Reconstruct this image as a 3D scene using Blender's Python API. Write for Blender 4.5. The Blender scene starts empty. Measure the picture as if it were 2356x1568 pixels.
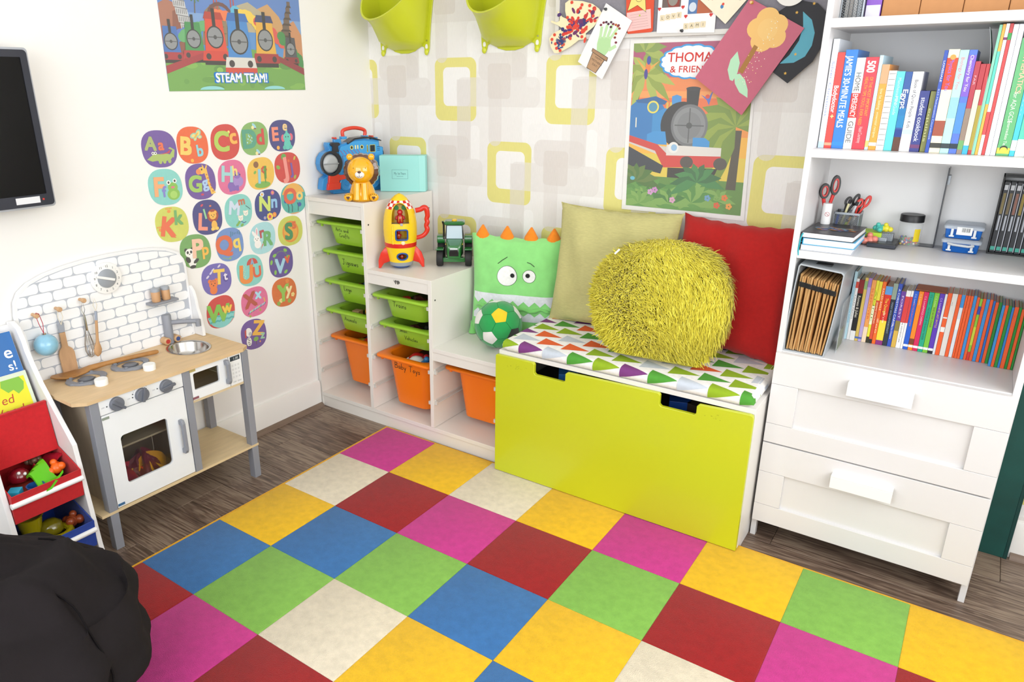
import bpy, bmesh, math, random
from mathutils import Vector, Matrix
random.seed(7)
sc = bpy.context.scene
col = sc.collection

# ---------------------------------------------------------------- camera
cam_d = bpy.data.cameras.new('camera'); cam = bpy.data.objects.new('camera', cam_d); col.objects.link(cam)
cam_d.sensor_width = 36.0; cam_d.lens = 1666.05 * 36 / 2356
cam_d.shift_x = 88.4 / 2356; cam_d.shift_y = -2.8 / 2356
cam_d.clip_start = 0.02
_yaw, _pit, _rol = 0.6121, -0.3402, -0.0017
_f = Vector((-math.sin(_yaw) * math.cos(_pit), math.cos(_yaw) * math.cos(_pit), math.sin(_pit)))
_r = Vector((math.cos(_yaw), math.sin(_yaw), 0)); _u = _r.cross(_f)
_r2 = _r * math.cos(_rol) + _u * math.sin(_rol); _u2 = _u * math.cos(_rol) - _r * math.sin(_rol)
cam.matrix_world = Matrix(((_r2.x, _u2.x, -_f.x, 2.3104), (_r2.y, _u2.y, -_f.y, -2.5063), (_r2.z, _u2.z, -_f.z, 1.3808), (0, 0, 0, 1)))
sc.camera = cam

# ---------------------------------------------------------------- light and exposure
sc.view_settings.view_transform = 'Standard'; sc.view_settings.look = 'None'
sc.view_settings.gamma = 1.0; sc.view_settings.use_curve_mapping = False
sc.view_settings.exposure = 0.32
wd = bpy.data.worlds.new('sky'); sc.world = wd; wd.use_nodes = True
bg = wd.node_tree.nodes['Background']; bg.inputs['Color'].default_value = (0.80, 0.90, 1.0, 1); bg.inputs['Strength'].default_value = 1.0
RX, RY, RZ = 3.35, -3.7, 2.42        # room: x 0..RX, y RY..0, z 0..RZ
def area(name, loc, rot, sx, sy, power, c):
    d = bpy.data.lights.new(name, 'AREA'); d.shape = 'RECTANGLE'; d.size = sx; d.size_y = sy; d.energy = power; d.color = c
    o = bpy.data.objects.new(name, d); o.location = loc; o.rotation_euler = rot; col.objects.link(o); return o
# daylight entering the two windows (one in the right wall, one in the wall behind the camera)
area('daylight_right_window', (RX + 0.03, -1.55, 1.55), (0, math.radians(90), 0), 1.4, 2.0, 31, (1.0, 0.985, 0.96))
area('daylight_rear_window', (1.75, RY - 0.03, 1.55), (math.radians(90), 0, 0), 2.6, 1.5, 34, (0.95, 0.975, 1.0))
# ---------------------------------------------------------------- helpers
def lin(h):
    if not isinstance(h, str): return tuple(h)[:3]
    h = h.lstrip('#'); h = h if len(h) == 6 else ''.join(x*2 for x in h); o = []
    for i in (0, 2, 4):
        c = int(h[i:i + 2], 16) / 255
        o.append(c / 12.92 if c <= 0.04045 else ((c + 0.055) / 1.055) ** 2.4)
    return tuple(o)

class MB:
    """collects faces with one colour each; build() turns them into ONE mesh object"""
    def __init__(s, c='#cccccc'):
        s.v = []; s.f = []; s.c = []; s.cur = lin(c); s.M = None
    def C(s, c): s.cur = lin(c); return s
    def add(s, vs, fs):
        n = len(s.v)
        for p in vs:
            p = Vector(p)
            s.v.append(tuple(s.M @ p) if s.M is not None else tuple(p))
        for f in fs:
            s.f.append([n + i for i in f]); s.c.append(s.cur)
        return s
    def box(s, x0, y0, z0, x1, y1, z1):
        return s.add([(x0,y0,z0),(x1,y0,z0),(x1,y1,z0),(x0,y1,z0),(x0,y0,z1),(x1,y0,z1),(x1,y1,z1),(x0,y1,z1)],
                     [(0,3,2,1),(4,5,6,7),(0,1,5,4),(1,2,6,5),(2,3,7,6),(3,0,4,7)])
    def cb(s, cx, cy, cz, dx, dy, dz):
        return s.box(cx-dx/2, cy-dy/2, cz-dz/2, cx+dx/2, cy+dy/2, cz+dz/2)
    @staticmethod
    def _p3(ax, p, t):
        return {'x': (t, p[0], p[1]), 'y': (p[0], t, p[1]), 'z': (p[0], p[1], t)}[ax]
    def ext(s, pts, ax, a, b):
        n = len(pts)
        vs = [s._p3(ax, p, a) for p in pts] + [s._p3(ax, p, b) for p in pts]
        fs = [list(range(n))[::-1], list(range(n, 2*n))] + [(i, (i+1) % n, n+(i+1) % n, n+i) for i in range(n)]
        return s.add(vs, fs)
    def ring(s, po, pi, ax, a, b):
        n = len(po)
        vs = [s._p3(ax, p, t) for t in (a, b) for L in (po, pi) for p in L]
        fs = []
        for i in range(n):
            j = (i+1) % n
            fs += [(i, j, n+j, n+i), (2*n+i, 3*n+i, 3*n+j, 2*n+j), (i, 2*n+i, 2*n+j, j), (n+i, n+j, 3*n+j, 3*n+i)]
        return s.add(vs, fs)
    def loft(s, loops, cap=True, closed=True):
        n = len(loops[0]); vs = [p for L in loops for p in L]; fs = []
        for k in range(len(loops)-1):
            for i in range(n if closed else n-1):
                j = (i+1) % n
                fs.append((k*n+i, k*n+j, (k+1)*n+j, (k+1)*n+i))
        if cap:
            fs.append(list(range(n))[::-1]); fs.append([(len(loops)-1)*n+i for i in range(n)])
        return s.add(vs, fs)
    def tube(s, path, r, n=8, cap=True, cr=0):
        P = [Vector(p) for p in path]; R = list(r) if isinstance(r, (list, tuple)) else [r]*len(P)
        if cr:                                   # Catmull-Rom through the given points
            P2 = []; R2 = []
            for i in range(len(P)-1):
                a, b, c, d = P[max(i-1, 0)], P[i], P[i+1], P[min(i+2, len(P)-1)]
                for k in range(cr):
                    t = k/cr; P2.append(.5*((2*b)+(c-a)*t+(2*a-5*b+4*c-d)*t*t+(3*b-a-3*c+d)*t**3)); R2.append(R[i]+(R[i+1]-R[i])*t)
            P = P2+[P[-1]]; R = R2+[R[-1]]
        loops = []; up = None
        for i, p in enumerate(P):
            t = (P[min(i+1, len(P)-1)] - P[max(i-1, 0)])
            t = t.normalized() if t.length > 1e-9 else Vector((0, 0, 1))
            if up is None:
                up = Vector((0, 0, 1)) if abs(t.z) < .9 else Vector((1, 0, 0))
            up = (up - t*up.dot(t))
            if up.length < 1e-6: up = t.orthogonal()
            up.normalize()
            w = t.cross(up)
            loops.append([p + (up*math.cos(a) + w*math.sin(a))*R[i] for a in [2*math.pi*k/n for k in range(n)]])
        return s.loft(loops, cap)
    def lathe(s, prof, n=24, c=(0,0,0), ax='z', cap=True):
        loops = []
        for r, h in prof:
            L = []
            for k in range(n):
                a = 2*math.pi*k/n; u, w = r*math.cos(a), r*math.sin(a)
                p = {'z': (u, w, h), 'y': (u, h, w), 'x': (h, u, w)}[ax]
                L.append((p[0]+c[0], p[1]+c[1], p[2]+c[2]))
            loops.append(L)
        return s.loft(loops, cap)
    def ball(s, c, rx, ry=None, rz=None, n=16, m=10):
        ry = ry or rx; rz = rz or rx
        loops = []
        for i in range(m+1):
            t = math.pi*(i/m); rr = max(math.sin(t), .02); z = -math.cos(t)
            loops.append([(c[0]+rx*rr*math.cos(2*math.pi*k/n), c[1]+ry*rr*math.sin(2*math.pi*k/n), c[2]+rz*z) for k in range(n)])
        return s.loft(loops)
    def build(s, name, mat, parent=None, bevel=0, seg=2, smooth=35, loc=(0,0,0), rot=(0,0,0), norm=True, sub=0):
        me = bpy.data.meshes.new(name); me.from_pydata(s.v, [], s.f)
        ca = me.color_attributes.new('Col', 'FLOAT_COLOR', 'CORNER')
        buf = []
        for p in me.polygons:
            c = s.c[p.index]
            buf.extend((c[0], c[1], c[2], 1.0) * p.loop_total)
        ca.data.foreach_set('color', buf)
        if norm or bevel:
            bm = bmesh.new(); bm.from_mesh(me)
            if norm: bmesh.ops.recalc_face_normals(bm, faces=bm.faces)
            if bevel:
                es = [e for e in bm.edges if len(e.link_faces) == 2 and e.calc_face_angle(0) > .6]
                bmesh.ops.bevel(bm, geom=es, offset=bevel, segments=seg, profile=.5, affect='EDGES', clamp_overlap=True)
            bm.to_mesh(me); bm.free()
        if smooth:
            if bevel: smooth = min(smooth, 20)
            me.shade_smooth()
            try: me.set_sharp_from_angle(angle=math.radians(smooth))
            except Exception: pass
        o = bpy.data.objects.new(name, me); col.objects.link(o)
        if mat: me.materials.append(mat)
        o.location = loc; o.rotation_euler = rot
        if parent: o.parent = parent
        if sub:
            md = o.modifiers.new('sub', 'SUBSURF'); md.levels = sub; md.render_levels = sub
        return o

def rr(x0, y0, x1, y1, r, n=4):
    """rounded rectangle outline; r scalar or 4 radii (bl, br, tr, tl)"""
    R = r if isinstance(r, (list, tuple)) else (r,)*4
    out = []
    for (cx, cy, a0, q) in ((x0+R[0], y0+R[0], 180, R[0]), (x1-R[1], y0+R[1], 270, R[1]), (x1-R[2], y1-R[2], 0, R[2]), (x0+R[3], y1-R[3], 90, R[3])):
        for k in range(n+1):
            a = math.radians(a0 + 90*k/n); out.append((cx+q*math.cos(a), cy+q*math.sin(a)))
    return out
def ell(cx, cy, rx, ry, n=24, a0=0, a1=360, rot=0):
    full = abs(a1-a0) >= 360; m = n if full else n+1; out = []
    c, s = math.cos(math.radians(rot)), math.sin(math.radians(rot))
    for k in range(m):
        a = math.radians(a0 + (a1-a0)*k/n); x, y = rx*math.cos(a), ry*math.sin(a)
        out.append((cx+x*c-y*s, cy+x*s+y*c))
    return out
def star(cx, cy, R, r, n=5, rot=90):
    return [(cx+(R if k % 2 == 0 else r)*math.cos(math.radians(rot+180*k/n)), cy+(R if k % 2 == 0 else r)*math.sin(math.radians(rot+180*k/n))) for k in range(2*n)]

# ---------------------------------------------------------------- lettering
_tc = {}
def text_geo(s, bold=0.0, shear=0.0):
    k = (s, bold, shear)
    if k not in _tc:
        cu = bpy.data.curves.new('t', 'FONT'); cu.body = s; cu.size = 1.0; cu.offset = bold; cu.shear = shear; cu.resolution_u = 5
        o = bpy.data.objects.new('t', cu); me = bpy.data.meshes.new_from_object(o)
        vs = [(v.co.x, v.co.y) for v in me.vertices]; fs = [list(p.vertices) for p in me.polygons]
        bpy.data.objects.remove(o); bpy.data.curves.remove(cu); bpy.data.meshes.remove(me)
        _tc[k] = (vs, fs)
    return _tc[k]
# single-stroke handwriting (unit: x-height 1 = .5, cap = 1)
HW = {
 'A': [[(0,0),(.3,1),(.6,0)],[(.1,.4),(.5,.4)]], 'B': [[(0,0),(0,1),(.4,.95),(.45,.7),(0,.52),(.5,.45),(.52,.1),(0,0)]],
 'C': [[(.55,.85),(.3,1),(.05,.6),(.1,.15),(.4,0),(.6,.15)]], 'J': [[(0,1),(.6,1)],[(.35,1),(.35,.1),(.15,-.1),(0,.05)]],
 'L': [[(.05,1),(0,0),(.4,.03)]], 'S': [[(.45,.9),(.2,1),(.05,.8),(.4,.45),(.42,.1),(.1,0)]], 'T': [[(0,1),(.7,1)],[(.35,1),(.35,0)]],
 'V': [[(0,1),(.3,0),(.6,1)]], 'a': [[(.4,.45),(.15,.5),(.02,.2),(.2,0),(.4,.3),(.4,.45),(.42,.05),(.5,0)]],
 'b': [[(0,1),(0,0),(.3,.02),(.38,.3),(.2,.48),(0,.35)]], 'c': [[(.35,.42),(.12,.48),(0,.22),(.15,0),(.36,.08)]],
 'd': [[(.38,.4),(.12,.48),(0,.2),(.18,0),(.38,.3),(.4,1),(.4,.05),(.48,0)]], 'e': [[(0,.25),(.35,.28),(.2,.5),(0,.25),(.12,0),(.36,.06)]],
 'f': [[(.4,.9),(.22,1),(.15,.6),(.12,-.3)],[(0,.5),(.35,.5)]], 'g': [[(.38,.42),(.12,.48),(0,.2),(.2,.02),(.38,.4),(.38,-.3),(.15,-.45),(0,-.25)]],
 'h': [[(0,1),(0,0)],[(0,.3),(.2,.48),(.35,.35),(.36,0)]], 'i': [[(.05,.48),(.05,0),(.15,0)],[(.05,.7),(.07,.72)]],
 'l': [[(.05,1),(.03,.1),(.12,0)]], 'm': [[(0,.48),(0,0)],[(0,.3),(.15,.48),(.25,.3),(.25,0)],[(.25,.3),(.4,.48),(.5,.3),(.52,0)]],
 'n': [[(0,.48),(0,0)],[(0,.3),(.2,.48),(.33,.33),(.35,0)]], 'o': [[(.18,.48),(0,.25),(.15,0),(.36,.2),(.2,.48)]],
 'r': [[(0,.48),(.02,0)],[(.02,.25),(.15,.46),(.3,.45)]], 's': [[(.3,.42),(.1,.46),(.06,.3),(.3,.16),(.2,0),(0,.05)]],
 't': [[(.15,.85),(.12,.08),(.28,.02)],[(0,.55),(.32,.55)]], 'u': [[(0,.48),(.05,.05),(.25,0),(.35,.2),(.36,.48),(.36,0)]],
 'w': [[(0,.48),(.12,0),(.25,.4),(.38,0),(.5,.48)]], 'y': [[(0,.48),(.18,.05)],[(.38,.48),(.1,-.45)]],
}

class Pr:
    """flat print: coloured layers stacked a hair above a surface (origin O, axes U and V, both local to the parent)"""
    def __init__(s, O, U=(1,0,0), V=(0,0,1), lift=.0003, step=.000012, scale=1.0):
        s.mb = MB(); s.O = Vector(O); s.U = Vector(U).normalized(); s.V = Vector(V).normalized(); s.N = s.U.cross(s.V)
        s.h = lift; s.st = step; s.k = scale; s.fn = None
    def pt(s, p):
        if s.fn: return s.fn(p[0]*s.k, p[1]*s.k, s.h)
        return s.O + s.U*(p[0]*s.k) + s.V*(p[1]*s.k) + s.N*s.h
    def poly(s, pts, c):
        s.mb.C(c); s.mb.add([s.pt(p) for p in pts], [list(range(len(pts)))]); s.h += s.st; return s
    def rect(s, x0, y0, x1, y1, c): return s.poly([(x0,y0),(x1,y0),(x1,y1),(x0,y1)], c)
    def rrect(s, x0, y0, x1, y1, r, c): return s.poly(rr(x0,y0,x1,y1,r,3), c)
    def el(s, cx, cy, rx, ry, c, n=20, a0=0, a1=360, rot=0): return s.poly(ell(cx,cy,rx,ry,n,a0,a1,rot), c)
    def line(s, pts, w, c, closed=False):
        s.mb.C(c); P = [Vector((p[0], p[1])) for p in pts]
        if closed: P.append(P[0])
        for a, b in zip(P[:-1], P[1:]):
            d = b-a
            if d.length < 1e-9: continue
            d.normalize(); n = Vector((-d.y, d.x))*w/2; e = d*w*.3
            s.mb.add([s.pt(q) for q in (a-n-e, b-n+e, b+n+e, a+n-e)], [(0,1,2,3)]); s.h += 3e-6
        s.h += s.st; return s
    def text(s, t, x, y, h, c, align='c', w=None, rot=0, bold=0.0, shear=0.0, sx=1.0):
        vs, fs = text_geo(t, 0.0, shear)
        if not vs: return s
        x0 = min(p[0] for p in vs); x1 = max(p[0] for p in vs)
        k = h/.729; kx = k*sx
        if w: kx = w/(x1-x0)
        o = {'c': -(x0+x1)/2, 'l': -x0, 'r': -x1}[align]
        ca, sa = math.cos(math.radians(rot)), math.sin(math.radians(rot))
        s.mb.C(c); d = bold*h
        for (ox, oy) in (((-d, -d), (d, -d), (d, d), (-d, d), (0, 0)) if bold else ((0, 0),)):   # heavier stroke: the glyphs laid over each other, slightly offset
            q = []
            for p in vs:
                a, b = (p[0]+o)*kx+ox, p[1]*k+oy
                q.append(s.pt((x+a*ca-b*sa, y+a*sa+b*ca)))
            s.mb.add(q, fs); s.h += 4e-6
        s.h += s.st; return s
    def hand(s, t, x, y, h, c, w=.1, slant=.12, sp=.16, drop=0.0):
        cx = 0
        for ch in t:
            if ch == ' ': cx += .45; continue
            G = HW.get(ch, [])
            mx = max(p[0] for st in G for p in st)
            for st in G:
                s.line([(x+(cx+p[0]+slant*p[1])*h, y+p[1]*h-drop*cx*h) for p in st], w*h, c)
            cx += mx+sp
        return s
    def build(s, name, mat, parent=None):
        return s.mb.build(name, mat, parent, smooth=0, norm=False)

# ---------------------------------------------------------------- materials
_mc = {}
def mat(name, rough=.5, wash=0.0, metal=0.0, base=None, noise=0.0, nscale=30, bump=0.0, bscale=200, coat=0.0, sheen=0.0, stretch=None, spec=.5, alpha=1.0, bdist=.002, sss=0.0):
    if name in _mc: return _mc[name]
    m = bpy.data.materials.new(name); m.use_nodes = True; nt = m.node_tree; N = nt.nodes; L = nt.links
    b = N['Principled BSDF']; b.inputs['Roughness'].default_value = rough; b.inputs['Metallic'].default_value = metal
    b.inputs['Specular IOR Level'].default_value = spec
    b.inputs['Coat Weight'].default_value = coat; b.inputs['Coat Roughness'].default_value = .08
    b.inputs['Sheen Weight'].default_value = sheen
    if sss:
        b.inputs['Subsurface Weight'].default_value = sss; b.inputs['Subsurface Scale'].default_value = .01
    tc = N.new('ShaderNodeTexCoord'); mp = N.new('ShaderNodeMapping'); L.new(tc.outputs['Object'], mp.inputs['Vector'])
    if stretch: mp.inputs['Scale'].default_value = stretch
    if base is None:
        a = N.new('ShaderNodeAttribute'); a.attribute_name = 'Col'; src = a.outputs['Color']
    else:
        r = N.new('ShaderNodeRGB'); r.outputs[0].default_value = (*lin(base), 1); src = r.outputs[0]
    if wash:                                   # blends the colour evenly towards off-white
        ws = N.new('ShaderNodeMix'); ws.data_type = 'RGBA'; ws.inputs['Factor'].default_value = wash; L.new(src, ws.inputs[6]); ws.inputs[7].default_value = (.9, .88, .85, 1); src = ws.outputs[2]
    if noise:
        nz = N.new('ShaderNodeTexNoise'); nz.inputs['Scale'].default_value = nscale; nz.inputs['Detail'].default_value = 5
        L.new(mp.outputs['Vector'], nz.inputs['Vector'])
        mr = N.new('ShaderNodeMapRange'); mr.inputs['From Min'].default_value = .25; mr.inputs['From Max'].default_value = .75
        mr.inputs['To Min'].default_value = 1-noise; mr.inputs['To Max'].default_value = 1+noise*.6
        L.new(nz.outputs['Fac'], mr.inputs['Value'])
        mx = N.new('ShaderNodeMix'); mx.data_type = 'RGBA'; mx.blend_type = 'MULTIPLY'; mx.inputs['Factor'].default_value = 1
        L.new(src, mx.inputs[6]); L.new(mr.outputs['Result'], mx.inputs[7]); src = mx.outputs[2]
    L.new(src, b.inputs['Base Color'])
    if bump:
        bz = N.new('ShaderNodeTexNoise'); bz.inputs['Scale'].default_value = bscale; bz.inputs['Detail'].default_value = 3
        L.new(mp.outputs['Vector'], bz.inputs['Vector'])
        bp = N.new('ShaderNodeBump'); bp.inputs['Strength'].default_value = bump; bp.inputs['Distance'].default_value = bdist
        L.new(bz.outputs['Fac'], bp.inputs['Height']); L.new(bp.outputs['Normal'], b.inputs['Normal'])
    if alpha < 1:
        b.inputs['Alpha'].default_value = alpha
    _mc[name] = m; return m
PAINT = mat('painted', .45)
LACQ = mat('lacquer', .38, noise=.015, nscale=6)
PLAS = mat('moulded_plastic', .32, bump=.05, bscale=600, bdist=.0005)
GLOSS = mat('glossy', .12, coat=.6)
PAPER = mat('paper', .6, noise=.03, nscale=40)
PRINT = mat('ink_print', .5)
WASHED = mat('washed_ink_print', .5, wash=.08)
FAB = mat('fabric', .92, noise=.10, nscale=90, bump=.5, bscale=900, sheen=.15, bdist=.001)
LINEN = mat('linen', .92, noise=.12, nscale=60, bump=.6, bscale=500, sheen=.1, stretch=(1, 1, 6), bdist=.001)
PLUSH = mat('plush', .95, noise=.10, nscale=25, bump=.5, bscale=700, sheen=.4, bdist=.0015)
PILE = mat('rug_pile', .97, noise=.13, nscale=45, bump=.8, bscale=420, sheen=.12, bdist=.003)
PLY = mat('birch_plywood', .5, noise=.10, nscale=9, stretch=(7, 1.2, 2))
BEECH = mat('beech_wood', .5, noise=.14, nscale=20, stretch=(3, 3, .8))
STEEL = mat('stainless_steel', .16, metal=1.0, base='#c9c7c4')
WIRE = mat('wire_mesh_metal', .35, metal=.7, base='#9aa0a6')
BLACKP = mat('black_plastic', .4, base='#1a1b1d')
CLEAR = mat('clear_plastic', .08, base='#eef4f6', alpha=.22)
BLUEC = mat('blue_clear_plastic', .1, base='#1c74d8', alpha=.72)
SMOKE = mat('tinted_pane', .06, base='#3a3126', alpha=.22)

def tag(o, label=None, cat=None, group=None, kind=None):
    if label: o['label'] = label
    if cat: o['category'] = cat
    if group: o['group'] = group
    if kind: o['kind'] = kind
    return o
def thing(name, label, cat, loc=(0,0,0), rz=0, group=None, rot=None):
    o = bpy.data.objects.new(name, None); col.objects.link(o); o.empty_display_size = .05
    o.location = loc; o.rotation_euler = rot if rot else (0, 0, rz)
    return tag(o, label, cat, group)
def cp(o, parent=None):
    c = o.copy(); col.objects.link(c)
    if parent: c.parent = parent
    return c
def bx(name, m, parent, c, *dims, bevel=.0015, seg=2):
    b = MB(c).box(*dims); return b.build(name, m, parent, bevel=bevel, seg=seg)
def struct(o): o['kind'] = 'structure'; return o
# ================================================================ the room
def floor_material():
    m = bpy.data.materials.new('laminate_oak'); m.use_nodes = True; N = m.node_tree.nodes; L = m.node_tree.links; b = N['Principled BSDF']
    tc = N.new('ShaderNodeTexCoord'); oi = N.new('ShaderNodeObjectInfo')
    off = N.new('ShaderNodeVectorMath'); off.operation = 'MULTIPLY_ADD'
    cr = N.new('ShaderNodeCombineXYZ')
    for i, k in enumerate((7.3, 3.1, 5.7)):
        mm = N.new('ShaderNodeMath'); mm.operation = 'MULTIPLY'; mm.inputs[1].default_value = k*3; L.new(oi.outputs['Random'], mm.inputs[0]); L.new(mm.outputs[0], cr.inputs[i])
    ad = N.new('ShaderNodeVectorMath'); ad.operation = 'ADD'; L.new(tc.outputs['Object'], ad.inputs[0]); L.new(cr.outputs[0], ad.inputs[1])
    mp = N.new('ShaderNodeMapping'); mp.inputs['Scale'].default_value = (1.2, 9, 1); L.new(ad.outputs[0], mp.inputs['Vector'])
    n1 = N.new('ShaderNodeTexNoise'); n1.inputs['Scale'].default_value = 1.6; n1.inputs['Detail'].default_value = 3; n1.inputs['Distortion'].default_value = 1.2; L.new(mp.outputs[0], n1.inputs['Vector'])
    wv = N.new('ShaderNodeMath'); wv.operation = 'SINE'; ml = N.new('ShaderNodeMath'); ml.operation = 'MULTIPLY'; ml.inputs[1].default_value = 60; L.new(n1.outputs['Fac'], ml.inputs[0]); L.new(ml.outputs[0], wv.inputs[0])
    mp2 = N.new('ShaderNodeMapping'); mp2.inputs['Scale'].default_value = (5, 120, 1); L.new(ad.outputs[0], mp2.inputs['Vector'])
    n2 = N.new('ShaderNodeTexNoise'); n2.inputs['Scale'].default_value = 1.5; n2.inputs['Detail'].default_value = 5; L.new(mp2.outputs[0], n2.inputs['Vector'])
    n3 = N.new('ShaderNodeTexNoise'); n3.inputs['Scale'].default_value = 4; n3.inputs['Detail'].default_value = 4; L.new(ad.outputs[0], n3.inputs['Vector'])
    s1 = N.new('ShaderNodeMath'); s1.operation = 'MULTIPLY_ADD'; s1.inputs[1].default_value = .075; L.new(wv.outputs[0], s1.inputs[0]); L.new(n2.outputs['Fac'], s1.inputs[2])
    s2 = N.new('ShaderNodeMath'); s2.operation = 'MULTIPLY_ADD'; s2.inputs[1].default_value = .55; L.new(n3.outputs['Fac'], s2.inputs[0]); L.new(s1.outputs[0], s2.inputs[2])
    s3 = N.new('ShaderNodeMath'); s3.operation = 'MULTIPLY_ADD'; s3.inputs[1].default_value = .16; L.new(oi.outputs['Random'], s3.inputs[0]); L.new(s2.outputs[0], s3.inputs[2])
    rp = N.new('ShaderNodeValToRGB'); L.new(s3.outputs[0], rp.inputs[0]); e = rp.color_ramp.elements
    e[0].position = .55; e[0].color = (*lin('#46382f'), 1); e[1].position = 1.2 if False else 1.0; e[1].color = (*lin('#8d7b6a'), 1)
    k = rp.color_ramp.elements.new(.78); k.color = (*lin('#6a574b'), 1)
    L.new(rp.outputs[0], b.inputs['Base Color']); b.inputs['Roughness'].default_value = .42
    bp = N.new('ShaderNodeBump'); bp.inputs['Strength'].default_value = .15; bp.inputs['Distance'].default_value = .001; L.new(n2.outputs['Fac'], bp.inputs['Height']); L.new(bp.outputs[0], b.inputs['Normal'])
    return m
FLOORM = floor_material()
fl = struct(MB('#2c231d').box(-.1, RY-.1, -.06, RX+.1, .1, -.012).build('floor', mat('floor_base', .7), smooth=0))
PW, PL = .192, 1.28
rows = int(-RY/PW)+1
plank_meshes = {}
for r in range(rows):
    y1 = -r*PW + .02; y0 = y1-PW
    x = -(r*.47 % 1)*PL
    while x < RX:
        a, b_ = max(x, -.05), min(x+PL, RX+.05); ln = round(b_-a, 3)
        if ln > .02:
            if ln not in plank_meshes:
                o = MB().box(0, 0, -.012, ln-.0012, PW-.0012, 0).build('plank', FLOORM, fl, bevel=.0009, seg=1)
                plank_meshes[ln] = o
            else: o = cp(plank_meshes[ln], fl)
            o.location = (a, y0, 0)
        x += PL
WALLM = mat('white_wall_paint', .85, base='#f3f1ee', noise=.012, nscale=3, bump=.08, bscale=300, bdist=.001)
SKIRT = mat('white_gloss_woodwork', .3, base='#f1efeb')
MB().box(-.12, RY-.12, -.06, 0, .12, RZ).build('wall_left', WALLM, smooth=0)['kind'] = 'structure'
def wall_open(name, box, ax, w):
    """wall slab with a window opening; ax: axis normal"""
    b = MB(); x0, y0, z0, x1, y1, z1 = box; a0, a1, c0, c1 = w
    if ax == 'x':
        b.box(x0, y0, z0, x1, a0, z1); b.box(x0, a1, z0, x1, y1, z1); b.box(x0, a0, z0, x1, a1, c0); b.box(x0, a0, c1, x1, a1, z1)
    else:
        b.box(x0, y0, z0, a0, y1, z1); b.box(a1, y0, z0, x1, y1, z1); b.box(a0, y0, z0, a1, y1, c0); b.box(a0, y0, c1, a1, y1, z1)
    return struct(b.build(name, WALLM, smooth=0))
wall_open('wall_right', (RX, RY-.12, -.06, RX+.12, .12, RZ), 'x', (-2.55, -.55, .85, 2.25))
wall_open('wall_rear', (0, RY-.12, -.06, RX, RY, RZ), 'y', (.45, 3.05, .8, 2.3))
MB().box(-.12, RY-.12, RZ, RX+.12, .12, RZ+.1).build('ceiling', mat('ceiling_white', .9, base='#f6f5f3'), smooth=0)['kind'] = 'structure'
def window_frame(name, ax, pos, a0, a1, c0, c1):
    b = MB('#f2f2f0'); t = .05
    def q(u0, v0, u1, v1):
        if ax == 'x': b.box(pos, u0, v0, pos+.06, u1, v1)
        else: b.box(u0, pos-.06, v0, u1, pos, v1)
    q(a0, c0, a1, c0+t); q(a0, c1-t, a1, c1); q(a0, c0+t, a0+t, c1-t); q(a1-t, c0+t, a1, c1-t); m = (a0+a1)/2; q(m-.03, c0+t, m+.03, c1-t)
    return struct(b.build(name, SKIRT, bevel=.003))
window_frame('window_1', 'x', RX+.045, -2.55, -.55, .85, 2.25)
window_frame('window_2', 'y', RY-.045, .45, 3.05, .8, 2.3)

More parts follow.
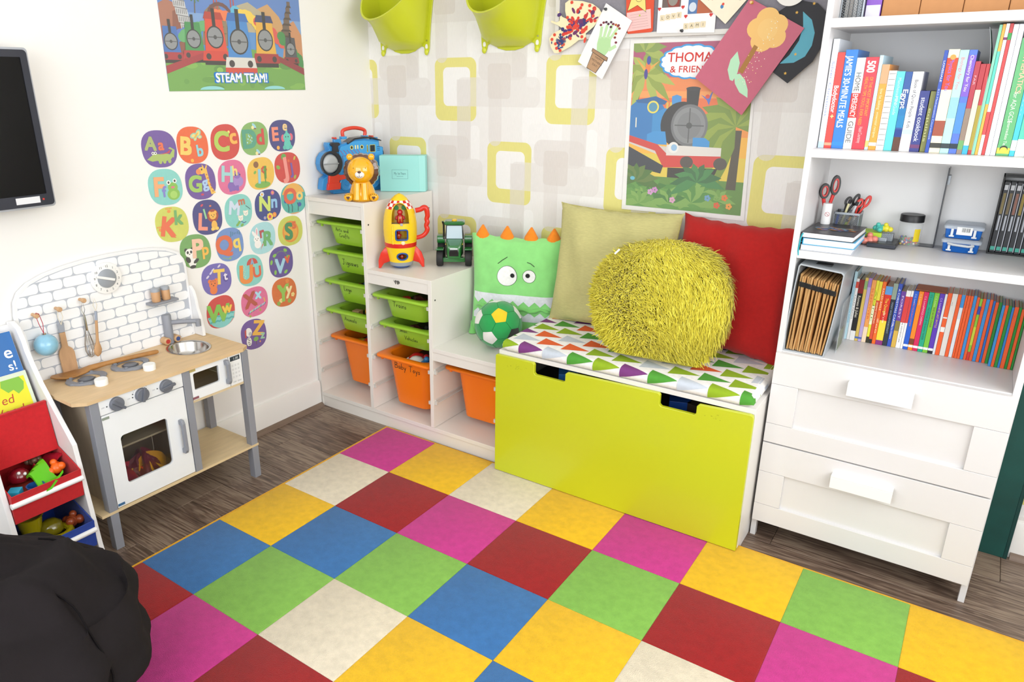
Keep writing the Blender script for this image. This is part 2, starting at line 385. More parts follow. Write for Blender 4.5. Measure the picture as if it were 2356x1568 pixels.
# patterned wallpaper on the back wall
def wallpaper():
    g = bpy.data.node_groups.new('rounded_rect', 'ShaderNodeTree'); I = g.interface
    for n in ('u', 'v', 'cx', 'cz', 'hx', 'hz', 'r'): I.new_socket(n, in_out='INPUT', socket_type='NodeSocketFloat')
    I.new_socket('mask', in_out='OUTPUT', socket_type='NodeSocketFloat')
    gi = g.nodes.new('NodeGroupInput'); go = g.nodes.new('NodeGroupOutput')
    def mt(op, *a):
        n = g.nodes.new('ShaderNodeMath'); n.operation = op
        for i, v in enumerate(a):
            if isinstance(v, (int, float)): n.inputs[i].default_value = v
            else: g.links.new(v, n.inputs[i])
        return n.outputs[0]
    o = {s.name: s for s in gi.outputs}
    P, Q, S = .524, .316, .262
    dv = mt('SUBTRACT', o['v'], o['cz']); row = mt('FLOOR', mt('ADD', mt('DIVIDE', dv, Q), .5))
    dv = mt('SUBTRACT', dv, mt('MULTIPLY', row, Q))
    du = mt('ADD', mt('SUBTRACT', o['u'], o['cx']), mt('MULTIPLY', row, S))
    du = mt('SUBTRACT', mt('FLOORED_MODULO', mt('ADD', du, P/2), P), P/2)
    qx = mt('ADD', mt('SUBTRACT', mt('ABSOLUTE', du), o['hx']), o['r']); qz = mt('ADD', mt('SUBTRACT', mt('ABSOLUTE', dv), o['hz']), o['r'])
    mx = mt('MAXIMUM', qx, 0); mz = mt('MAXIMUM', qz, 0)
    d = mt('ADD', mt('SQRT', mt('ADD', mt('MULTIPLY', mx, mx), mt('MULTIPLY', mz, mz))), mt('SUBTRACT', mt('MINIMUM', mt('MAXIMUM', qx, qz), 0), o['r']))
    g.links.new(mt('LESS_THAN', d, 0), go.inputs[0])
    m = bpy.data.materials.new('wallpaper'); m.use_nodes = True; nt = m.node_tree; N = nt.nodes; L = nt.links; b = N['Principled BSDF']; b.inputs['Roughness'].default_value = .75
    tc = N.new('ShaderNodeTexCoord'); sp = N.new('ShaderNodeSeparateXYZ'); L.new(tc.outputs['Object'], sp.inputs[0])
    def box(x0, z0, x1, z1, r):
        n = N.new('ShaderNodeGroup'); n.node_tree = g; L.new(sp.outputs['X'], n.inputs['u']); L.new(sp.outputs['Z'], n.inputs['v'])
        for k, v in dict(cx=.359+(x0+x1)/2, cz=1.235+(z0+z1)/2, hx=(x1-x0)/2, hz=(z1-z0)/2, r=r).items(): n.inputs[k].default_value = v
        return n.outputs[0]
    def m2(op, a, c):
        n = N.new('ShaderNodeMath'); n.operation = op
        for i, v in enumerate((a, c)):
            if isinstance(v, (int, float)): n.inputs[i].default_value = v
            else: L.new(v, n.inputs[i])
        return n.outputs[0]
    base = N.new('ShaderNodeRGB'); base.outputs[0].default_value = (*lin('#edeae7'), 1); cur = base.outputs[0]
    def over(mask, c, al):
        nonlocal cur
        n = N.new('ShaderNodeMix'); n.data_type = 'RGBA'; L.new(m2('MULTIPLY', mask, al), n.inputs['Factor']); L.new(cur, n.inputs[6]); n.inputs[7].default_value = (*lin(c), 1); cur = n.outputs[2]
    over(box(.424, -.078, .60, .058, .02), '#f2f0ee', 1)          # white blocks
    over(box(.436, .13, .485, .30, .02), '#f3f1ef', .9)
    over(box(.02, .03, .19, .225, .02), '#f3f1ef', 1)
    over(box(.19, .19, .30, .315, .02), '#f0eeec', .8)
    lime = m2('MULTIPLY', box(0, 0, .207, .243, .032), m2('SUBTRACT', 1, box(.042, .058, .177, .207, .022)))
    over(lime, '#e5dd88', 1)
    over(box(.218, .157, .436, .257, .034), '#e1dbd7', .8)       # thick grey strokes
    over(box(.111, -.150, .179, .160, .001), '#ddd7d3', .6)
    over(box(.111, .058, .50, .168, .03), '#e2ddd9', .6)
    over(box(.267, -.092, .328, .168, .03), '#dfd9d5', .6)
    over(box(.262, .088, .368, .218, .016), '#dad2cc', .7)
    wv = N.new('ShaderNodeTexNoise'); wv.inputs['Scale'].default_value = 1; wv.inputs['Detail'].default_value = 2
    mp = N.new('ShaderNodeMapping'); mp.inputs['Scale'].default_value = (420, 1, 40); L.new(tc.outputs['Object'], mp.inputs['Vector']); L.new(mp.outputs[0], wv.inputs['Vector'])
    mr = N.new('ShaderNodeMapRange'); mr.inputs['From Min'].default_value = .3; mr.inputs['From Max'].default_value = .7; mr.inputs['To Min'].default_value = .965; mr.inputs['To Max'].default_value = 1.02; L.new(wv.outputs['Fac'], mr.inputs['Value'])
    mx = N.new('ShaderNodeMix'); mx.data_type = 'RGBA'; mx.blend_type = 'MULTIPLY'; mx.inputs['Factor'].default_value = 1; L.new(cur, mx.inputs[6]); L.new(mr.outputs[0], mx.inputs[7])
    L.new(mx.outputs[2], b.inputs['Base Color'])
    bp = N.new('ShaderNodeBump'); bp.inputs['Strength'].default_value = .12; bp.inputs['Distance'].default_value = .001; L.new(wv.outputs['Fac'], bp.inputs['Height']); L.new(bp.outputs[0], b.inputs['Normal'])
    return m
MB().box(0, 0, -.06, RX, .12, RZ).build('wall_back', wallpaper(), smooth=0)['kind'] = 'structure'
def skirting(name, pts_prof, ax, a, b_, m=SKIRT):
    return struct(MB('#f0eeea').ext(pts_prof, ax, a, b_).build(name, m, smooth=40))
sk = [(0, 0), (.016, 0), (.016, .105), (.010, .122), (0, .124)]
skirting('baseboard_left', sk, 'y', RY, -.44)
skirting('baseboard_back', [(-p[0], p[1]) for p in sk], 'x', 1.89, RX)
TRIM = mat('brown_floor_trim', .5, base='#7d6a5c', noise=.12, nscale=20, stretch=(1, 1, 6))
tr = [(.016, 0), (.034, 0), (.031, .010), (.024, .016), (.016, .018)]
struct(MB().ext(tr, 'y', RY, -.44).build('trim_1', TRIM, smooth=40))
struct(MB().ext([(-p[0], p[1]) for p in tr], 'x', 2.58, RX).build('trim_2', TRIM, smooth=40))
# ================================================================ rug
rug = thing('rug', 'thick rug of multicoloured squares on the wooden floor', 'rug', (1.65, -1.45, 0))
def W(t, c='#cccccc'):
    b = MB(c); b.M = Matrix.Translation(-Vector(t.location)); return b
def wl(t, x, y, z): return Vector((x, y, z)) - Vector(t.location)
S_ = .2791; RX0, RY0 = .4004, -.4566
RC = dict(p='#c8328a', y='#eebb08', c='#e2d6bf', r='#9a0b0f', b='#3570ad', g='#82b84c')
RUG = ['pycypygy y', 'crprgrprg', 'ybgbycbyr', 'bgcybgrcb', 'rprgcpybg', 'gycbrygpc', 'ybrpgbcry']
RUG[0] = 'pycypygyb'
W(rug, '#efb013').box(RX0+.008, RY0-7*S_-.014, 0, RX0+9*S_+.014, RY0+.014, .009).build('border', PILE, rug, bevel=.003)
tile = {}
for v, row in enumerate(RUG):
    for u, k in enumerate(row):
        key = (k, u == 0)
        w0 = .0239 if u == 0 else 0
        if key not in tile:
            b = MB(RC[k]); n = 6; g = .0002; x0, x1, y0, y1 = w0+g, S_-g, -S_+g, -g
            lo = rr(x0, y0, x1, y1, .0015, 2); hi = rr(x0+.0022, y0+.0022, x1-.0022, y1-.0022, .003, 2)
            b.loft([[(p[0], p[1], .006) for p in lo], [(p[0], p[1], .0128) for p in lo], [(p[0], p[1], .0145) for p in hi]])
            tile[key] = o = b.build('rug_square', PILE, rug, smooth=50)
        else: o = cp(tile[key], rug)
        o.location = wl(rug, RX0+u*S_, RY0-v*S_, 0)
# ================================================================ stepped toy storage unit
st = thing('toy_storage_unit', 'white stepped storage frame with plastic runners against the wallpaper', 'storage unit', (.49, -.22, 0))
WH = '#e9e5de'
YF, YB = -.436, -.004
for x0, x1, h in ((.004, .021, .942), (.318, .335, .942), (.645, .662, .680), (.958, .975, .411)):
    W(st, WH).box(x0, YF, 0 if x0 < .1 or x0 > .9 else .068, x1, YB, h).build('side_panel', LACQ, st, bevel=.001)
for x0, x1, h, fb in ((.021, .318, .942, .872), (.335, .645, .680, .622), (.662, .958, .411, .358)):
    W(st, WH).box(x0, YF+.001, h-.017, x1, YB, h-.0005).build('top_board', LACQ, st, bevel=.001)
    W(st, WH).box(x0, YF+.004, fb, x1, YF+.02, h-.0175).build('fascia', LACQ, st, bevel=.001)
    W(st, WH).box(x0, YB-.006, .07, x1, YB, h-.018).build('back_panel', LACQ, st, bevel=0)
W(st, WH).box(.021, YF+.002, .05, .958, YB, .067).build('bottom_board', LACQ, st, bevel=.001)
W(st, WH).box(.021, YF+.006, 0, .958, YF+.022, .05).build('plinth', LACQ, st, bevel=.001)
RUN = mat('translucent_runner', .25, base='#e9e7e0', alpha=.75)
run_o = None
PITCH = .131
for x0, x1, top in ((.021, .318, .839), (.335, .645, .577), (.662, .958, .320)):
    z = top; zs = []
    while z > .15: zs.append(z); z -= PITCH
    for z in zs:
        for sx, sg in ((x0, 1), (x1, -1)):
            if run_o is None:
                b = MB()
                b.ext([(0, 0), (.012, .002), (.012, .005), (.004, .006), (.004, .016), (0, .018)], 'y', -.205, .2)
                b.box(0, -.211, -.002, .013, -.203, .012)
                run_o = b.build('runner', RUN, st, bevel=0); o = run_o
            else: o = cp(run_o, st)
            o.location = wl(st, sx, -.22, z-.018); o.scale = (sg, 1, 1)
for x, y, z in ((.3355, -.415, .855), (.3355, -.03, .87), (.6625, -.415, .60), (.6625, -.03, .66)):
    W(st, '#3b3a38').lathe([(.0035, x), (.0035, x+.0006)], 10, (0, y, z), 'x').build('screw_cap', PAINT, st)
pr = Pr(wl(st, .487, YF+.004, .647), (1, 0, 0), (0, 0, 1))
random.seed(3)
for i in range(26): 
    x = random.uniform(-.016, .014); pr.rect(x, random.uniform(-.008, .004), x+random.uniform(.001, .004), random.uniform(.004, .009), '#55524e')
pr.build('sticker_residue', PRINT, st)
# ---- bins
def make_bin(h, colr, inner, w=.292, d=.42, t0=.034, t1=.062):
    """open tub with a wide rim; rim front-centre at local origin, top of rim z=0"""
    b = MB(colr)
    def L(ix, iy, z, r): return [(p[0], p[1], z) for p in rr(-w/2+ix, iy, w/2-ix, d-iy, r, 4)]
    b.loft([L(t1, t1, -h, .03), L(t1-.006, t1-.006, -h+.004, .035), L(t0, t0, -.022, .045), L(t0, t0, -.012, .045), L(.004, .003, -.012, .02), L(0, 0, -.009, .022), L(0, 0, -.003, .022), L(.003, .003, 0, .02),
            L(.030, .030, 0, .045), L(.036, .036, -.004, .045), L(t0+.004, t0+.004, -.02, .042), L(t1+.003, t1+.003, -h+.006, .03)])
    # small hanging ribs under the rim
    for x in (-w/2+.022, w/2-.022): b.box(x-.005, .02, -.026, x+.005, .026, -.012)
    return b
GREENB, ORANGEB = '#9ccb36', '#f97d0c'
BINP = mat('bin_plastic', .36, bump=.04, bscale=700, bdist=.0005, sss=.0)
g_bin = make_bin(.100, GREENB, 0, t1=.056).build('bin_body', BINP, None, smooth=45)
o_bin = make_bin(.225, ORANGEB, 0, t1=.062).build('bin_body', BINP, None, smooth=45)
bins = []
used = {}
def bin_at(cx, yf, z, big, label, words):
    t = thing('storage_bin', label, 'storage bin', (cx, yf, z-(.225 if big else .1)), group='bins in the stepped unit')
    src = o_bin if big else g_bin
    o = src if src not in used else cp(src); used[src] = 1
    o.parent = t; o.location = (0, 0, .225 if big else .1); o.rotation_euler = (0, 0, 0)
    h = .225 if big else .1
    # front face of tub leans back: at depth s below the rim, y = .034 + (s-.022)/(h-.022)*(.062-.034)
    t1 = .062 if big else .056
    dy = (t1-.006-.034)/(h-.026)
    V = Vector((0, -dy, 1)).normalized()
    if words:
        p = Pr((0, t1-.0063, .004), (1, 0, 0), V, lift=.0006)
        for (s, x, y, hh) in words: p.hand(s, x, y, hh, '#2a2b22', w=.085, drop=.03)
        p.build('handwriting', PRINT, t)
    bins.append(t); return t
c1, c2, c3 = .1695, .490, .810
B1 = bin_at(c1, -.411, .842, 0, 'topmost green bin, hand-lettered Arts and Crafts', [('Arts and', -.06, .055, .017), ('Crafts', -.045, .030, .017)])
B2 = bin_at(c1, -.387, .715, 0, 'green bin hand-lettered Jigsaws, second from the top of its column', [('Jigsaws', -.06, .035, .024)])
B3 = bin_at(c1, -.387, .583, 0, 'green bin hand-lettered Lego', [('Lego', -.058, .05, .022)])
B4 = bin_at(c1, -.392, .453, 0, 'green bin hand-lettered Animals, just above an orange bin', [('Animals', -.062, .045, .02)])
B5 = bin_at(c1, -.375, .325, 1, 'deep orange bin under the bin lettered Animals, next to the white wall', [])
B6 = bin_at(c2, -.434, .581, 0, 'green bin hand-lettered Trains', [('Trains', -.06, .048, .022)])
B7 = bin_at(c2, -.401, .451, 0, 'green bin hand-lettered Small Vehicles', [('Small', -.058, .063, .018), ('Vehicles', -.035, .03, .018)])
B8 = bin_at(c2, -.426, .319, 1, 'deep orange bin hand-lettered Baby Toys', [('Baby Toys', -.068, .165, .026)])
B9 = bin_at(c3, -.373, .317, 1, 'deep orange bin half hidden by the lime drawer front', [])
# ================================================================ bench with lime drawer
be = thing('storage_bench', 'white storage bench with a lime green drawer front', 'bench', (1.44, -.25, 0))
BW = '#e8e5e1'
W(be, BW).ext([(-.476,.0165),(-.438,.0165),(-.438,0),(-.02,0),(-.02,.474),(-.476,.474)],'x',.998,1.014).build('side_panel', LACQ, be, bevel=.001)
W(be, BW).ext([(-.476,.0165),(-.438,.0165),(-.438,0),(-.02,0),(-.02,.474),(-.476,.474)],'x',1.868,1.884).build('side_panel', LACQ, be, bevel=.001)
W(be, BW).box(.998, -.478, .474, 1.884, -.02, .490).build('seat_board', LACQ, be, bevel=.001)
W(be, BW).box(1.014, -.03, .02, 1.868, -.022, .474).build('back_panel', LACQ, be, bevel=0)
n1, n2 = (1.151, 1.272), (1.602, 1.718)
x0, x1, z0, z1 = .993, 1.884, .0165, .4765
def notch(a, b):
    r = .006; return [(a-r, z1), (a, z1-r), (a, .440), (a+r, .434), (b-r, .434), (b, .440), (b, z1-r-.006), (b+r, z1-.006)]
top = [(x0, z1-.004), (x0+.004, z1)] + notch(*n1) + notch(*n2) + [(x1-.012, z1), (x1-.003, z1-.003), (x1, z1-.012)]
W(be, '#c4cb24').ext([(x0, z0), (x1, z0)][::-1] + top, 'y', -.494, -.480).build('drawer_front', mat('lime_lacquer', .3, coat=.15), be, bevel=.0015)
W(be, '#e9e6e0').box(1.02, -.478, .04, 1.035, -.05, .32).box(1.85, -.478, .04, 1.866, -.05, .32).box(1.035, -.065, .04, 1.85, -.05, .32).box(1.035, -.478, .04, 1.85, -.05, .052).build('drawer_box', LACQ, be)
# scuffs near the finger notches
pr = Pr(wl(be, 0, -.494, 0)); random.seed(11)
for i in range(22):
    x = random.choice((1.07, 1.74))+random.uniform(-.03, .05); z = .448+random.uniform(-.012, .006); pr.rect(x, z, x+random.uniform(.001, .008), z+random.uniform(.0006, .0016), '#8f9312')
tag(pr.build('scuff_marks', PRINT, be), kind='stuff')
# ================================================================ bookcase
bk = thing('bookcase', 'tall white bookcase with two panelled drawers', 'bookcase', (2.183, -.19, 0))
KX0, KX1, KF, KB = 1.889, 2.477, -.344, -.036
BKW = '#dedddd'
for a, b_ in ((KX0, KX0+.016), (KX1-.016, KX1)):
    W(bk, BKW).ext([(KF, .098), (KF, 1.90), (KB, 1.90), (KB, 0), (KF+.26, 0), (KF+.24, .06), (KF+.05, .06), (KF+.022, .06), (KF+.022, 0), (KF, 0)], 'x', a, b_).build('side_panel', LACQ, bk, bevel=.0008)
W(bk, BKW).box(KX0+.016, KB-.006, .10, KX1-.016, KB, 1.89).build('back_panel', mat('back_board', .6, base='#efefef'), bk, bevel=0)
for z in (.637, .937, 1.213, 1.535, 1.90):
    W(bk, BKW).box(KX0+.016, KF+(.002 if z < 1.8 else 0), z-.022, KX1-.016, KB-.006, z).build('shelf', LACQ, bk, bevel=.0008)
def drawer_front(zb, zt, name):
    b = W(bk, BKW); e = .003
    xa, xb = KX0+.0, KX1-.0; fw, fh = .078, .062
    # frame: rails and stiles proud of the recessed panel
    outer = [(xa+e, zb), (xb-e, zb), (xb-e, zt), (xa+e, zt)]
    d = b.box(xa+fw-.01, KF-.008, zb+fh-.01, xb-fw+.01, KF-.001, zt-.098+.01).build(name, LACQ, bk, bevel=0)
    W(bk, BKW).box(xa+e, KF-.018, zt-.098, xb-e, KF-.001, zt).build('top_rail', LACQ, bk, bevel=.0012).parent = d
    W(bk, BKW).box(xa+e, KF-.018, zb, xb-e, KF-.001, zb+fh).build('bottom_rail', LACQ, bk, bevel=.0012).parent = d
    W(bk, BKW).box(xa+e, KF-.0178, zb+fh+.0006, xa+fw, KF-.001, zt-.0986).build('stile', LACQ, bk, bevel=.0012).parent = d
    W(bk, BKW).box(xb-fw, KF-.0178, zb+fh+.0006, xb-e, KF-.001, zt-.0986).build('stile', LACQ, bk, bevel=.0012).parent = d
    h = W(bk, '#f0f0ef').box(2.095, KF-.045, zt-.078, 2.255, KF-.041, zt-.043).box(2.095, KF-.045, zt-.043, 2.255, KF-.018, zt-.039).build('handle', LACQ, bk, bevel=.001); h.parent = d
    return d
drawer_front(.345, .634, 'drawer_front'); drawer_front(.066, .341, 'drawer_front')
for zb, zt in ((.12, .32), (.40, .60)):
    W(bk, '#e8e6e3').box(KX0+.03, KF+.0, zb, KX1-.03, KB-.03, zt).build('drawer_box', LACQ, bk, bevel=0)
# dark green board standing on the floor behind the bookcase
gb = thing('green_board', 'dark green board standing against the wall behind the white bookcase', 'board', (2.40, -.025, 0))
W(gb, '#0f4a44').box(2.20, -.0335, 0, 2.572, -.0185, 1.25).build('panel', mat('green_chalk_board', .55, noise=.25, nscale=9), gb, bevel=.002)
W(gb, '#0c3d3a').box(2.564, -.035, 0, 2.574, -.017, 1.25).build('edge_strip', PAINT, gb, bevel=.001)
# ================================================================ wooden toy kitchen
kt = thing('toy_kitchen', 'white and grey wooden toy kitchen with plywood worktop against the white wall', 'toy kitchen', (.15, -1.3, 0))
GREY, KW = '#8d9099', '#eef0f2'
XF = .285
KP = mat('kitchen_paint', .4, noise=.03, nscale=12)
# legs
for (x0, x1, y0, y1) in ((.258, .287, -1.575, -1.548), (.258, .287, -1.268, -1.242), (.258, .287, -1.035, -1.008), (.02, .047, -1.575, -1.548), (.02, .047, -1.035, -1.008)):
    zb = 0 if not -1.3 < y0 < -1.2 else .134
    W(kt, GREY).box(x0, y0, zb, x1, y1, .4995).build('leg', KP, kt, bevel=.0012)
# worktop with clipped front corners and a round hole for the sink
def worktop():
    b = W(kt, '#dcbd92'); sx, sy = .128, -1.132; rx_, ry_ = .078, .066
    A = []
    o = [(.003, -1.612), (.262, -1.612), (.292, -1.582), (.292, -1.03), (.272, -.998), (.003, -.998)]
    # resample the outline by angle around the sink so that the ring stays clean
    n = 72; out = []; inn = []
    for k in range(n):
        a = 2*math.pi*k/n; d = Vector((math.cos(a), math.sin(a))); best = None
        for p, q in zip(o, o[1:]+o[:1]):
            p = Vector(p); e = Vector(q)-p; w = p-Vector((sx, sy)); den = d.x*e.y-d.y*e.x
            if abs(den) < 1e-9: continue
            t = (w.x*e.y-w.y*e.x)/den; u = (w.x*d.y-w.y*d.x)/den
            if t > 0 and -1e-6 <= u <= 1+1e-6 and (best is None or t < best): best = t
        out.append((sx+d.x*best, sy+d.y*best)); inn.append((sx+rx_*math.cos(a), sy+ry_*math.sin(a)))
    for c in o:                                   # pull the nearest sample onto each true corner
        i = min(range(n), key=lambda j: (out[j][0]-c[0])**2+(out[j][1]-c[1])**2); out[i] = c
    b.ring(out, inn, 'z', .500, .511)
    return b.build('worktop', PLY, kt, bevel=0, smooth=30)
worktop()
sk_ = W(kt)
sk_.M = Matrix.Translation(-Vector(kt.location)) @ Matrix.Translation((.128, -1.132, 0)) @ Matrix.Diagonal((.0765, .0645, 1, 1))
sk_.lathe([(1.10, .5115), (1.10, .5130), (1.0, .5135), (.95, .509), (.90, .480), (.70, .464), (.05, .460), (.05, .458), (.72, .461), (.93, .478), (.985, .505)], 40, cap=False)
sk_.build('sink_bowl', STEEL, kt, smooth=60)
# body panels
W(kt, '#bfae97').box(.03, -1.550, .135, .258, -1.543, .498).build('side_panel', PLY, kt, bevel=0)
W(kt, '#bfae97').box(.03, -1.262, .135, .258, -1.255, .498).build('side_panel', PLY, kt, bevel=0)
W(kt, '#c8b79f').box(.022, -1.543, .135, .027, -1.262, .498).build('back_panel', PLY, kt, bevel=0)
W(kt, '#dcc49a').box(.02, -1.600, .126, .288, -1.006, .1345).build('bottom_shelf', PLY, kt, bevel=0)
W(kt, '#d8c4a0').box(.028, -1.254, .380, .283, -1.036, .3885).build('microwave_shelf', PLY, kt, bevel=0)
W(kt, '#cfbf9f').box(.03, -1.543, .295, .225, -1.262, .301).build('oven_rack', PLY, kt, bevel=0)
W(kt, '#e6e2da').box(.03, -1.036, .389, .25, -1.03, .498).build('microwave_side', KP, kt, bevel=0)
W(kt, KW).box(.274, -1.547, .452, XF, -1.269, .4995).build('control_panel', KP, kt, bevel=.001)
def pane_door(name, y0, z0, y1, z1, w, r):
    b = W(kt, KW); po = rr(y0, z0, y1, z1, .002, 5); pi = rr(w[0], w[1], w[2], w[3], r, 5)
    b.ring(po, pi, 'x', .274, XF)
    d = b.build(name, KP, kt, bevel=.0008)
    g = W(kt).box(.276, w[0]-.002, w[1]-.002, .278, w[2]+.002, w[3]+.002).build('window_pane', SMOKE, kt); g.parent = d
    return d
od = pane_door('oven_door', -1.546, .137, -1.270, .449, (-1.500, .203, -1.343, .367), .012)
md = pane_door('microwave_door', -1.240, .389, -1.091, .498, (-1.229, .4225, -1.131, .481), .005)
W(kt, KW).box(.274, -1.089, .389, XF, -1.037, .498).build('microwave_keypad', KP, kt, bevel=.0008)
def handle(y, z0, z1):
    b = W(kt, GREY); x = XF
    pts = [(x, z0), (x+.016, z0), (x+.022, z0+.012), (x+.022, z1-.012), (x+.016, z1), (x, z1), (x, z1-.016), (x+.010, z1-.020), (x+.010, z0+.020), (x, z0+.016)]
    return b.ext(pts, 'y', y-.006, y+.006).build('handle', KP, kt, bevel=.002)
handle(-1.300, .225, .345).parent = od
handle(-1.103, .405, .492).parent = md
# hinges
for (y, z, c, p) in ((-1.540, .440, '#8f9a8c', od), (-1.540, .146, '#3d6a92', od), (-1.236, .493, '#b9a868', md), (-1.236, .396, '#8a5560', md)):
    o = W(kt, c).box(XF, y-.005, z-.004, XF+.0015, y+.017, z+.004).build('hinge', PAINT, kt, bevel=.0004); o.parent = p
# control knobs
for i, (y, a) in enumerate(((-1.495, -42), (-1.413, 75), (-1.330, 8))):
    b = W(kt, '#6f737d').lathe([(.0215, XF), (.0215, XF+.010), (.0195, XF+.0125)], 28, (0, y, .4745), 'x')
    k = b.build('control_knob', KP, kt, smooth=40)
    ca, sa = math.cos(math.radians(a)), math.sin(math.radians(a)); b = W(kt, '#666a74')
    q = [(-.020, -.0045), (.024, -.0045), (.026, .0), (.024, .0045), (-.020, .0045)]
    b.ext([(y+u*ca-v*sa, .4745+u*sa+v*ca) for u, v in q], 'x', XF+.0115, XF+.020)
    b.build('pointer_grip', KP, kt, bevel=.001).parent = k
    p = Pr(wl(kt, XF, y, .4745), (0, 1, 0), (0, 0, 1))
    p.el(-.029, 0, .0022, .0022, '#3b3d42')
    for t in range(9 if i == 1 else 5):
        aa = math.radians(160-t*14 if i == 1 else 118-t*16); big = i == 1 and t in (0, 4, 7)
        p.el(.029*math.cos(aa), .029*math.sin(aa), .0022 if big else .0009, .0022 if big else .0009, '#3b3d42', 8)
    p.text('OFF', -.041, -.002, .004, '#9b9ea3')
    p.build('dial_marks', PRINT, kt).parent = k
# microwave display and keypad print
p = Pr(wl(kt, XF, -1.063, .443), (0, 1, 0), (0, 0, 1))
p.rect(-.020, .034, .020, .050, '#2b3a45'); p.text('1:30', .004, .0375, .009, '#e8f1f2')
for r in range(4):
    for c in range(3):
        p.rrect(-.017+c*.012, .012-r*.014, -.008+c*.012, .021-r*.014, .0015, '#e2e4e6'); p.text('123456789*0#'[r*3+c], -.0125+c*.012, .0145-r*.014, .0045, '#a3a6ab')
p.text('STOP', -.010, -.045, .004, '#8a8d92'); p.text('START', .010, -.045, .004, '#8a8d92')
p.build('keypad_print', PRINT, kt)
# splash-back: board with an arched top and printed tiles
SBx = .006
def arch():
    pts = [(-1.612, .511), (-1.027, .511), (-1.027, .775)]
    cx = -1.32
    for k in range(13):
        a = math.radians(18+k*12); pass
    top = [(-1.032, .795), (-1.05, .822), (-1.09, .842), (-1.14, .853), (-1.21, .859), (-1.30, .861), (-1.38, .858), (-1.45, .850), (-1.51, .838), (-1.56, .820), (-1.59, .798), (-1.606, .770)]
    return pts + top + [(-1.612, .73)]
A_ = arch()
sb = W(kt, '#f0f1f3').ext(A_, 'x', SBx, SBx+.011).build('splash_back', KP, kt, bevel=.0008)
p = Pr(wl(kt, SBx+.011, 0, 0), (0, 1, 0), (0, 0, 1))
def inset(poly, d):
    c = Vector((-1.32, .66)); return [tuple(c+(Vector(q)-c)*(1-d/ (Vector(q)-c).length)) for q in poly]
p.poly(inset(A_, .010), '#b9bfca')
def arch_top(y):
    for a, b_ in zip(A_[2:], A_[3:]+A_[:1]):
        if min(a[0], b_[0]) <= y <= max(a[0], b_[0]) and abs(a[0]-b_[0]) > 1e-6:
            t = (y-a[0])/(b_[0]-a[0]); return a[1]+t*(b_[1]-a[1])
    return .5
rowh, bw_ = .0335, .0735
r = 0; z = .514
random.seed(5)
while z < .86:
    y = -1.604 - (bw_/2 if r % 2 else 0)
    while y < -1.034:
        a, b_ = max(y, -1.604), min(y+bw_, -1.034)
        if b_-a > .020:
            rad = min(.010, (b_-a-.003)/2.2); q_ = []
            for (yy, zz_) in rr(a+.0014, z+.0014, b_-.0014, z+rowh-.0014, rad, 4):
                q_.append((yy, max(z+.0014, min(zz_, arch_top(yy)-.0115))))
            xs_ = []
            for u_, w_ in zip(q_, q_[1:]+q_[:1]):      # follow the arch along the upper edge
                xs_.append(u_)
                if abs(u_[0]-w_[0]) > .012:
                    for k_ in range(1, 5):
                        yy = u_[0]+(w_[0]-u_[0])*k_/5; zz_ = u_[1]+(w_[1]-u_[1])*k_/5; xs_.append((yy, max(z+.0014, min(z+rowh-.0014, arch_top(yy)-.0115)) if zz_ > z+.004 else z+.0014))
            if max(arch_top(a+.004), arch_top(b_-.004))-.012-z > .006:
                p.poly(xs_, '#f4f5f7'); p.h -= p.st
        y += bw_
    z += rowh; r += 1
p.h += .0002
p.build('tile_print', PRINT, kt).parent = sb
# side cheek of the splash-back (right end), wavy front edge
ck = [(.017, .512), (.066, .512), (.064, .548), (.056, .585), (.047, .615), (.044, .645), (.036, .675), (.022, .692), (.017, .695)]
W(kt, '#f1f1f2').ext(ck, 'y', -1.0275, -1.0165).build('side_cheek', KP, kt, bevel=.001)
W(kt, '#f1f1f2').ext(ck, 'y', -1.6105, -1.5995).build('side_cheek', KP, kt, bevel=.001)
# clock
ckx = SBx+.011
c = W(kt, '#f4f4f3').lathe([(.050, ckx), (.052, ckx+.004), (.051, ckx+.009), (.048, ckx+.010)], 40, (0, -1.323, .787), 'x').build('clock', KP, kt, smooth=40)
W(kt, '#9aa0a8').lathe([(.0305, ckx+.010), (.0305, ckx+.0135), (.029, ckx+.0145)], 32, (0, -1.323, .787), 'x').build('clock_centre', KP, kt, smooth=40).parent = c
p = Pr(wl(kt, ckx+.0102, -1.323, .787), (0, 1, 0), (0, 0, 1))
for n_ in range(1, 13):
    a = math.radians(90-30*n_-8); p.text(str(n_), .040*math.cos(a), .040*math.sin(a)-.004, .0078, '#54585e'); a += math.radians(15); p.el(.041*math.cos(a), .041*math.sin(a), .0006, .0006, '#54585e', 6)
p.build('numerals', PRINT, kt).parent = c
b = W(kt, '#f3f3f2'); a = math.radians(160); q = [(-.024, -.004), (.034, -.004), (.038, 0), (.034, .004), (-.024, .004)]
b.ext([(-1.323+u*math.cos(a)-v*math.sin(a), .787+u*math.sin(a)+v*math.cos(a)) for u, v in q], 'x', ckx+.0145, ckx+.018)
b.build('clock_hand', KP, kt, bevel=.0006).parent = c
# shelf for the shakers
W(kt, GREY).box(ckx, -1.200, .664, ckx+.040, -1.098, .673).build('spice_shelf', KP, kt, bevel=.0015)
# pegs
for y, z in ((-1.562, .724), (-1.493, .727), (-1.416, .737)):
    W(kt, '#c79f76').lathe([(.005, ckx), (.005, ckx+.018), (.0075, ckx+.020), (.008, ckx+.027), (.006, ckx+.031)], 14, (0, y, z), 'x').build('peg', BEECH, kt, smooth=40)
